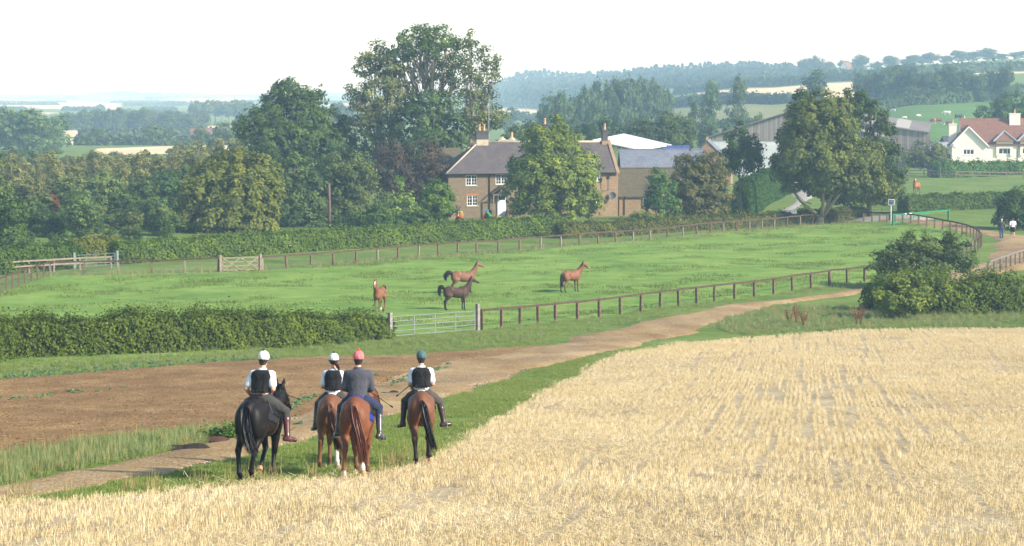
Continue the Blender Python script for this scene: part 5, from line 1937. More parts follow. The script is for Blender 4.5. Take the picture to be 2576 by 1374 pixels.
tree_px('elder_bush', 'bright yellow-green bush in the middle of the wild roadside hedge', 'shrub', 2275, 126,
        [(2270, 710, 40, 26, 0.8), (2240, 740, 40, 32, 0.9), (2310, 745, 42, 34, 0.9), (2270, 765, 56, 26, 1)], (0.13, 0.165, 0.045), 0.10, 0.36, 0.9, 32, 0.08, 0.2, lim=26000, bark=M_barkp)
tree_px('roadside_tree', 'small dark bushy tree beside the two walkers', 'tree', 2550, 212,
        [(2545, 520, 36, 30, 0), (2575, 510, 44, 36, 0), (2530, 550, 26, 24, 0), (2580, 555, 44, 30, 0)], (0.045, 0.075, 0.032), 0.14, 0.5, 0.9, 33, 0.15, 0.2)
tree_px('rose_shrub', 'low pale garden shrub at the end of the lawn', 'shrub', 1620, 214,
        [(1612, 545, 24, 12, 0), (1640, 548, 22, 10, 0)], (0.10, 0.14, 0.05), 0.11, 0.3, 0.8, 34, 0.06, 0.2, twigs=8)


# ------------------------------------------------ repeated trees: wood, hillside and valley
def proto(kind, seed):
    g = np.random.default_rng(seed)
    if kind == 'broad':
        lobes = [((0, 0, 6.6), (2.6, 2.6, 2.6))]
        for i in range(7):
            a = i * 0.9 + g.uniform(-0.3, 0.3)
            lobes.append(((math.cos(a) * 2.2, math.sin(a) * 2.2, g.uniform(4.2, 6.6)), (g.uniform(1.5, 2.1),) * 2 + (g.uniform(1.3, 1.9),)))
        leaf, clump, fill, r0, sp = 0.30, 0.75, 0.72, 0.34, 2.6
    elif kind == 'birch':
        lobes = [((g.uniform(-.3, .3), g.uniform(-.3, .3), 2.6 + i * 1.15), (1.25 - 0.13 * i + g.uniform(-.1, .2), 1.2 - 0.12 * i, 1.15)) for i in range(6)]
        leaf, clump, fill, r0, sp = 0.20, 0.55, 0.5, 0.12, 4.5
    elif kind == 'bush':
        lobes = [((g.uniform(-1.8, 1.8), g.uniform(-1.4, 1.4), g.uniform(2.0, 6.5)), (g.uniform(1.5, 2.2), g.uniform(1.5, 2), g.uniform(1.5, 2.2))) for i in range(8)]
        leaf, clump, fill, r0, sp = 0.26, 0.65, 0.75, 0.2, 1.5
    elif kind == 'conifer':
        lobes = [((0, 0, 1.6 + i * 1.35), (1.75 - 0.24 * i, 1.75 - 0.24 * i, 0.95)) for i in range(6)]
        leaf, clump, fill, r0, sp = 0.32, 0.6, 0.7, 0.15, 6.5
    elif kind == 'tallopen':
        lobes = [((g.uniform(-1.4, 1.4), g.uniform(-1.2, 1.2), 3.0 + i * 0.95), (g.uniform(1.0, 1.6), g.uniform(1, 1.5), g.uniform(0.9, 1.3))) for i in range(7)]
        leaf, clump, fill, r0, sp = 0.24, 0.62, 0.6, 0.2, 3.5
    me, cl = leaf_cloud(lobes, leaf, clump, fill, seed, 0.3 if kind in ('birch',) else 0.15, name='crown_' + kind, lim=5200)
    tm = trunk_mesh((0, 0, 0), (0, 0, sp), lobes, cl, r0, seed, twigs=22)
    me.materials.append(M_fol)
    tm.materials.append(M_birch if kind == 'birch' else M_bark)
    top = max(c[2] + r[2] for c, r in lobes)
    wid = max(abs(c[0]) + r[0] for c, r in lobes) * 2
    return me, tm, top, wid


PRO = {k: [proto(k, 200 + 10 * i + s) for s in range(2)] for i, k in enumerate(('broad', 'birch', 'bush', 'conifer', 'tallopen'))}
PN = 0
ORD = ['first', 'second', 'third', 'fourth', 'fifth', 'sixth', 'seventh', 'eighth', 'ninth', 'tenth', 'eleventh', 'twelfth', 'thirteenth', 'fourteenth', 'fifteenth', 'sixteenth', 'seventeenth', 'eighteenth', 'nineteenth', 'twentieth'] + sum([[t[0]] * (t[0] != '') + [t[1] + '-' + k for k in ('first', 'second', 'third', 'fourth', 'fifth', 'sixth', 'seventh', 'eighth', 'ninth')] for t in (('', 'twenty'), ('thirtieth', 'thirty'), ('fortieth', 'forty'), ('fiftieth', 'fifty'), ('sixtieth', 'sixty'), ('seventieth', 'seventy'))], [])


def ordinals(group):
    """tell look-alikes of a group apart by their order from the left of the picture"""
    t = [o for o in COL.objects if o.parent is None and o.get('group') == group]
    t.sort(key=lambda o: o.location.x / o.location.y)
    for k, o in enumerate(t):
        o['label'] = '%s, %s from the left' % (o['label'], ORD[k])




def place(kind, name, label, px, d, top_py, width_px, color, group, cat='tree', base_z=None):
    """copy of a repeated tree: d metres away, top and width as on the photograph"""
    global PN
    PN += 1
    me, tm, top, wid = PRO[kind][PN % 2]
    p = at(px, top_py, d)
    z0 = hz(p[0], d)
    sz = max(0.15, (p[2] - z0) / top)
    sx = width_px * d / FPX / wid
    if kind in ('birch', 'bush') and d < 400:
        sx = min(sx, sz * (1.35 if kind == 'birch' else 1.25))
    root = empty(name, (p[0], d, z0), (PN * 2.399) % 6.28, label, cat, group)
    root.scale = (sx, sx, sz)
    t = add('trunk', tm, None, root)
    c = add('crown', me, None, root)
    v = 0.9 + 0.2 * ((PN * 0.618) % 1)
    c.color = (color[0] * v, color[1] * (0.96 + 0.08 * ((PN * 0.37) % 1)) * v, color[2] * v, 1)
    return root


g4 = np.random.default_rng(44)
for i, (px, d, tp, wd) in enumerate([(-60, 196, 585, 90), (10, 192, 592, 80), (75, 194, 588, 84), (140, 192, 600, 70), (205, 196, 590, 84), (275, 196, 585, 80), (345, 200, 578, 84), (415, 202, 572, 80)]):
    place('bush', 'front_shrub', 'dark leafy shrub just behind the left hedges, %s from the left' % ['first', 'second', 'third', 'fourth', 'fifth', 'sixth', 'seventh', 'eighth'][i], px, d, tp, wd, (0.05, 0.085, 0.032), 'shrubs behind the left hedges', 'shrub')
# scrub wood behind the left hedge: birches at the back, bushes in front
LB = 'young thin-crowned birch in the scrub wood'
for px, d, tp, wd in [(20, 300, 390, 60), (60, 292, 400, 62), (105, 300, 382, 60), (150, 288, 395, 64), (195, 300, 385, 60), (235, 290, 398, 62), (275, 300, 388, 60), (318, 292, 380, 64), (360, 300, 372, 62), (400, 290, 382, 62), (440, 300, 368, 66), (478, 292, 375, 64), (520, 300, 362, 64), (560, 292, 370, 62), (596, 300, 360, 62), (500, 310, 345, 50), (545, 312, 340, 46), (590, 310, 338, 50), (455, 312, 350, 44), (100, 268, 420, 66), (180, 266, 424, 66), (260, 268, 418, 68), (345, 266, 412, 66), (425, 268, 408, 66), (-30, 280, 380, 60), (-90, 290, 372, 70), (-160, 280, 380, 80)] + [(-70 + i * 23.5 + 6 * math.sin(i * 1.9), 276 + 18 * math.sin(i * 2.7), 388 - 0.022 * i * 23 + 9 * math.sin(i * 1.3), 60) for i in range(29)]:
    place('birch', 'birch_tree', LB, px, d, tp + 10, wd * 1.1, (0.14, 0.14, 0.075), 'birches of the scrub wood on the left')
LS = 'leafy green tree at the front of the scrub wood'
for px, d, tp, wd, c in [(70, 236, 455, 110, (0.075, 0.085, 0.045)), (170, 240, 440, 120, (0.07, 0.09, 0.042)), (265, 236, 430, 120, (0.075, 0.10, 0.05)), (345, 238, 445, 110, (0.06, 0.09, 0.045)), (415, 240, 430, 110, (0.045, 0.08, 0.04)), (480, 248, 420, 100, (0.06, 0.085, 0.04)), (110, 222, 490, 130, (0.06, 0.085, 0.035)), (215, 220, 478, 150, (0.065, 0.095, 0.045)), (310, 222, 480, 120, (0.06, 0.095, 0.04)), (385, 224, 495, 100, (0.05, 0.085, 0.04)), (150, 206, 535, 120, (0.04, 0.075, 0.032)), (60, 206, 545, 100, (0.05, 0.085, 0.032)), (240, 208, 548, 130, (0.04, 0.07, 0.034)), (330, 210, 545, 120, (0.04, 0.07, 0.034)), (430, 212, 560, 100, (0.055, 0.08, 0.035))] + [(-60 + i * 27 + 8 * math.sin(i * 2.3), 214 + 12 * math.sin(i * 1.7), 520 + 18 * math.sin(i * 1.1), 110, [(0.05, 0.08, 0.036), (0.06, 0.09, 0.042), (0.072, 0.09, 0.045)][i % 3]) for i in range(20)]:
    place('bush', 'scrub_tree', LS, px, d, tp, wd, tuple(v_ * 1.3 for v_ in c), 'green scrub of the wood on the left')
place('birch', 'birch_tree', 'scrub birch with a single rusty orange autumn crown', 135, 222, 490, 34, (0.22, 0.09, 0.03), None)
place('tallopen', 'edge_tree', 'darker green tree cut by the left edge of the picture', -25, 205, 355, 110, (0.065, 0.095, 0.03), None)
place('bush', 'edge_shrub', 'dense green shrub at the left edge beside the dark hedge', 15, 190, 500, 120, (0.06, 0.10, 0.03), None, 'shrub')
for px, d, tp, wd in [(610, 240, 420, 90), (680, 250, 400, 90), (830, 250, 400, 90), (930, 250, 380, 90), (860, 240, 430, 90), (1130, 262, 400, 90), (900, 262, 340, 80)]:
    place('broad', 'background_tree', 'dark green tree of the belt between oak and farmhouse', px, d, tp, wd, (0.055, 0.085, 0.04), 'trees of the belt left of the farmhouse')

# valley on the left, fading into the haze
for i, px in enumerate(range(-80, 620, 52)):
    place('bush', 'belt_tree', 'misty tree of the belt behind the scrub wood on the left, %s from the left' % ORD[i], px + 9 * math.sin(i * 2.1), 372 + 14 * math.sin(i * 1.3), 386 - 14 * (px > 400) + 7 * math.sin(i * 1.7), 74, (0.075, 0.10, 0.055), 'tree belt behind the scrub wood')
for px, d, tp, wd in [(20, 560, 272, 105), (80, 540, 275, 115), (132, 560, 290, 80), (-50, 540, 270, 120)]:
    place('bush', 'willow_tree', 'large pale willow at the left edge of the valley', px, d, tp, wd, (0.08, 0.125, 0.06), 'willows at the left edge')
for px, d, tp, wd in [(245, 640, 322, 44), (385, 620, 312, 50), (420, 640, 324, 36), (505, 560, 318, 40), (560, 560, 308, 56), (600, 600, 312, 46), (130, 470, 366, 56), (470, 440, 358, 36), (540, 440, 350, 50), (600, 430, 345, 50), (30, 430, 370, 70), (90, 430, 376, 56), (320, 640, 338, 24)]:
    place('broad', 'valley_tree', 'hazy round tree among the stubble fields of the left valley', px, d, tp, wd, (0.07, 0.105, 0.05), 'trees among the valley fields')
for i in range(17):
    px = 172 + i * 21
    place('bush', 'copse_tree', 'hazy blue tree of the long copse across the left valley, %s from the left' % ORD[i], px, 900 + 20 * math.sin(i * 2), 284 - 9 * math.sin(i * 0.22 + 0.2) + 4 * math.sin(i * 1.9), 46, (0.06, 0.09, 0.055), 'long copse in the left valley')
for i in range(9):
    place('broad', 'poplar_tree', 'pale hazy tall tree of the square wood in the left valley, %s from the left' % ORD[i], 490 + i * 17, 1150 + 15 * math.sin(i * 2), 252 + 3 * math.sin(i * 1.7), 34, (0.075, 0.105, 0.06), 'square wood in the left valley')
for px, d, tp, wd in [(850, 900, 255, 50), (880, 900, 265, 40), (640, 800, 285, 50), (610, 780, 290, 50), (670, 820, 280, 44), (1290, 900, 270, 44), (1270, 800, 288, 36), (1320, 950, 280, 40), (1350, 1000, 282, 36)]:
    place('broad', 'distant_tree', 'lone hazy tree in the distance behind the oak and sycamores', px, d, tp, wd, (0.06, 0.09, 0.055), 'lone hazy trees in the distance')

# hillside on the right
for px, d, tp, wd in [(1380, 520, 240, 60), (1415, 520, 232, 70), (1445, 530, 240, 60), (1480, 560, 215, 70), (1510, 560, 203, 66), (1545, 560, 198, 66), (1580, 560, 197, 66), (1615, 565, 197, 64), (1645, 570, 202, 60), (1668, 575, 214, 50), (1500, 500, 252, 60), (1560, 500, 262, 50)]:
    place('bush' if px % 2 else 'broad', 'spinney_tree', 'hazy blue-green tree of the spinney behind the pear tree', px, d, tp, wd, (0.06, 0.095, 0.055), 'spinney behind the farmhouse')
for px, d, tp, wd, lb in [(1742, 480, 240, 44, 'thin leaning tree, leftmost of the three open trees on the hillside'), (1785, 490, 206, 56, 'open-crowned tree, middle one of the three on the hillside'), (1856, 500, 190, 60, 'tall open-crowned tree, rightmost of the three on the hillside'), (2040, 560, 178, 78, 'big round tree standing in the pale wheat field above the barn')]:
    place('tallopen', 'hillside_tree', lb, px, d, tp, wd, (0.06, 0.095, 0.05), None)
for i in range(13):
    place('bush', 'hedgerow_tree', 'tall hedgerow tree of the row above the cow pasture, %s from the left' % ORD[i], 2172 + i * 29, 650 + 8 * math.sin(i * 3), 176 + 10 * math.sin(i * 1.3 + 1), 62, (0.05, 0.08, 0.05), 'tree row above the pasture')
for i, (px, tp, wd) in enumerate([(2025, 148, 40), (2055, 142, 44), (2085, 155, 36), (2130, 152, 40), (2165, 138, 44), (2205, 155, 36), (2240, 140, 44), (2275, 148, 36), (2300, 138, 40), (2340, 133, 50), (2380, 140, 36), (2420, 127, 48), (2450, 130, 36), (2485, 121, 52), (2520, 135, 36), (2555, 130, 40), (2590, 126, 44), (2640, 122, 50), (2690, 120, 50)]):
    place('bush', 'ridge_tree', 'hazy tree on the skyline of the right hill, %s from the left' % ORD[i], px, 1280, tp, wd * 1.15, (0.055, 0.08, 0.055), 'skyline trees of the right hill')
for px, d, tp, wd in [(1725, 420, 290, 50), (1690, 415, 300, 44), (1780, 420, 300, 60), (1830, 430, 305, 50), (1900, 450, 290, 50), (1960, 440, 300, 50), (1590, 430, 296, 50), (1440, 430, 300, 60)]:
    place('bush', 'hill_shrub', 'scrubby bush on the slope behind the farm buildings', px, d, tp, wd, (0.06, 0.09, 0.045), 'bushes behind the farm buildings', 'shrub')


def far_wood(name, label, spots, seed, color, kinds=('conifer', 'broad')):
    """a far wood that reads as one mass: all its trees in one mesh"""
    g = np.random.default_rng(seed)
    Lb = []
    V, T = [], []
    for (px, d, tp, wpx, kind) in spots:
        p = at(px, tp, d)
        z0 = hz(p[0], d)
        hgt = max(3.0, p[2] - z0)
        w_ = wpx * d / FPX / 2
        n = 160
        u = g.uniform(0, 1, n)
        if kind == 'c':
            r_ = w_ * (1.02 - u) * 0.9
        else:
            r_ = w_ * np.sqrt(np.clip(1 - (2 * u - 0.9)**2, 0.05, 1))
        a = g.uniform(0, 6.28, n)
        rr = r_ * g.uniform(0.75, 1.05, n)
        zz = u * hgt * 1.0
        V.append(np.stack([p[0] + rr * np.cos(a), d + rr * np.sin(a), z0 + zz], 1))
        T.append(np.clip(0.5 * g.uniform() + 0.5 * g.uniform(0, 1, n), 0, 1))
    V, T = np.concatenate(V), np.concatenate(T)
    o = np.array((V[:, 0].mean(), V[:, 1].mean(), V[:, 2].min()))
    s = np.repeat([max(0.8, sp[3] * sp[1] / FPX * 0.20) for sp in spots], 160)
    me = leaf_quads(V - o, g.normal(0, 0.7, V.shape) + np.array((0, -0.4, 0.6)), s * g.uniform(0.7, 1.4, len(V)), T, g, name=name)
    ob = add(name, me, M_fol, loc=o)
    ob.color = (*color, 1)
    return tag(ob, label, 'wood', kind='stuff')


sp = []
for row, (dd, dy) in enumerate(((0, 0), (-160, 14), (-330, 30), (-500, 46))):
    for i in range(74):
        px = 1235 + i * 11.2 + row * 4
        base_top = np.interp(px, [1235, 1290, 1330, 1400, 1480, 1600, 1700, 1850, 1960, 2060], [212, 190, 178, 180, 184, 172, 164, 158, 160, 172])
        d = np.interp(px, [1235, 1400, 1600, 2060], [2300, 2100, 1800, 1450]) + dd * np.interp(px, [1235, 1600, 2060], [1.2, 1, 0.55])
        sp.append((px, d, base_top + dy * np.interp(px, [1235, 2060], [1.0, 0.7]) + g4.normal(0, 3.2), 22 + g4.uniform(-3, 8), 'c' if (1480 < px < 1960 and g4.uniform() < 0.5) else 'b'))
far_wood('ridge_wood', 'dark blue hazy wood covering the long ridge on the right', sp, 5, (0.045, 0.07, 0.05))
sp = []
for px, d, tp in [(x, 5200, 240 + 6 * math.sin(x * .011 + 1) + 2 * math.sin(x * 0.037) + g4.normal(0, 1.6)) for x in range(-200, 1250, 12)]:
    sp.append((px, d, tp - 2, 18, 'b'))
for px, d, tp in [(x, 3000, 262 + 4 * math.sin(x * 0.05) + g4.normal(0, 2)) for x in range(-100, 1240, 13)]:
    if math.sin(px * 0.021) > -0.3:
        sp.append((px, d, tp, 20, 'b'))
for px, d, tp in [(x, 1700, 274 + 3 * math.sin(x * 0.07) + g4.normal(0, 3)) for x in range(0, 640, 14)]:
    if math.sin(px * 0.033 + 1) > 0.1:
        sp.append((px, d, tp, 22, 'b'))
for d_, y0_, st, ph in ((4200, 250, 12, 0.0), (2400, 264, 13, 1.0), (1350, 283, 15, 2.0)):
    for x in range(-200, 1230, st):
        if math.sin(x * 0.017 + ph) + 0.5 * math.sin(x * 0.051 + ph * 2) > -0.15:
            sp.append((x, d_, y0_ - 4 + g4.normal(0, 2.0), st + 8, 'b'))
far_wood('distant_woodland', 'pale hazy woods and hedges along the far left skyline', sp, 6, (0.06, 0.085, 0.06))


def far_hedge(label, pts, h, color, seed, group='field hedges on the hills'):
    """thin hedgerow far away, along pixels of the photograph"""
    hedge('field_boundary_hedge', label, gl(*pts), h, h * 1.1, color, max(0.3, 0.0011 * np.mean([gnd(*p)[1] for p in pts])), 2.0, seed, h * 0.25, group=group, lim=7000)


far_hedge('dark hedge along the foot of the pale meadow on the hillside', [(1620, 278), (1700, 268), (1860, 262), (1990, 259)], 3.0, (0.035, 0.06, 0.035), 61)
far_hedge('hedge between two stubble strips in the left valley', [(200, 347), (420, 344), (560, 343)], 2.5, (0.05, 0.075, 0.045), 62)
far_hedge('hedge below the lowest stubble strip in the left valley', [(190, 366), (400, 366), (640, 363)], 2.2, (0.05, 0.075, 0.045), 63)
far_hedge('hedge above the wheat field on the right hill', [(1700, 239), (1900, 219), (2170, 203)], 3.5, (0.05, 0.085, 0.045), 64)
far_hedge('hedge along the upper edge of the cow pasture', [(2180, 285), (2330, 264), (2576, 243), (2800, 232)], 3.0, (0.045, 0.075, 0.04), 65)
far_hedge('hedge under the cream strip near the hilltop', [(2060, 200), (2300, 190), (2700, 176)], 3.5, (0.05, 0.08, 0.05), 66)
far_hedge('hedge crossing the slope under the open trees', [(1640, 330), (1760, 330), (1900, 322)], 2.0, (0.05, 0.075, 0.04), 67)


for gname in ('birches of the scrub wood on the left', 'green scrub of the wood on the left', 'willows at the left edge', 'trees among the valley fields', 'lone hazy trees in the distance', 'spinney behind the farmhouse', 'bushes behind the farm buildings', 'trees of the belt left of the farmhouse'):
    ordinals(gname)

# ---------------------------------------------------------------- buildings
def m_masonry(name, c1, c2, mortar, bw, bh, msize=0.012, bump=0.02, stain=0.35, stainc=(0.12, 0.10, 0.08), offs=0.5):
    """coursed stone, brick, slate or tile: too small to pick apart at this distance"""
    N = NT(name)
    p = N.coord('Object')
    sp_ = N.n('ShaderNodeSeparateXYZ')
    N.l(p, sp_.inputs[0])
    cb = N.n('ShaderNodeCombineXYZ')
    N.l(N.math('ADD', sp_.outputs[0], sp_.outputs[1]), cb.inputs[0])
    N.l(sp_.outputs[2], cb.inputs[1])
    br = N.n('ShaderNodeTexBrick')
    br.offset = offs
    br.inputs['Color1'].default_value = (*c1, 1)
    br.inputs['Color2'].default_value = (*c2, 1)
    br.inputs['Mortar'].default_value = (*mortar, 1)
    br.inputs['Scale'].default_value = 1.0
    br.inputs['Mortar Size'].default_value = msize
    br.inputs['Brick Width'].default_value = bw
    br.inputs['Row Height'].default_value = bh
    N.l(cb.outputs[0], br.inputs['Vector'])
    n1 = N.noise(0.7, p, 5, 0.65)
    n2 = N.noise(5.0, p, 4, 0.7)
    c = N.mix(N.math('MULTIPLY', N.ramp(n1, [(0.4, 0.0), (0.68, 1.0)]), stain), br.outputs['Color'], stainc)
    c = N.mix(1.0, c, N.ramp(n2, [(0.25, 0.72), (0.75, 1.22)]), 'MULTIPLY')
    N.col(c)
    N.bump(N.math('ADD', br.outputs['Fac'], N.math('MULTIPLY', n2, -0.6)), -bump, 0.7)
    return N.m


M_iron = m_masonry('ironstone_wall', (0.235, 0.168, 0.098), (0.18, 0.132, 0.082), (0.17, 0.14, 0.10), 0.42, 0.16, 0.012, 0.02, 0.4, (0.15, 0.12, 0.095))
M_irono = m_masonry('orange_sunlit_ironstone', (0.31, 0.20, 0.105), (0.24, 0.16, 0.09), (0.26, 0.20, 0.14), 0.42, 0.16, 0.012, 0.02, 0.35, (0.34, 0.26, 0.17))  # lighter ironstone copy, sunlight put into end bay and gable colour; outbuildings share it
M_slate = m_masonry('purple_slate_roof', (0.070, 0.061, 0.066), (0.10, 0.085, 0.087), (0.045, 0.04, 0.042), 0.35, 0.16, 0.008, 0.02, 0.4, (0.15, 0.12, 0.10))
M_slateb = m_masonry('blue_slate_roof', (0.12, 0.14, 0.18), (0.16, 0.18, 0.22), (0.08, 0.09, 0.11), 0.4, 0.2, 0.008, 0.015, 0.4, (0.22, 0.23, 0.25))
M_moss = m_masonry('mossy_stone_tiles', (0.13, 0.105, 0.065), (0.095, 0.085, 0.05), (0.05, 0.045, 0.03), 0.3, 0.15, 0.012, 0.03, 0.5, (0.09, 0.085, 0.035))
M_red = m_masonry('red_clay_tiles', (0.24, 0.11, 0.07), (0.17, 0.08, 0.055), (0.10, 0.055, 0.04), 0.3, 0.2, 0.01, 0.03, 0.45, (0.22, 0.13, 0.09))
M_dbrick = m_masonry('dark_chimney_brick', (0.06, 0.06, 0.065), (0.085, 0.08, 0.08), (0.10, 0.095, 0.09), 0.24, 0.085, 0.01, 0.01, 0.2)
M_render = mat_plain('cream_render', (0.80, 0.75, 0.64), 0.9, 0.04, 2.0, bump=0.01)
M_white = mat_plain('white_paint', (0.80, 0.80, 0.78), 0.5, 0.04)
M_lead = mat_plain('lead_flashing', (0.25, 0.28, 0.32), 0.6, 0.15)
M_pot = mat_plain('clay_chimney_pot', (0.55, 0.33, 0.18), 0.85, 0.15)
M_pipe = mat_plain('black_pipe', (0.012, 0.012, 0.013), 0.5)
M_timber = mat_plain('grey_timber', (0.20, 0.165, 0.13), 0.85, 0.3, 8)
M_stonecap = mat_plain('pale_stone', (0.42, 0.36, 0.26), 0.9, 0.2, 4, bump=0.02)


def m_glass():
    N = NT('window_glass')
    n = N.noise(0.8, N.coord('Object'), 2)
    N.col(N.ramp(n, [(0.35, (0.012, 0.014, 0.016)), (0.7, (0.05, 0.055, 0.06))]))
    N.set(Roughness=0.08)
    N.b.inputs['Specular IOR Level'].default_value = 0.6
    return N.m


M_glass = m_glass()


def m_boards(name, c, width=0.15, rough=0.85, var=0.35):
    """upright boarding or sheeting: stripes across x"""
    N = NT(name)
    p = N.coord('Object')
    sp_ = N.n('ShaderNodeSeparateXYZ')
    N.l(p, sp_.inputs[0])
    x = N.math('DIVIDE', N.math('ADD', sp_.outputs[0], sp_.outputs[1]), width)
    fl = N.math('FLOOR', x)
    fr = N.math('FRACT', x)
    wn = N.n('ShaderNodeTexWhiteNoise', noise_dimensions='1D')
    N.l(fl, wn.inputs['W'])
    n1 = N.noise(1.2, N.mapping(p, (4, 4, 0.4)), 4)
    t = N.math('ADD', N.math('MULTIPLY', wn.outputs['Value'], 0.5), N.math('MULTIPLY', n1, 0.5))
    c0 = N.ramp(t, [(0.2, [v * (1 - var) for v in c]), (0.8, [min(1, v * (1 + var)) for v in c])])
    gap = N.ramp(fr, [(0.0, 1.0), (0.08, 0.0)])
    N.col(N.mix(N.math('MULTIPLY', gap, 0.6), c0, [v * 0.25 for v in c]))
    N.set(Roughness=rough)
    N.bump(gap, -0.02, 0.6)
    return N.m


M_board = m_boards('weathered_boarding', (0.24, 0.215, 0.19), 0.2)
M_clad = m_boards('pale_metal_cladding', (0.60, 0.62, 0.62), 0.35, 0.5, 0.06)
M_dclad = m_boards('dark_opening_boards', (0.07, 0.055, 0.045), 0.5, 0.7, 0.12)
M_roofg = m_boards('grey_sheet_roof', (0.17, 0.155, 0.14), 0.9, 0.8, 0.15)
M_roofw = m_boards('white_sheet_roof', (0.66, 0.65, 0.60), 1.0, 0.6, 0.06)
M_roofl = m_boards('pale_rooflight', (0.34, 0.32, 0.28), 0.35, 0.6, 0.1)
M_blue = m_boards('blue_hoarding', (0.025, 0.05, 0.19), 1.2, 0.5, 0.15)
M_green = mat_plain('green_paint', (0.015, 0.20, 0.075), 0.4, 0.1, spec=0.4)
M_dkgreen = mat_plain('dark_green_post', (0.02, 0.11, 0.06), 0.5)


def wall_open(L, Hh, rects, thick, y0=0.0, x0=0.0, z0=0.0):
    """wall along x with real openings (x0,x1,z0,z1)"""
    xs = sorted({x0, x0 + L, *[r[0] for r in rects], *[r[1] for r in rects]})
    zs = sorted({z0, Hh, *[r[2] for r in rects], *[r[3] for r in rects]})
    mb = MB()
    for i in range(len(xs) - 1):
        for j in range(len(zs) - 1):
            mx, mz_ = (xs[i] + xs[i + 1]) / 2, (zs[j] + zs[j + 1]) / 2
            if any(r[0] < mx < r[1] and r[2] < mz_ < r[3] for r in rects):
                continue
            mb.box((xs[i], y0, zs[j]), (xs[i + 1], y0 + thick, zs[j + 1]))
    return mb


def window(parent, r, y, cols=2, rows=3, fw=0.07, depth=0.10, casements=2, sill=True, fm=None, sillm=None):
    x0, x1, z0, z1 = r
    yf = y + depth
    fm = fm or M_white
    mb = MB()
    mb.box((x0, yf - 0.05, z0), (x0 + fw, yf + 0.03, z1)).box((x1 - fw, yf - 0.05, z0), (x1, yf + 0.03, z1))
    mb.box((x0 + fw, yf - 0.05, z1 - fw), (x1 - fw, yf + 0.03, z1)).box((x0 + fw, yf - 0.05, z0), (x1 - fw, yf + 0.03, z0 + fw))
    W = x1 - x0
    for i in range(1, casements):
        c = x0 + W * i / casements
        mb.box((c - fw * 0.6, yf - 0.045, z0 + fw), (c + fw * 0.6, yf + 0.025, z1 - fw))
    o = mb.build('window', fm, parent)
    MB().box((x0 + fw * 0.5, yf + 0.005, z0 + fw * 0.5), (x1 - fw * 0.5, yf + 0.02, z1 - fw * 0.5)).build('pane', M_glass, o)
    b = MB()
    cw = W / casements
    for i in range(casements):
        a0 = x0 + i * cw
        for k in range(1, cols):
            c = a0 + cw * k / cols
            b.box((c - 0.015, yf - 0.02, z0 + fw), (c + 0.015, yf + 0.004, z1 - fw))
        for k in range(1, rows):
            c = z0 + (z1 - z0) * k / rows
            b.box((a0 + fw, yf - 0.018, c - 0.015), (a0 + cw - fw * 0.6, yf + 0.003, c + 0.015))
    if b.f:
        b.build('glazing_bar', fm, o)
    if sill:
        MB().box((x0 - 0.08, y - 0.07, z0 - 0.09), (x1 + 0.08, y + 0.06, z0 - 0.002)).build('sill', sillm or M_stonecap, o)
    return o


def chimney(parent, x, y, z0, z1, w, d, m, pots=2, potm=None, band=True):
    mb = MB().box((x - w / 2, y - d / 2, z0), (x + w / 2, y + d / 2, z1))
    if band:
        mb.box((x - w / 2 - 0.05, y - d / 2 - 0.05, z1 - 0.32), (x + w / 2 + 0.05, y + d / 2 + 0.05, z1 - 0.2))
        mb.box((x - w / 2 - 0.08, y - d / 2 - 0.08, z1 - 0.1), (x + w / 2 + 0.08, y + d / 2 + 0.08, z1 + 0.02))
    o = mb.build('chimney', m, parent)
    for i in range(pots):
        px_ = x + (i - (pots - 1) / 2) * 0.55
        MB().lathe([(0.16, 0), (0.15, 0.1), (0.13, 0.15), (0.12, 0.6), (0.15, 0.64), (0.15, 0.72), (0.10, 0.72), (0.10, 0.55)], 10, (px_, y, z1 + 0.02)).build('chimney_pot', potm or M_pot, o, smooth=True)
    return o


# --- the ironstone farmhouse
FH_D, FH_R = 237.0, R(14)
fo = at(1128, 548, FH_D)
fo[2] = hz(fo[0], fo[1])
fu = np.array((math.cos(FH_R), math.sin(FH_R), 0))
fn = np.array((-math.sin(FH_R), math.cos(FH_R), 0))


def fh(px, py, dv=0.0):
    """pixel on the farmhouse front -> (x, z) in the house's own frame"""
    p = onplane(px, py, fo + fn * dv, fn) - fo
    return float(p @ fu), float(p[2])


def fr(x0, y0, x1, y1):
    a, b = fh(x0, y1), fh(x1, y0)
    return (a[0], b[0], a[1], b[1])


house = empty('farmhouse', fo, FH_R, 'long ironstone farmhouse with purple slate hipped roof and white windows', 'house')
LH, DH, EH, RH = 20.0, 7.0, fh(1290, 433)[1], 8.55
w1, w2, w3, w4 = fr(1172, 441, 1200, 467), fr(1175, 492, 1202, 518), fr(1247, 439, 1275, 464), fr(1493, 432, 1513, 456)
dr = fr(1252, 490, 1276, 538)
dr = (dr[0], dr[1], 0.28, dr[3])
w5 = (w4[0] - 0.1, w4[1] - 0.1, w2[2], w2[3])
w6 = (8.6, 9.8, w3[2], w3[3])
wall_open(LH - 3.4, EH, [w1, w2, w3, dr, w6], 0.45).build('wall', M_iron, house)
q = wall_open(3.4, EH, [w4, w5], 0.45, x0=LH - 3.4).build('wall', M_irono, house)
q['label'] = 'stone end bay coloured as sunlit orange'
MB().box((0, 0.45, 0), (0.45, DH, EH)).box((0.45, DH - 0.45, 0), (LH - 0.45, DH, EH)).build('wall', M_iron, house)
MB().prism([(LH - 0.45, 0.45, 0), (LH - 0.45, DH, 0), (LH - 0.45, DH, EH), (LH - 0.45, DH / 2, RH - 0.05), (LH - 0.45, 0.45, EH + 0.1)], (0.45, 0, 0)).build('gable_wall', M_irono, house)
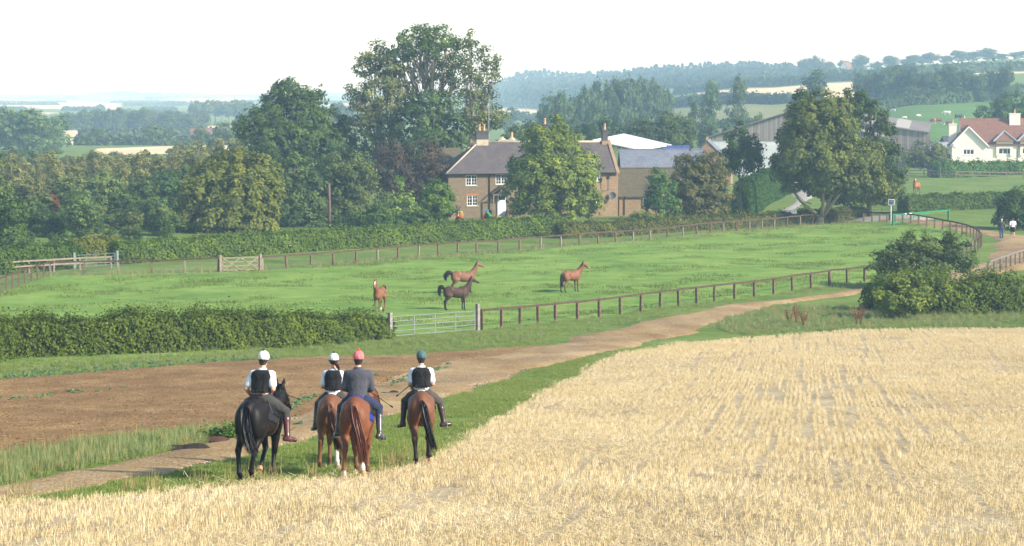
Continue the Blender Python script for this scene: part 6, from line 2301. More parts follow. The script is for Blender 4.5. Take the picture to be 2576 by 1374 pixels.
for r_ in (w1, w2, w3, w4, w5, w6):
    window(house, r_, 0.0, 2, 3)
    MB().box((r_[0] - 0.12, -0.012, r_[3] + 0.002), (r_[1] + 0.12, 0.3, r_[3] + 0.22)).build('lintel', mat_plain('brick_lintel', (0.36, 0.15, 0.07), 0.9, 0.25, 12), house)
# door with porch
MB().box((dr[0], 0.12, dr[2]), (dr[1], 0.18, dr[3])).box((dr[0] + 0.12, 0.10, dr[2] + 0.15), (dr[1] - 0.12, 0.12, dr[2] + 0.8)).build('door', M_white, house)
do = bpy.data.objects['door']
MB().box((dr[0] + 0.2, 0.095, dr[3] - 0.6), (dr[1] - 0.2, 0.118, dr[3] - 0.15)).build('door_light', M_glass, do)
MB().box((dr[0] - 0.25, -0.55, 0), (dr[1] + 0.25, 0.1, dr[2] - 0.01)).build('doorstep', M_stonecap, house)
pa, pb = fh(1232, 489)[0], fh(1279, 489)[0]
pz, pt = fh(1250, 488)[1], fh(1255, 474)[1] + 0.2
mb = MB()
pm = (pa + pb) / 2
for (xa, za), (xb, zb) in ((((pa), pz), (pm, pt)), ((pm, pt), (pb, pz))):
    mb.prism([(xa, -1.2, za), (xb, -1.2, zb), (xb, -1.2, zb + 0.12), (xa, -1.2, za + 0.12)], (0, 1.19, 0))
po = mb.build('porch_roof', M_moss, house)
mb = MB()
for x in (pa + 0.2, pb - 0.2):
    mb.box((x - 0.06, -1.1, 0.5), (x + 0.06, -0.98, pz - 0.01))
mb.bar((pa + 0.15, -1.04, pz - 0.05), (pb - 0.15, -1.04, pz - 0.05), 0.1, 0.1)
mb.bar((pm, -1.04, pz), (pm, -1.04, pt - 0.1), 0.08, 0.08, (0, 1, 0))
mb.bar((pm - 0.35, -1.04, pz), (pm, -1.04, pt - 0.35), 0.06, 0.06, (0, 1, 0)).bar((pm + 0.35, -1.04, pz), (pm, -1.04, pt - 0.35), 0.06, 0.06, (0, 1, 0))
mb.build('porch_post', M_timber, house)
MB().box((pa, -1.1, 0), (pa + 0.35, -0.1, 0.95)).box((pb - 0.35, -1.1, 0), (pb, -0.1, 0.95)).build('porch_wall', M_iron, house)
# roof
ov = 0.32
hip = 4.3
A, B_, Cc, Dd = (-ov, -ov, EH - 0.12), (LH + 0.02, -ov, EH - 0.12), (LH + 0.02, DH + ov, EH - 0.12), (-ov, DH + ov, EH - 0.12)
E1, E2 = (hip, DH / 2, RH), (LH + 0.02, DH / 2, RH)


def lowr(p, t=0.14):
    return (p[0], p[1], p[2] - t)


mb = MB()
mb.poly([A, B_, E2, E1]).poly([B_, Cc, E2]) if False else None
mb.poly([A, B_, E2, E1]).poly([Cc, Dd, E1, E2]).poly([Dd, A, E1])
mb.poly([lowr(E1), lowr(E2), lowr(B_), lowr(A)]).poly([lowr(E2), lowr(E1), lowr(Dd), lowr(Cc)]).poly([lowr(E1), lowr(A), lowr(Dd)])
mb.poly([lowr(A), lowr(B_), B_, A]).poly([lowr(B_), lowr(E2), E2, B_]).poly([lowr(E2), lowr(Cc), Cc, E2]).poly([lowr(Cc), lowr(Dd), Dd, Cc]).poly([lowr(Dd), lowr(A), A, Dd])
ro = mb.build('roof', M_slate, house)
mb = MB()
mb.tube([E1, E2], 0.13, 8).tube([(A[0], A[1], A[2] + 0.03), E1], 0.10, 6)
mb.build('ridge_tiles', M_stonecap, ro, smooth=True)
MB().prism([(LH - 0.30, -0.35, EH - 0.28), (LH - 0.30, DH / 2, RH + 0.02), (LH - 0.30, DH / 2, RH + 0.22), (LH - 0.30, -0.35, EH - 0.05)], (0.38, 0, 0)).build('coping', M_irono, ro)
MB().tube([(-ov, -ov - 0.06, EH - 0.2), (LH - 0.4, -ov - 0.06, EH - 0.2)], 0.06, 6).build('gutter', M_pipe, house)
dx = fh(1231, 480)[0]
MB().tube([(dx, -0.35, EH - 0.22), (dx, -0.08, EH - 0.55), (dx, -0.08, 0.1)], 0.06, 6).build('downpipe', M_pipe, house)
chimney(house, 4.7, DH / 2, RH - 1.3, RH + 0.3, 1.4, 0.8, M_stonecap, 0, band=False)
chimney(house, 4.7, DH / 2, RH + 0.3, RH + 1.3, 1.45, 0.75, M_dbrick, 2)
chimney(house, LH - 0.6, DH / 2, RH - 1.2, RH + 0.1, 0.85, 0.8, M_irono, 0, band=False)
chimney(house, LH - 0.6, DH / 2, RH + 0.1, RH + 1.35, 0.62, 0.65, M_dbrick, 1)
chimney(house, 12.4, DH / 2 + 0.8, RH - 0.8, RH + 2.0, 0.8, 0.7, M_dbrick, 1)
mb = MB().tube([(5.55, 3.5, RH), (5.55, 3.5, RH + 4.6)], 0.035, 5)
for k in range(5):
    mb.tube([(5.2, 3.5, RH + 3.2 + k * 0.18), (5.9, 3.5, RH + 3.2 + k * 0.18)], 0.02, 4)
mb.build('aerial', mat_plain('aerial_metal', (0.45, 0.46, 0.47), 0.4, metal=0.5), house)
MB().lathe([(0.02, 0.0), (0.25, 0.05), (0.42, 0.16), (0.44, 0.2), (0.41, 0.18), (0.02, 0.05)], 16).build('satellite_dish', mat_plain('dish_grey', (0.10, 0.105, 0.11), 0.5), house, smooth=True, loc=(LH - 0.75, -0.35, fh(1545, 493)[1]), rot=(R(70), 0, R(-25)))
MB().box((LH - 2.2, -0.12, EH - 1.25), (LH - 1.95, 0, EH - 0.75)).build('meter_box', M_pipe, house)
MB().box((LH - 1.3, -0.12, EH - 0.85), (LH - 1.05, 0, EH - 0.55)).tube([(LH - 1.18, -0.04, EH - 0.85), (LH - 1.2, -0.04, EH - 2.2), (LH - 2.0, -0.04, EH - 2.3), (LH - 2.08, -0.04, EH - 1.25)], 0.02, 4).build('junction_box', M_pipe, house)
# rear wing roof and stone stack seen over the ridge
MB().prism([(-1.0, 6.2, EH + 0.9), (3.2, 6.2, EH + 0.9), (3.2, 8.2, EH + 2.6), (-1.0, 8.2, EH + 2.6)], (0, 0.05, -0.15)).build('rear_roof', M_moss, house)
MB().box((-0.7, 6.6, EH - 0.4), (3.0, 8.0, EH + 0.8)).build('rear_wall', M_white, house)
o = MB().box((7.4, 6.3, RH - 1.2), (9.6, 7.5, RH + 0.05)).box((7.3, 6.2, RH + 0.06), (9.7, 7.6, RH + 0.2)).build('chimney', M_stonecap, house)
for x in (7.9, 9.1):
    MB().lathe([(0.5, 0), (0.42, 0.12), (0.2, 0.25), (0.15, 0.35)], 8, (x, 6.9, RH + 0.2)).build('chimney_cap', M_stonecap, o)
MB().lathe([(0.16, 0), (0.14, 0.5), (0.18, 0.55)], 8, (9.1, 6.9, RH + 0.55)).build('chimney_pot', M_pot, o)


# --- generic gabled building, ridge along its own x
def gabled(name, label, o, rz, L, D, E, Rg, wallm, roofm, ov=0.25, cat='building', coping=None):
    root = empty(name, o, rz, label, cat)
    MB().box((0, 0, 0), (L, 0.35, E)).box((0, D - 0.35, 0), (L, D, E)).build('wall', wallm, root)
    for x in (0, L - 0.35):
        MB().prism([(x, 0.35, 0), (x, D - 0.35, 0), (x, D - 0.35, E), (x, D / 2, Rg - 0.06), (x, 0.35, E)], (0.35, 0, 0)).build('gable_wall', wallm, root)
    sl = (Rg - E) / (D / 2)
    for s_, y0 in ((1, -ov), (-1, D + ov)):
        z0 = E - ov * sl + 0.05
        MB().prism([(-ov, y0, z0), (-ov, D / 2, Rg + 0.05), (-ov, D / 2, Rg + 0.19), (-ov, y0, z0 + 0.14)], (L + 2 * ov, 0, 0)).build('roof', roofm, root)
    MB().tube([(-ov, D / 2, Rg + 0.17), (L + ov, D / 2, Rg + 0.17)], 0.12, 6).build('ridge_tiles', coping or roofm, root)
    return root


# low stone wing with mossy roof
e0 = at(1557, 534, 243.5)
wing = gabled('stone_wing', 'low stone wing with mossy stone-tiled roof joined to the farmhouse', (e0[0], 243.0, 0.0), R(6), 11.5, 6.0, 2.35, 5.25, M_irono, M_moss)
wing.location.z = hz(e0[0], 243)
for x in (3.0, 3.55, 4.1):
    window(wing, (x - 0.25, x + 0.25, 0.95, 2.05), -0.13, 1, 1, 0.05, 0.05, 1, False, mat_plain('grey_frame', (0.32, 0.33, 0.33), 0.6))
MB().tube([(0.6, -0.3, 2.3), (0.6, -0.08, 2.1), (0.6, -0.08, 0.1)], 0.05, 6).build('downpipe', M_pipe, wing)
e1 = at(1568, 480, 256)
b2 = gabled('slate_outbuilding', 'outbuilding with long pale blue slate roof behind the stone wing', (e1[0], 256, hz(e1[0], 256)), R(2), 10.0, 7.0, 4.2, 7.0, M_irono, M_slateb)
# white roofed open shed with blue hoarding
shed = empty('open_shed', (at(1560, 400, 285)[0], 285, hz(13, 285)), 0, 'open shed with broad white sheet roof on green posts', 'shed')
so = np.array(shed.location)
pA, pB, pC, pD = at(1489, 352, 292), at(1570, 336, 312), at(1690, 364, 298), at(1608, 377, 276)
n_ = np.cross(pB - pA, pD - pA)
MB().prism([pA - so, pB - so, pC - so, pD - so], (0, 0, -0.12)).build('roof', M_roofw, shed)
mb = None
for t in np.linspace(0.03, 0.97, 9):
    p = pD * (1 - t) + pC * t - so
    MB().tube([(p[0], p[1] + 0.3, 0), (p[0], p[1] + 0.3, p[2] - 0.1)], 0.11, 6).build('post', M_dkgreen, shed)
for t in np.linspace(0.05, 0.9, 6):
    p = pD * (1 - t) + pA * t - so
    MB().tube([(p[0], p[1] + 0.3, 0), (p[0], p[1] + 0.3, p[2] - 0.1)], 0.11, 6).build('post', M_dkgreen, shed)
q0, q1 = at(1566, 400, 291), at(1735, 400, 296)
hb = empty('blue_hoarding', (q0[0], 291, hz(q0[0], 291)), math.atan2(q1[1] - q0[1], q1[0] - q0[0]), 'blue metal stable wall under the white roof', 'wall')
zt = at(1650, 367, 293)[2] - hb.location.z
W = float(np.hypot(q1[0] - q0[0], q1[1] - q0[1]))
for i in range(8):
    MB().box((i * W / 8 + 0.01, 0, 0), ((i + 1) * W / 8 - 0.01, 0.08, zt + (0.05 if i % 3 else 0))).build('panel', M_blue, hb)

# --- big boarded barn behind the sycamore
bo = at(1785, 437, 372)
barn = empty('barn', (bo[0], 372, hz(bo[0], 372)), R(-11), 'big boarded barn gable with white cladding below, behind the broad sycamore', 'barn')
WB, EB, RB = 29.5, 6.2, 11.2
MB().prism([(0, 0, EB - 0.1), (WB, 0, EB - 0.1), (WB, 0, EB + 0.4), (WB / 2, 0, RB), (0, 0, EB + 0.4)], (0, 0.3, 0)).build('gable_boarding', M_board, barn)
MB().box((0, 0.1, 0), (WB, 0.35, EB - 0.1)).build('cladding', M_clad, barn)
MB().box((0, 0.35, 0), (0.3, 30, EB)).box((WB - 0.3, 0.35, 0), (WB, 30, EB)).build('side_wall', M_board, barn)
for xa, xb in ((-0.5, WB / 2), (WB + 0.5, WB / 2)):
    MB().prism([(xa, -0.5, EB + 0.35), (xb, -0.5, RB + 0.18), (xb, -0.5, RB + 0.38), (xa, -0.5, EB + 0.55)], (0, 31, 0)).build('roof', M_roofg, barn)
MB().box((8.0, -0.05, 0), (15.5, 0.095, 5.4)).build('door', M_clad, barn)
# --- long barn with rooflights to the right
r0 = at(2165, 420, 392)
b3 = empty('lean_to_barn', (r0[0], 392, hz(r0[0], 392)), R(-14), 'boarded barn with striped rooflights and end wall coloured like a dark opening, right of the broad sycamore', 'barn')
LB3 = 12.2
e_z = [at(2190, 310, 392)[2] - b3.location.z, at(2303, 334, 392)[2] - b3.location.z]
MB().prism([(0, 0, 0), (LB3, 0, 0), (LB3, 0, e_z[1]), (0, 0, e_z[0])], (0, 0.25, 0)).build('wall', M_board, b3)
MB().prism([(LB3, 0.25, 0), (LB3, 9, 0), (LB3, 9, e_z[1] + 1.5), (LB3, 0.25, e_z[1])], (-0.2, 0, 0)).build('end_wall', M_dclad, b3)  # closed wall, the dark of an open end put into its colour
MB().prism([(-0.3, -0.4, e_z[0] + 0.02), (LB3 + 0.3, -0.4, e_z[1] + 0.02), (LB3 + 0.3, 9.2, e_z[1] + 1.62), (-0.3, 9.2, e_z[0] + 1.62)], (0, 0, 0.15)).build('roof', M_roofg, b3)
for x in (1.0, 6.2):
    za, zb = e_z[0] + (e_z[1] - e_z[0]) * x / LB3, e_z[0] + (e_z[1] - e_z[0]) * (x + 2.6) / LB3
    MB().prism([(x, 0.3, za + 0.29), (x + 2.6, 0.3, zb + 0.29), (x + 2.6, 8.8, zb + 1.69), (x, 8.8, za + 1.69)], (0, 0, 0.03)).build('rooflight', M_roofl, b3)
# stone gable with orange coping in front of the barn
sg = at(1758, 470, 318)
gb = gabled('stone_barn', 'small stone barn with steep lichen-topped gable facing the garden', (sg[0], 318, hz(sg[0], 318)), R(82), 9.0, 7.2, 3.6, 7.0, M_irono, M_slateb, 0.1)
gb.location.x = at(1838, 470, 318)[0]
MB().box((0, 0, 0), (0.3, 0.3, 0.6)).build('finial', mat_plain('orange_lichen', (0.5, 0.30, 0.08), 0.9), gb, loc=(-0.1, 3.45, 7.1))

# --- the white house on the right
WD = 380.0
wo = at(2394, 436, WD)
WR = R(-6)
wo[2] = hz(wo[0], WD)
wu, wn_ = np.array((math.cos(WR), math.sin(WR), 0)), np.array((-math.sin(WR), math.cos(WR), 0))


def wh(px, py):
    p = onplane(px, py, wo, wn_) - wo
    return float(p @ wu), float(p[2])


def wr(x0, y0, x1, y1):
    a, b = wh(x0, y1), wh(x1, y0)
    return (a[0], b[0], a[1], b[1])


cot = empty('white_house', wo, WR, 'cream rendered house with red tiled roof, white chimneys and gablets', 'house')
GW = wh(2483, 380)[0]
EW = wh(2440, 366)[1]
AW = wh(2437, 318)[1]
gx = wh(2437, 318)[0]
LW = 26.0
YM = 0.6     # main range stands a little behind the gable wing
wins_g = [wr(2423, 376, 2450, 389), wr(2424, 417, 2452, 430)]
wl = wall_open(GW, EW, wins_g, 0.35)
wl.prism([(0, 0, EW), (GW, 0, EW), (gx, 0, AW)], (0, 0.35, 0))
wl.build('gable_wall', M_render, cot)
wins_m = [wr(2513, 374, 2546, 388), wr(2518, 414, 2553, 428), wr(2572, 374, 2600, 388), wr(2575, 414, 2605, 428), wr(2494, 418, 2506, 436)]
wall_open(LW - GW, EW + 0.1, [w_ for w_ in wins_m], 0.35, y0=YM, x0=GW).build('wall', M_render, cot)
MB().box((0, 0.35, 0), (0.35, 9, EW)).box((0.35, 8.65, 0), (LW, 9, EW)).box((LW - 0.35, YM + 0.35, 0), (LW, 8.65, EW)).build('wall', M_render, cot)
for i, w_ in enumerate(wins_g + wins_m):
    window(cot, w_, 0.0 if i < 2 else YM, 1, 1, 0.09, 0.09, 3 if i != 6 else 2, True, None, M_white)
sl = (AW - EW) / gx
for sx in (0, 1):
    xe = -0.45 if sx == 0 else GW + 0.3
    ze = EW - 0.15
    MB().prism([(xe, -0.35, ze), (gx, -0.35, AW + 0.02), (gx, -0.35, AW + 0.18), (xe, -0.35, ze + 0.16)], (0, 5.2, 0)).build('roof', M_red, cot)
    MB().bar((xe, -0.38, ze - 0.06), (gx, -0.38, AW - 0.08), 0.06, 0.22, (0, 0, 1)).build('bargeboard', M_white, cot)
RM = wh(2500, 313)[1] + 0.9
MB().prism([(gx * 0.6, YM - 0.4, EW - 0.05), (gx * 0.6, 4.6, RM), (gx * 0.6, 4.6, RM + 0.16), (gx * 0.6, YM - 0.4, EW + 0.11)], (LW - gx * 0.6 + 0.3, 0, 0)).build('roof', M_red, cot)
MB().prism([(gx * 0.6, 9.3, EW - 0.05), (gx * 0.6, 4.6, RM), (gx * 0.6, 4.6, RM + 0.16), (gx * 0.6, 9.3, EW + 0.11)], (LW - gx * 0.6 + 0.3, 0, 0)).build('roof', M_red, cot)
MB().prism([(gx * 0.6, YM, EW - 0.2), (gx * 0.6, 8.9, EW - 0.2), (gx * 0.6, 4.6, RM - 0.1)], (0.3, 0, 0)).build('gable_wall', M_render, cot)
for xa, xb in ((wh(2507, 375)[0], wh(2549, 375)[0]), (wh(2567, 375)[0], wh(2607, 375)[0])):
    xm = (xa + xb) / 2
    zt_ = wh(2527, 331)[1]
    zb_ = wh(2527, 356)[1]
    MB().box((xa, YM - 0.25, wh(2527, 392)[1]), (xa + 0.5, YM - 0.01, zb_)).box((xb - 0.5, YM - 0.25, wh(2527, 392)[1]), (xb, YM - 0.01, zb_)).box((xa + 0.5, YM - 0.25, wh(2527, 373)[1]), (xb - 0.5, YM - 0.01, zb_)).build('oriel', M_render, cot)
    MB().poly([(xa - 0.5, YM - 0.7, zb_), (xb + 0.5, YM - 0.7, zb_), (xm, YM + 1.0, zt_)]).poly([(xa - 0.5, YM - 0.7, zb_), (xm, YM + 1.0, zt_), (xm, YM + 3.4, zt_), (xa - 0.5, YM + 1.6, zb_)]).poly([(xb + 0.5, YM - 0.7, zb_), (xb + 0.5, YM + 1.6, zb_), (xm, YM + 3.4, zt_), (xm, YM + 1.0, zt_)]).poly([(xa - 0.5, YM - 0.7, zb_), (xa - 0.5, YM + 1.6, zb_), (xb + 0.5, YM + 1.6, zb_), (xb + 0.5, YM - 0.7, zb_)]).build('gablet_roof', M_red, cot)
    MB().tube([(xa - 0.6, YM - 0.75, zb_ + 0.03), (xm, YM + 0.95, zt_ + 0.05)], 0.16, 5).tube([(xb + 0.6, YM - 0.75, zb_ + 0.03), (xm, YM + 0.95, zt_ + 0.05)], 0.16, 5).build('lead_hip', M_lead, cot)
c1 = wh(2400, 345)[0]
chimney(cot, c1 + 0.05, 3.2, 2.0, wh(2400, 316)[1] + 0.3, 1.35, 1.0, M_render, 1)
c2 = wh(2559, 330)[0]
chimney(cot, c2, 4.0, 5.5, wh(2559, 294)[1] + 0.6, 1.9, 1.1, M_render, 1)
for px_ in (2483, 2561):
    x = wh(px_, 390)[0]
    MB().tube([(x + 0.25, YM - 0.15, EW - 0.1), (x, YM - 0.06, EW - 0.6), (x, YM - 0.06, 0.1)], 0.05, 5).build('downpipe', mat_plain('rust_red_pipe', (0.22, 0.06, 0.04), 0.6), cot)
MB().lathe([(0.02, 0.0), (0.3, 0.06), (0.5, 0.18), (0.5, 0.2), (0.02, 0.06)], 14).build('satellite_dish', mat_plain('dish_pale', (0.35, 0.36, 0.37), 0.5), cot, smooth=True, loc=(wh(2403, 367)[0] - 0.2, -0.4, wh(2403, 367)[1]), rot=(R(75), 0, R(20)))
# dark sheds between the barn and the white house
gs = at(2338, 440, 392)
gabled('dark_shed', 'dark low shed half hidden behind the small round tree', (gs[0], 398, hz(gs[0], 398)), R(3), 7.5, 5, 2.6, 4.0, mat_plain('tarred_boards', (0.05, 0.045, 0.042), 0.8), M_lead, cat='shed')
sv2 = at(2385, 420, 400)
gabled('slate_shed', 'dark slate roofed shed behind the white house chimney', (sv2[0] + 0.6, 404, hz(sv2[0], 404)), R(12), 6, 4, 3.4, 5.0, mat_plain('tarred_boards', (0.05, 0.045, 0.042)), mat_plain('dark_slates', (0.05, 0.052, 0.06), 0.7), cat='shed')
# far barn and houses in the haze
fb = at(478, 318, 760)
gabled('field_barn', 'long low brick barn far off among the valley stubble fields', (fb[0], 760, hz(fb[0], 760)), 0, 7.5, 5, 1.6, 2.8, M_irono, M_red, cat='barn')
fb = at(2135, 145, 1260)
gabled('hilltop_cottage', 'small pale cottage gable among the skyline trees on the right hill', (fb[0], 1262, hz(fb[0], 1262)), R(60), 9, 6, 3.5, 7, M_render, M_red, cat='house')

# ---------------------------------------------------------------- fences, gates and small things
M_rail = mat_plain('dark_rail_timber', (0.075, 0.048, 0.033), 0.8, 0.45, 5, bump=0.02)
M_post = mat_plain('brown_post_timber', (0.15, 0.092, 0.062), 0.85, 0.45, 5, bump=0.02)
M_pale = mat_plain('pale_new_timber', (0.22, 0.18, 0.135), 0.85, 0.25, 6, bump=0.02)
M_galv = mat_plain('galvanised_steel', (0.24, 0.255, 0.26), 0.5, 0.15, 10, metal=0.3)
M_wire = mat_plain('fence_wire', (0.20, 0.20, 0.19), 0.5, metal=0.5)


def post_mesh(w_, h_, seed=0):
    return MB().box((-w_ / 2, -w_ / 2, -0.35), (w_ / 2, w_ / 2, h_ - 0.03)).prism([(-w_ / 2, -w_ / 2, h_ - 0.03), (w_ / 2, -w_ / 2, h_ - 0.03), (w_ / 2, w_ / 2, h_ - 0.0), (-w_ / 2, w_ / 2, h_ - 0.0)], (0, 0, 0.01)).mesh('post')


def along(line, step):
    L = np.array([p[:2] for p in line], float)
    seg = np.hypot(*np.diff(L, axis=0).T)
    cum = np.concatenate([[0], np.cumsum(seg)])
    n = max(1, int(round(cum[-1] / step)))
    t = np.linspace(0, cum[-1], n + 1)
    return np.stack([np.interp(t, cum, L[:, 0]), np.interp(t, cum, L[:, 1])], 1)


def smooth_line(line, k=4):
    L = np.array([p[:2] for p in line], float)
    for _ in range(k):
        Q = [L[0]]
        for i in range(len(L) - 1):
            Q += [L[i] * 0.75 + L[i + 1] * 0.25, L[i] * 0.25 + L[i + 1] * 0.75]
        Q.append(L[-1])
        L = np.array(Q)
    return L


def rail_fence(name, label, line, step, ph, pw, rails, postm, railm, wire=0, jit=0.0, railw=(0.045, 0.10), mixm=None, front=-1, seed=0):
    """posts and rails (heights) along a ground line, each post and rail a part"""
    g = np.random.default_rng(seed)
    pts = along(line, step)
    org = np.array((pts[:, 0].mean(), pts[:, 1].mean()))
    oz = hz(*org)
    root = empty(name, (org[0], org[1], oz), 0, label, 'fence')
    pm = [post_mesh(pw, ph), post_mesh(pw * 0.92, ph)]
    for m_ in pm:
        m_.materials.append(postm)
    if mixm:
        pm2 = post_mesh(pw, ph)
        pm2.materials.append(mixm)
        pm.append(pm2)
    Z = np.array([hz(*p) for p in pts])
    for i, p in enumerate(pts):
        k = min(i, len(pts) - 2)
        a = math.atan2(pts[k + 1, 1] - pts[k, 1], pts[k + 1, 0] - pts[k, 0])
        o = add('post', pm[int(g.integers(0, len(pm)))], None, root, loc=(p[0] - org[0], p[1] - org[1], Z[i] - oz + g.normal(0, jit)), rot=(g.normal(0, jit), g.normal(0, jit), a))
    for i in range(len(pts) - 1):
        a, b = pts[i], pts[i + 1]
        d = (b - a) / np.linalg.norm(b - a)
        nn = np.array((d[1], -d[0])) * (pw / 2 + railw[0] / 2 + 0.003)
        for j, rh in enumerate(rails):
            A = (a[0] - org[0] + nn[0], a[1] - org[1] + nn[1], Z[i] - oz + rh + g.normal(0, jit * 0.5))
            B = (b[0] - org[0] + nn[0], b[1] - org[1] + nn[1], Z[i + 1] - oz + rh + g.normal(0, jit * 0.5))
            MB().bar(A, B, railw[0], railw[1]).build('rail', railm, root)
    if wire:
        mb = MB()
        for i in range(len(pts) - 1):
            for k in range(wire):
                h_ = (k + 0.5) / wire * (ph - 0.15)
                mb.tube([(pts[i, 0] - org[0], pts[i, 1] - org[1], Z[i] - oz + h_), (pts[i + 1, 0] - org[0], pts[i + 1, 1] - org[1], Z[i + 1] - oz + h_)], 0.006, 3, cap=False)
        mb.build('wire', M_wire, root)
    return root


near = gl((1213, 830), (1400, 809), (1600, 785), (1800, 758), (2000, 731), (2185, 707), (2330, 686))
rail_fence('paddock_fence', 'brown single-rail fence on the near side of the paddock beside the track', near, 2.4, 1.15, 0.15, (1.08,), M_post, M_rail, 0, 0.02, (0.05, 0.12), seed=1)
far1 = gl((128, 694), (300, 691), (450, 687), (549, 684))
rail_fence('paddock_fence', 'dark-railed fence left of the wooden gate on the far side of the paddock', far1, 2.5, 1.0, 0.13, (1.06,), M_post, M_rail, 6, 0.03, (0.06, 0.13), M_pale, seed=2)
far2 = gl((660, 680), (900, 663), (1200, 638), (1400, 622), (1700, 598), (1950, 575), (2105, 561))
rail_fence('paddock_fence', 'dark-railed wire fence from the wooden gate along the hedges', far2, 2.55, 1.0, 0.13, (1.08,), M_post, M_rail, 6, 0.03, (0.06, 0.13), M_pale, seed=3)
curve = smooth_line(gl((2105, 561), (2160, 558), (2220, 562), (2330, 573), (2420, 590), (2466, 610), (2470, 625), (2440, 642), (2385, 662)))
rail_fence('curved_fence', 'dark rail fence curving round the paddock corner towards the track', curve, 2.1, 1.15, 0.14, (1.14,), M_post, M_rail, 7, 0.01, (0.07, 0.14), seed=4)
left = gl((126, 694), (60, 714), (0, 738), (-60, 760), (-200, 815))
rail_fence('side_fence', 'wire fence with dark rail receding at the left edge of the paddock', left, 1.9, 1.05, 0.12, (1.0,), M_post, M_rail, 6, 0.02, (0.06, 0.12), seed=5)
lr = gl((-140, 700), (0, 692), (90, 686), (180, 680), (280, 676))
rail_fence('timber_fence', 'pale two-rail timber fence in front of the dark hedge on the left', lr, 2.4, 1.0, 0.14, (0.55, 0.95), M_pale, M_pale, 0, 0.02, (0.05, 0.12), seed=6)
rt = gl((2485, 697), (2530, 680), (2575, 664), (2640, 648))
rail_fence('track_fence', 'grey rail fence rising at the right edge beside the track', rt, 2.0, 1.2, 0.13, (1.15,), M_pale, mat_plain('grey_rail', (0.16, 0.15, 0.15), 0.7, 0.3), 7, 0.01, (0.06, 0.12), seed=7)
cf = gl((2285, 446), (2400, 449), (2576, 451), (2700, 452))
rail_fence('cottage_fence', 'weathered two-rail fence below the white house', cf, 2.6, 1.2, 0.15, (0.6, 1.1), M_pale, M_pale, 0, 0.03, (0.06, 0.14), seed=8)
cf2 = gl((2285, 447), (2250, 463), (2215, 480), (2195, 492))
rail_fence('slope_fence', 'two-rail timber fence running down to the broad sycamore', cf2, 2.6, 1.2, 0.15, (0.6, 1.1), M_pale, M_pale, 0, 0.03, (0.06, 0.14), seed=9)


def bar_gate(name, label, a, b, h_, bars, mat, style='field', postm=None):
    """five-bar gate between two ground points"""
    a, b = np.array(a, float), np.array(b, float)
    d = b - a
    L = float(np.hypot(d[0], d[1]))
    root = empty(name, (a[0], a[1], hz(a[0], a[1])), math.atan2(d[1], d[0]), label, 'gate')
    dz = hz(b[0], b[1]) - hz(a[0], a[1])
    z = lambda x: 0.12 + dz * x / L
    r_ = 0.020 if style != 'wood' else 0.045
    for k in range(bars):
        hh = h_ * (k + 0.15) / (bars - 1 + 0.15) if k else 0.02
        hh = h_ * k / (bars - 1)
        if style == 'wood':
            MB().bar((0, 0, z(0) + hh), (L, 0, z(L) + hh), 0.05, 0.09).build('bar', mat, root)
        else:
            MB().tube([(0, 0, z(0) + hh), (L, 0, z(L) + hh)], r_, 6).build('bar', mat, root)
    ups = (0, L) if style == 'wood' else (0, L * 0.26, L * 0.51, L * 0.76, L)
    for x in ups:
        if style == 'wood':
            MB().bar((x, 0.05, z(x) - 0.05), (x, 0.05, z(x) + h_ + 0.1), 0.06, 0.12, (1, 0, 0)).build('upright', mat, root)
        else:
            MB().bar((x, 0.035, z(x)), (x, 0.035, z(x) + h_), 0.015, 0.055, (1, 0, 0)).build('upright', mat, root)
    if style == 'wood':
        for x0, x1 in ((0, L / 2), (L, L / 2)):
            MB().bar((x0, -0.05, z(x0) + h_), (x1, -0.05, z(x1)), 0.04, 0.08).build('brace', mat, root)
            MB().bar((x0, -0.052, z(x0)), (x1, -0.052, z(x1) + h_), 0.04, 0.08).build('brace', mat, root)
    if postm is not None:
        for x in (-0.18, L + 0.18):
            MB().box((x - 0.09, -0.09, -0.3), (x + 0.09, 0.09, h_ + 0.35)).build('gate_post', postm, root)
    return root


bar_gate('field_gate', 'white galvanised five-bar field gate into the paddock', gnd(988, 851), gnd(1196, 834), 1.0, 5, M_galv, 'field', mat_plain('weathered_grey_post', (0.23, 0.21, 0.185), 0.85, 0.3, 6))
bar_gate('wooden_gate', 'weathered wooden gate with crossed braces on the far side of the paddock', gnd(560, 684), gnd(650, 681), 0.95, 4, M_pale, 'wood', M_pale)
bar_gate('metal_gate', 'thin metal gate in front of the short yellow hedge', gnd(192, 676), gnd(290, 670), 0.95, 5, mat_plain('green_grey_gate', (0.16, 0.20, 0.18), 0.5), 'field', mat_plain('green_grey_gate', (0.16, 0.20, 0.18), 0.5))
bar_gate('metal_gate', 'dark thin-barred gate right of the solar panel sign post', gnd(2165, 540), gnd(2270, 534), 1.15, 5, M_wire, 'field')
bar_gate('yard_gate', 'pale metal gate across the top of the driveway', gnd(1983, 488), gnd(2032, 489), 1.2, 5, M_galv, 'field')

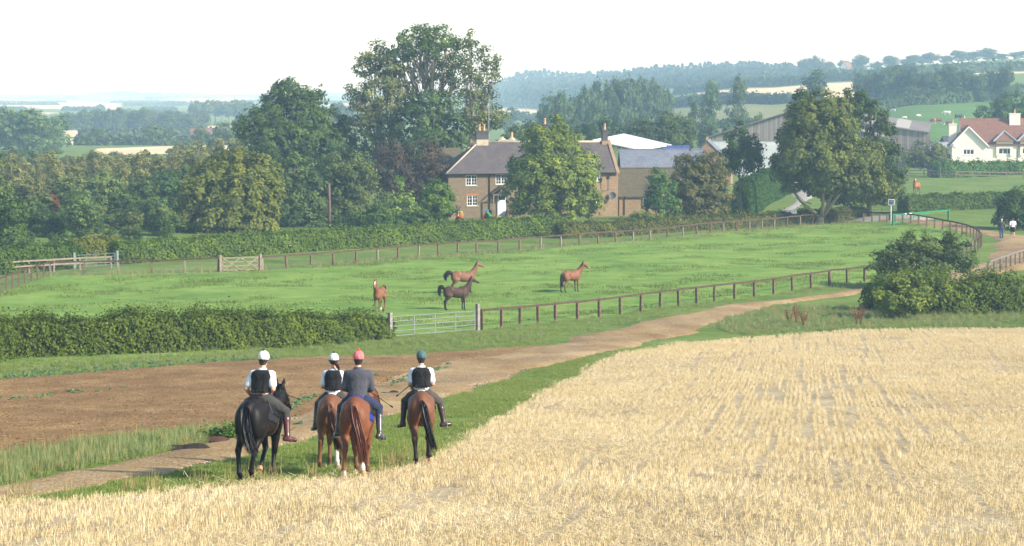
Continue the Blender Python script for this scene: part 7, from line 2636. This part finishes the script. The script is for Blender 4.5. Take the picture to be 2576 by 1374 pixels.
# green swing barrier
ba, bb = gnd(2246, 570), gnd(2386, 556)
br_ = empty('road_barrier', ba, math.atan2(bb[1] - ba[1], bb[0] - ba[0]), 'green painted steel swing barrier across the farm road', 'barrier')
Lb = float(np.hypot(*(bb - ba)[:2]))
MB().box((-0.09, -0.09, -0.2), (0.09, 0.09, 1.35)).build('post', M_green, br_)
MB().box((Lb - 0.09, -0.09, -0.2), (Lb + 0.09, 0.09, 1.35)).build('post', M_green, br_)
MB().bar((0.09, 0, 1.2), (Lb - 0.1, 0, 1.24), 0.09, 0.12).build('boom', M_green, br_)
MB().bar((0.09, 0.0, 0.35), (Lb * 0.66, 0.0, 1.14), 0.07, 0.09).build('brace', M_green, br_)
MB().bar((Lb * 0.36, 0, 0.76), (Lb * 0.36, 0, 1.15), 0.06, 0.08, (1, 0, 0)).build('strut', M_green, br_)
MB().bar((Lb * 0.2, -0.055, 1.21), (Lb * 0.32, -0.055, 1.215), 0.01, 0.09).build('reflector', M_white, br_)

# solar panel on a pole
sp0 = gnd(2241, 566)
sp_ = empty('solar_sign', sp0, 0, 'small solar panel on a white pole beside the green barrier', 'solar panel')
zt = at(2241, 516, sp0[1])[2] - sp0[2]
MB().tube([(0, 0, 0), (0, 0, zt + 0.1)], 0.045, 8).build('pole', M_white, sp_)
MB().box((-0.32, -0.10, zt), (0.32, -0.06, zt + 0.58)).build('panel_frame', M_white, sp_)
for i in range(4):
    for j in range(3):
        MB().box((-0.28 + i * 0.142, -0.112, zt + 0.04 + j * 0.172), (-0.28 + i * 0.142 + 0.128, -0.104, zt + 0.04 + j * 0.172 + 0.155)).build('cell', mat_plain('solar_cell', (0.02, 0.03, 0.08), 0.25, spec=0.5), sp_)
MB().box((-0.25, -0.1, 0.5), (-0.05, 0.05, 1.1)).build('battery_box', mat_plain('dark_box', (0.03, 0.035, 0.05), 0.6), sp_)
# marker post
mp = gnd(2386, 527)
MB().lathe([(0.05, -0.1), (0.05, 1.5), (0.03, 1.55)], 8).build('marker_post', M_white, None, loc=mp)
tag(bpy.data.objects['marker_post'], 'thin white marker post standing by the clipped roadside hedge', 'post')

# utility pole among the trees
up = at(828, 560, 212)
ut = empty('utility_pole', (up[0], 212, hz(up[0], 212)), 0, 'short brown utility pole rising from the trees behind the hedge', 'pole')
MB().tube([(0, 0, -0.3), (0.05, 0, 3.0), (0.02, 0, at(828, 461, 212)[2] - ut.location.z)], [0.16, 0.14, 0.11], 8).build('pole', mat_plain('creosote_pole', (0.13, 0.085, 0.06), 0.8, 0.3, 4), ut, smooth=True)
MB().bar((-0.25, 0, 3.2), (0.25, 0, 3.2), 0.06, 0.06).build('step_iron', M_pipe, ut)

# white garden chair
gc = gnd(1857, 503)
gc = at(1857, 503, 240)
ch = empty('garden_chair', (gc[0], 240, hz(gc[0], 240)), R(-35), 'white plastic garden chair under the slim tree', 'chair')
zc_ = gc[2] - ch.location.z
ch.location = (at(1857, 527, 240)[0], 226, hz(gc[0], 226))
MB().box((-0.28, -0.28, 0.42), (0.28, 0.28, 0.47)).build('seat', M_white, ch)
MB().prism([(-0.28, 0.26, 0.47), (0.28, 0.26, 0.47), (0.27, 0.42, 1.0), (-0.27, 0.42, 1.0)], (0, 0.035, 0)).build('backrest', M_white, ch)
for sx in (-1, 1):
    for sy in (-1, 1):
        MB().bar((sx * 0.25, sy * 0.25, 0.42), (sx * 0.3, sy * 0.3, 0), 0.05, 0.05).build('leg', M_white, ch)
    MB().bar((sx * 0.3, -0.25, 0.68), (sx * 0.3, 0.32, 0.7), 0.06, 0.035).bar((sx * 0.3, -0.25, 0.42), (sx * 0.3, -0.25, 0.68), 0.05, 0.05, (0, 1, 0)).build('arm', M_white, ch)

# white notice board behind the hedge
nb_ = at(1996, 548, 225)
nw = empty('notice_board', (nb_[0], 225, hz(nb_[0], 225)), 0, 'small blank white board just above the low hedge', 'sign')
zb = at(1996, 538, 225)[2] - nw.location.z
MB().box((-0.35, -0.03, zb), (0.35, 0, zb + 0.42)).build('board', M_white, nw)
MB().box((-0.04, 0, 0), (0.04, 0.06, zb + 0.3)).build('stake', M_timber, nw)

# children's ride-on car and slide in front of the house
rc = onplane(1156, 545, fo - fn * 4.0, fn)
tc = empty('toy_car', (rc[0], rc[1], hz(rc[0], rc[1])), R(20), 'red and yellow plastic toy car at the corner of the farmhouse', 'toy car')
M_rp = mat_plain('red_plastic', (0.45, 0.03, 0.03), 0.4, 0.1, spec=0.4)
M_yp = mat_plain('yellow_plastic', (0.60, 0.45, 0.12), 0.4, 0.1, spec=0.4)
tc.location.z += 0.0
add('body', blob('toy_body', [ell((0, 0, 0.38), (0.34, 0.5, 0.2)), ell((0, 0.3, 0.3), (0.3, 0.28, 0.16))], 0.04), M_rp, tc)
MB().tube([(-0.27, -0.35, 0.5), (-0.25, -0.3, 0.95), (0, -0.25, 1.05), (0.25, -0.3, 0.95), (0.27, -0.35, 0.5)], 0.05, 6).tube([(-0.25, 0.25, 0.5), (-0.24, 0.1, 0.95), (-0.25, -0.3, 0.95)], 0.045, 6).tube([(0.25, 0.25, 0.5), (0.24, 0.1, 0.95), (0.25, -0.3, 0.95)], 0.045, 6).box((-0.27, -0.35, 0.95), (0.27, 0.12, 1.02)).build('roof', M_yp, tc)
for sx in (-1, 1):
    for sy in (-1, 1):
        MB().tube([(sx * 0.26, sy * 0.3, 0.13), (sx * 0.36, sy * 0.3, 0.13)], 0.13, 10).build('wheel', M_pipe, tc)
rs = onplane(1224, 545, fo - fn * 3.2, fn)
ts = empty('toy_slide', (rs[0], rs[1], hz(rs[0], rs[1])), R(-10), 'red, green and blue toy slide by the farmhouse drainpipe', 'toy slide')
MB().bar((0.0, 0, 1.0), (0.75, 0, 0.1), 0.4, 0.05).bar((0.0, -0.2, 1.05), (0.75, -0.2, 0.15), 0.05, 0.14).bar((0.0, 0.2, 1.05), (0.75, 0.2, 0.15), 0.05, 0.14).build('chute', mat_plain('green_plastic', (0.10, 0.45, 0.12), 0.4), ts)
MB().bar((0, -0.18, 1.0), (-0.55, -0.2, 0), 0.06, 0.08).bar((0, 0.18, 1.0), (-0.55, 0.2, 0), 0.06, 0.08).bar((-0.2, -0.2, 0.65), (-0.2, 0.2, 0.65), 0.06, 0.05).bar((-0.38, -0.2, 0.32), (-0.38, 0.2, 0.32), 0.06, 0.05).build('ladder', M_rp, ts)
MB().bar((-0.22, -0.02, 1.12), (0.2, -0.02, 1.12), 0.5, 0.10).build('handrail', mat_plain('blue_plastic', (0.05, 0.25, 0.55), 0.4), ts)

# red dock seed stalks in the rough grass
for i, (px, py) in enumerate(((2165, 818), (2003, 815), (2020, 822), (2155, 822), (1985, 820))):
    gp = gnd(px, py)
    g = np.random.default_rng(300 + i)
    dk = empty('dock_plant', gp, 0, 'rust-red dock plant gone to seed by the stubble', 'plant', 'dock plants by the wild hedge')
    mb = MB()
    cs = []
    for k in range(7):
        a = g.uniform(0, 6.28)
        tip = np.array((math.cos(a) * g.uniform(0.1, 0.35), math.sin(a) * g.uniform(0.1, 0.35), g.uniform(0.7, 1.15)))
        mb.tube([(0, 0, 0), tip * 0.5 + np.array((0, 0, 0.1)), tip], [0.012, 0.01, 0.006], 4)
        for t in np.linspace(0.45, 1, 30):
            cs.append(tip * t + g.normal(0, 0.028, 3))
    mb.build('stem', M_dock, dk)
    cs = np.array(cs)
    add('seed_head', leaf_quads(cs, g.normal(0, 1, cs.shape), np.full(len(cs), 0.035), g.uniform(0, 1, len(cs)), g), M_dock, dk)

# dark heaps of damp earth at the edge of the track
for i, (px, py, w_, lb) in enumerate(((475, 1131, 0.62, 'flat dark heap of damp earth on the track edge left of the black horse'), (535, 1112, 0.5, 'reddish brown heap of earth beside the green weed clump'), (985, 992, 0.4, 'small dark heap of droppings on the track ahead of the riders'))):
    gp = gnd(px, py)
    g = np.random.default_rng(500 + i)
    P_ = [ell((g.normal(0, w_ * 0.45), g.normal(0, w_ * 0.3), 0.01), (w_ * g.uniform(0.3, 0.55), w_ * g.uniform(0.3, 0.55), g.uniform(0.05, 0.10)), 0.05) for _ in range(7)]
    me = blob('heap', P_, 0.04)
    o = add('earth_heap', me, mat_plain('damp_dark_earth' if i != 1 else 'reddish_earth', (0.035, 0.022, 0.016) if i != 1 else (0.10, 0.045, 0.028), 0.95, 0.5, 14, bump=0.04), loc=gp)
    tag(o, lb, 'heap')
gp = gnd(572, 1104)
g = np.random.default_rng(520)
n = 420
c = g.normal(0, 1, (n, 3)) * np.array((0.33, 0.28, 0.10)) + np.array((0, 0, 0.16))
c[:, 2] = np.abs(c[:, 2])
wp = empty('nettle_clump', gp, 0, 'fresh green weed clump on the verge beside the black horse', 'plant')
o = add('leaves', leaf_quads(c, g.normal(0, 0.5, (n, 3)) + np.array((0, 0, 1.0)), g.uniform(0.04, 0.08, n), g.uniform(0, 1, n), g), M_fol, wp)
o.color = (0.05, 0.10, 0.025, 1)

ordinals('dock plants by the wild hedge')

# ---------------------------------------------------------------- horses and riders
BLACK = dict(base=(0.0065, 0.0050, 0.0048), points=(0.006, 0.005, 0.005), hair=(0.0035, 0.0032, 0.004), flank=(0.030, 0.016, 0.010))
CHEST = dict(base=(0.150, 0.064, 0.030), points=(0.15, 0.064, 0.032), hair=(0.11, 0.042, 0.022), socks={'hr': 0.42}, flank=(0.20, 0.09, 0.045), muzzle=(0.12, 0.06, 0.045))
CHEST2 = dict(base=(0.155, 0.056, 0.025), points=(0.145, 0.056, 0.026), hair=(0.115, 0.036, 0.02), socks={'hl': 0.17, 'hr': 0.34}, flank=(0.20, 0.075, 0.035), muzzle=(0.12, 0.06, 0.045))
BAY = dict(base=(0.140, 0.060, 0.030), points=(0.016, 0.012, 0.011), hair=(0.004, 0.0036, 0.0045), pz=0.60, flank=(0.18, 0.085, 0.04))
VEST = dict(vest=True, shirt=('white_shirt', (0.70, 0.73, 0.78)), breech=('charcoal_breeches', (0.040, 0.038, 0.036)))


def ridden(px, py, head, coat, pose, spec, hname, hlabel, rlabel, cloth, hs=1.0, rs=1.0, dshift=0.0, clabel=None):
    """horse whose hind feet stand on a pixel of the photograph, with its rider"""
    gp = gnd(px, py)
    # origin is the middle of the horse: hind feet are 0.7 behind it
    o = np.array((gp[0] - math.sin(head) * 0.70 * hs, gp[1] + math.cos(head) * 0.70 * hs))
    z = hz(o[0], o[1]) + 0.02
    slope = math.atan((hz(o[0] - math.sin(head) * 0.6, o[1] + math.cos(head) * 0.6) - hz(o[0] + math.sin(head) * 0.6, o[1] - math.cos(head) * 0.6)) / 1.2)
    root, P, legs, K = make_horse(hname, hlabel, (o[0], o[1], z), head, pose, coat, hs, h=0.018)
    root.rotation_euler = (slope, 0, head)
    racing_tack(root, P, K, cloth, clabel, rear=0.16 if clabel else 0.0)
    r = make_rider('person', rlabel, (o[0], o[1], z), head, spec, rs)
    r.location.z = z + (hs - rs) * 1.5 - 0.045
    r.rotation_euler = (slope * 0.5, 0, head)
    return root, r


ridden(620, 1214, R(-13), BLACK,
       dict(tailpath=[(0.02, -0.92, 1.33), (0.05, -0.98, 1.10), (0.12, -1.00, 0.85), (0.20, -0.98, 0.62), (0.27, -0.93, 0.48)], tailw=0.04, tailn=420, turn=0.04, hturn=-0.2, lift=-0.12,
            hl=[(0.02, -0.02, 0), (0.02, -0.10, 0.02), (0.06, -0.16, 0.0), (0.07, -0.12, 0.0)], hr=[(0.0, 0.05, 0), (-0.02, 0.10, 0.02), (-0.09, 0.12, 0.02), (-0.09, 0.14, 0.0)],
            fl=[(0, 0.05, 0), (0.02, 0.14, 0.06), (0.02, -0.10, 0.10), (0.02, -0.20, 0.14)], flip='fl', fr=[(0, -0.05, 0), (0, -0.08, 0), (0, -0.16, 0), (0, -0.18, 0)]),
       dict(VEST, boot=('oxblood_boot', (0.085, 0.022, 0.020)), helmet=dict(name='white', c=(0.68, 0.66, 0.58), pom=(0.02, 0.05, 0.05)), nape=('brown', (0.06, 0.03, 0.02)), hyaw=-0.1, sway=0.01, belt=('tan', (0.16, 0.05, 0.035)),
            knee_r=(0.40, 0.34, 1.33), ankle_r=(0.47, 0.22, 0.87), toe_r=(0.19, 0.10, -0.01), ankle_l=(-0.36, 0.28, 0.90), toe_l=(-0.12, 0.16, 0), wrist_l=(-0.24, 0.14, 1.62), elbow_l=(-0.27, 0.0, 1.76), elbow_r=(0.26, -0.01, 1.77), wrist_r=(0.12, 0.24, 1.68)),
       'horse', 'black horse with swishing tail, leftmost of the four ridden horses', 'rider in white helmet, black padded vest and oxblood boots on the black horse', (0.016, 0.016, 0.018), 0.955, 0.965)
ridden(828, 1182, R(-2), CHEST,
       dict(tailpath=[(0.03, -0.92, 1.33), (0.06, -0.99, 1.10), (0.12, -1.02, 0.85), (0.19, -0.98, 0.60), (0.24, -0.94, 0.42)], tailw=0.025, tailn=360, lift=-0.08, turn=-0.1,
            hl=[(0, -0.02, 0), (-0.02, -0.10, 0), (-0.05, -0.10, 0), (-0.05, -0.06, 0)], hr=[(0, 0.04, 0), (0, 0.08, 0), (0.02, 0.12, 0.0), (0.02, 0.12, 0)]),
       dict(VEST, boot=('black_boot', (0.018, 0.016, 0.016)), helmet=dict(name='white', c=(0.70, 0.69, 0.63), pom=(0.015, 0.02, 0.02), band=(0.03, 0.03, 0.03)), hair=True, hyaw=0.12, width=0.90, hem=0.02, vesthem=0.13),
       'horse', 'light chestnut horse with one white hind sock, second of the ridden horses from the left', 'rider in white helmet with dark band, brown ponytail and black vest', (0.03, 0.03, 0.032), 0.92, 0.945)
ridden(888, 1206, R(-3), CHEST2,
       dict(tailpath=[(0.04, -0.92, 1.34), (0.08, -0.99, 1.12), (0.16, -1.02, 0.88), (0.23, -1.0, 0.60), (0.24, -0.95, 0.32)], tailw=0.035, tailn=460, turn=-0.16, hturn=-0.2, lift=-0.06,
            hl=[(0, 0.0, 0), (0.0, -0.06, 0), (-0.02, -0.12, 0.0), (-0.02, -0.10, 0.0)], hr=[(0, 0.04, 0), (0, 0.10, 0.02), (0.04, 0.10, 0.05), (0.04, 0.05, 0.08)], flip='hr',
            fl=[(0, 0, 0), (0.02, 0, 0), (0.05, 0, 0), (0.05, 0, 0)]),
       dict(shirt=('slate_jacket', (0.060, 0.062, 0.078)), jacket=True, breech=('navy_breeches', (0.016, 0.024, 0.060)), boot=('grey_boot', (0.045, 0.043, 0.043)), helmet=dict(name='red', c=(0.60, 0.15, 0.15), pom=(0.65, 0.05, 0.06), low=(0.03, 0.03, 0.035)), nape=('dark', (0.03, 0.02, 0.018)), width=1.10,
            ankle_r=(0.40, 0.14, 0.90), wrist_r=(0.12, 0.30, 1.70), wrist_l=(-0.12, 0.32, 1.70)),
       'horse', 'bright chestnut horse with streaked tail, third of the ridden horses from the left', 'rider in red helmet and dark grey jacket on the bright chestnut', (0.015, 0.03, 0.20), 0.945, 0.99, clabel='bright blue saddle cloth')
ridden(1060, 1174, R(2), BAY,
       dict(tailpath=[(0.04, -0.92, 1.34), (0.07, -0.98, 1.12), (0.12, -1.0, 0.88), (0.19, -0.98, 0.62), (0.25, -0.94, 0.36)], tailw=0.025, tailn=420, lift=-0.12,
            hl=[(0, -0.02, 0), (0.0, -0.06, 0), (0.03, -0.10, 0), (0.05, -0.08, 0)], hr=[(0, 0.03, 0), (0, 0.08, 0.03), (0.03, 0.06, 0.06), (0.05, 0.0, 0.09)], flip='hr'),
       dict(VEST, boot=('brown_boot', (0.040, 0.022, 0.020)), helmet=dict(name='green', c=(0.05, 0.115, 0.115), low=(0.02, 0.02, 0.025)), nape=('dark', (0.05, 0.03, 0.02)), breech=('olive_breeches', (0.055, 0.048, 0.042)), belt=('pale', (0.42, 0.36, 0.25)), hem=0.05, vesthem=0.13,
            ankle_r=(0.47, 0.30, 0.93), toe_r=(0.2, 0.1, 0.02), knee_r=(0.39, 0.36, 1.36), wrist_l=(-0.20, 0.24, 1.68), wrist_r=(0.16, 0.26, 1.70)),
       'horse', 'bay horse with black tail and black legs, rightmost of the four ridden horses', 'rider in green helmet, black padded vest and brown boots on the bay horse', (0.014, 0.014, 0.016), 0.93, 0.955)


def whip(label, rider, a, b):
    M = Matrix.Translation(rider.location) @ rider.rotation_euler.to_matrix().to_4x4()
    a, b = M @ Vector(a), M @ Vector(b)
    o = MB().tube([tuple(Vector((0, 0, 0))), tuple((b - a) * 0.12), tuple(b - a)], [0.012, 0.010, 0.006], 6).build('handle', mat_plain('black_whip', (0.012, 0.012, 0.013), 0.5), None)
    r = empty('riding_whip', a, 0, label, 'whip')
    o.parent = r
    d = (b - a).normalized()
    MB().bar(tuple((b - a) * 0.96), tuple((b - a) * 1.08), 0.035, 0.02).build('flap', mat_plain('black_whip', (0.012, 0.012, 0.013), 0.5), r)


ppl = [o for o in COL.objects if o.name.startswith('person') and o.parent is None]
whip('black riding whip held by the rider of the black horse', ppl[0], (0.12, 0.26, 1.68), (0.58, 0.45, 1.50))
whip('black riding whip held by the rider in the red helmet', ppl[2], (0.14, 0.32, 1.70), (0.60, 0.25, 1.40))
whip('black riding whip held by the rider in the green helmet', ppl[3], (-0.18, 0.24, 1.69), (-0.48, 0.05, 1.46))

# ---------------------------------------------------------------- loose horses
STT = [(0.0, -0.91, 1.33), (0.01, -0.96, 1.1), (0.01, -0.95, 0.85), (0.0, -0.92, 0.6), (0.0, -0.9, 0.42)]


def loose(px, py, head, coat, pose, label, hs=0.95, h=0.025):
    gp = gnd(px, py)
    root, P, legs, K = make_horse('horse', label, (gp[0], gp[1], gp[2] + 0.06), head, pose, coat, hs, h=h, group=None)
    return root


UP = dict(lift=0.24, hfwd=0.42, hdrop=0.36)
LCH = dict(base=(0.19, 0.08, 0.04), points=(0.20, 0.09, 0.05), hair=(0.16, 0.05, 0.025), blaze=0.34, socks={'hr': 0.2}, muzzle=(0.2, 0.1, 0.08))
LB1 = dict(base=(0.19, 0.09, 0.048), points=(0.03, 0.02, 0.018), hair=(0.012, 0.011, 0.012), pz=0.5, muzzle=(0.25, 0.13, 0.07))
LB2 = dict(base=(0.065, 0.034, 0.024), points=(0.014, 0.012, 0.012), hair=(0.010, 0.009, 0.010), pz=0.62)
LB3_ = dict(base=(0.18, 0.075, 0.038), points=(0.06, 0.035, 0.025), hair=(0.03, 0.018, 0.014), pz=0.45, muzzle=(0.35, 0.22, 0.15))
loose(955, 786, R(180 - 14), LCH, dict(UP, turn=0.1, tailpath=[(0.0, -0.88, 1.50), (0.0, -0.95, 1.62), (0.02, -1.02, 1.52), (0.03, -1.06, 1.2), (0.03, -1.05, 0.95)], tailw=0.06, tailn=260, hl=[(0, 0, 0), (0.03, -0.05, 0), (0.08, -0.1, 0), (0.1, -0.1, 0)]), 'chestnut horse with white blaze facing the camera in the paddock')
loose(1165, 741, R(-72), LB1, dict(UP, turn=-0.05, hfwd=0.5, hdrop=0.24, tailpath=[(0.0, -0.92, 1.46), (0.0, -1.05, 1.52), (0.0, -1.25, 1.42), (0.0, -1.3, 1.15), (0.0, -1.28, 0.95)], tailw=0.07, tailn=320), 'light bay horse with black tail raised, behind the dark bay in the paddock', 1.0)
loose(1148, 783, R(-75), LB2, dict(UP, turn=-0.05, hfwd=0.48, hdrop=0.28, tailpath=[(0.0, -0.90, 1.48), (0.0, -1.0, 1.60), (0.0, -1.10, 1.5), (0.0, -1.14, 1.2), (0.0, -1.1, 0.92)], tailw=0.06, tailn=320, fl=[(0, -0.03, 0), (0, -0.06, 0), (0, -0.08, 0), (0, -0.08, 0)]), 'dark brown bay horse with raised tail standing nearest the metal gate', 0.97)
loose(1437, 737, R(-48), LB3_, dict(UP, turn=-0.5, hturn=-0.2, lift=0.2, tailpath=STT, tailw=0.04, tailn=240, hl=[(0, -0.04, 0), (0, -0.1, 0), (0, -0.14, 0), (0, -0.14, 0)]), 'bay horse standing alone on the right of the paddock looking right', 0.97)
loose(2305, 489, R(180 - 35), dict(LCH, base=(0.30, 0.11, 0.045)), dict(UP, turn=0.5, tailpath=STT, tailw=0.03, tailn=100), 'far chestnut horse on the slope below the white house', 1.0, 0.04)


# ---------------------------------------------------------------- cows and sheep on the hill
def cow(px, py, head, base, label, patch=None, s=1.0, cat='cow', name='cow'):
    gp = gnd(px, py)
    P = [ell((0, 0, 0.95), (0.33, 0.85, 0.36)), ell((0, 0.55, 1.0), (0.26, 0.35, 0.36)), ell((0, -0.65, 1.02), (0.30, 0.28, 0.33)), cone((0, 0.8, 1.05), 0.19, (0, 1.15, 0.8), 0.14), cone((0, 1.2, 0.72), 0.13, (0, 1.42, 0.42), 0.09)]
    for sx in (-1, 1):
        P += [cone((sx * 0.18, 0.5, 0.75), 0.12, (sx * 0.17, 0.52, 0.05), 0.06, 0.04), cone((sx * 0.19, -0.62, 0.8), 0.15, (sx * 0.17, -0.7, 0.42), 0.08, 0.05), cone((sx * 0.17, -0.7, 0.42), 0.07, (sx * 0.17, -0.64, 0.05), 0.06, 0.04), cone((sx * 0.1, 1.15, 0.9), 0.04, (sx * 0.24, 1.12, 0.88), 0.03, 0.03)]
    P.append(cone((0, -0.92, 1.1), 0.04, (0, -0.98, 0.5), 0.03, 0.03))

    def colf(V):
        c = np.repeat(np.array(base)[None], len(V), 0)
        if patch is not None:
            m = (V[:, 1] > 1.1) | ((V[:, 2] < 0.35))
            c[m] = patch
        return c
    root = empty(name, gp, head, label, cat)
    root.scale = (s,) * 3
    add('body', blob(name + '_body', P, 0.06, colf=colf), m_coat('horse_coat', None, None), root)
    return root


W_ = (0.6, 0.58, 0.55)
cow(2412, 303, R(-80), (0.02, 0.02, 0.025), 'black cow with white face grazing highest of the herd on the pasture', W_, 1.15)
cow(2347, 313, R(20), (0.42, 0.17, 0.07), 'ginger cow grazing at the left of the herd on the pasture', W_, 1.1)
cow(2360, 312, R(95), (0.14, 0.04, 0.035), 'red-brown cow lying beside the ginger cow', W_, 1.05)
cow(2388, 319, R(100), (0.10, 0.035, 0.035), 'dark brown cow nearest the white house chimney', W_, 1.0)
for (px, py, hd_, lb) in ((2382, 292, 80, 'white cow standing alone above the herd on the pasture'), (2276, 301, 90, 'white sheep at the left of the pasture beside the barn roof'), (2248, 282, 60, 'small white sheep high on the pasture near the tree row'), (2310, 296, -80, 'white sheep grazing between the barn roof and the herd')):
    cow(px, py, R(hd_), (0.62, 0.60, 0.55), lb, None, 1.0 if 'cow' in lb else 0.62, 'cow' if 'cow' in lb else 'sheep', 'cow' if 'cow' in lb else 'sheep')


# ---------------------------------------------------------------- two walkers
def walker(px, py, head, label, top, topc, legsc, short, hairc, stride, s=1.0, sleeve='long'):
    gp = gnd(px, py)
    root = person_root('person', label, (gp[0], gp[1], gp[2] + 0.05), head)
    root.scale = (s,) * 3
    pel, che = np.array((0, 0, 0.95)), np.array((0, 0.02, 1.30))
    nk = np.array((0, 0.03, 1.48))
    hc = np.array((0, 0.07, 1.64))
    torso = [ell(pel, (0.165, 0.12, 0.13)), ell((0, 0.01, 1.12), (0.155, 0.115, 0.17)), ell(che, (0.175, 0.12, 0.17)), ell((0, 0.01, 1.40), (0.185, 0.10, 0.08))]
    hp, f, r_, u = head_prims(hc)
    neck = [cone(nk - np.array((0, 0, 0.03)), 0.06, hc - np.array((0, 0.01, 0.07)), 0.054)]
    lu, ll_, ft, au, af, hn = [], [], [], [], [], []
    for sx in (-1, 1):
        k_ = stride * sx
        hip, kn, an = np.array((sx * 0.09, 0, 0.90)), np.array((sx * 0.10, 0.12 * k_ + 0.03, 0.50)), np.array((sx * 0.10, 0.24 * k_ - 0.03, 0.09 + (0.05 if k_ < 0 else 0)))
        lu += [cone(hip, 0.095, kn, 0.062)]
        ll_ += [cone(kn, 0.06, kn * 0.6 + an * 0.4, 0.056, 0.03), cone(kn * 0.6 + an * 0.4, 0.056, an, 0.04, 0.03)]
        ft += [cone(an + np.array((0, -0.03, -0.035)), 0.045, an + np.array((0, 0.15, -0.05)), 0.036, 0.03)]
        sh, el, wr_ = np.array((sx * 0.19, 0.01, 1.41)), np.array((sx * 0.26, -0.10 * k_, 1.14)), np.array((sx * 0.27, -0.14 * k_ + 0.06, 0.90))
        au += [cone(sh, 0.06, el, 0.047)]
        af += [cone(el, 0.045, wr_, 0.030)]
        fingers(hn, wr_, wr_ - el, (-sx, 0.2, 0), sx, 0.6)
    add('body', blob('walker_body', torso + neck + hp + lu + ll_ + ft + au + af + hn, 0.014, -0.004, 0.035), m_skin(), root)
    eyes(root, hc, f, r_, u)
    tm = m_cloth(top, topc)
    sl_ = au + af if sleeve == 'long' else [cone(p[1], p[2], p[1] * 0.35 + p[3] * 0.65, p[4] + 0.014) for p in au]
    add('jacket' if sleeve == 'long' else 'shirt', blob('top', torso + sl_, 0.018, 0.02, 0.05, cut=lambda X, Y, Z: np.maximum(0.86 - Z, Z - 1.50)), tm, root)
    lo_ = 0.55 if short else 0.10
    add('shorts' if short else 'trousers', blob('legs', torso[:1] + lu + ll_, 0.018, 0.018 + (0.012 if short else 0), 0.04, cut=lambda X, Y, Z: np.maximum(lo_ - Z, Z - 1.0)), m_cloth(label[:12].replace(' ', '_') + '_legs', legsc), root)
    for p in ft:
        add('shoe', blob('shoe', [p], 0.014, 0.012), mat_plain('walking_shoe', (0.03, 0.025, 0.022), 0.6), root)
    add('hair', blob('hair', [ell(hc + np.array((0, -0.02, 0.035)), (0.086, 0.098, 0.10))], 0.014, 0.004, 0.02, cut=lambda X, Y, Z: np.maximum(hc[2] - 0.05 - Z, (Y - hc[1] - 0.05) - (Z - hc[2] - 0.02) * 0.8)), m_cloth('hair_' + top, hairc, 0.3), root)
    return root


walker(2519, 602, R(-8), 'person with grey hair in a dark jacket and blue jeans walking on the track', 'dark_jacket', (0.05, 0.055, 0.055), (0.035, 0.065, 0.13), False, (0.5, 0.49, 0.47), 0.35, 1.06)
walker(2547, 601, R(-4), 'person in a white shirt and black shorts walking beside the dark jacket', 'white_polo', (0.72, 0.73, 0.75), (0.008, 0.009, 0.011), True, (0.05, 0.03, 0.02), -0.6, 1.08, 'short')

# ---------------------------------------------------------------- the hazy air
def haze():
    mb = MB().box((-6200, -90, -8), (6200, 9600, 78))
    o = mb.build('haze', None)
    m = bpy.data.materials.new('hazy_air')
    m.use_nodes = True
    t = m.node_tree
    t.nodes.remove(t.nodes['Principled BSDF'])
    v = t.nodes.new('ShaderNodeVolumePrincipled')
    v.inputs['Color'].default_value = (0.47, 0.73, 1.0, 1)
    v.inputs['Absorption Color'].default_value = (1, 1, 1, 1)
    v.inputs['Density'].default_value = 0.00043
    v.inputs['Anisotropy'].default_value = 0.0
    t.links.new(v.outputs[0], t.nodes['Material Output'].inputs['Volume'])
    o.data.materials.append(m)
    tag(o, 'pale morning haze lying over the valley', 'haze', kind='stuff')


haze()
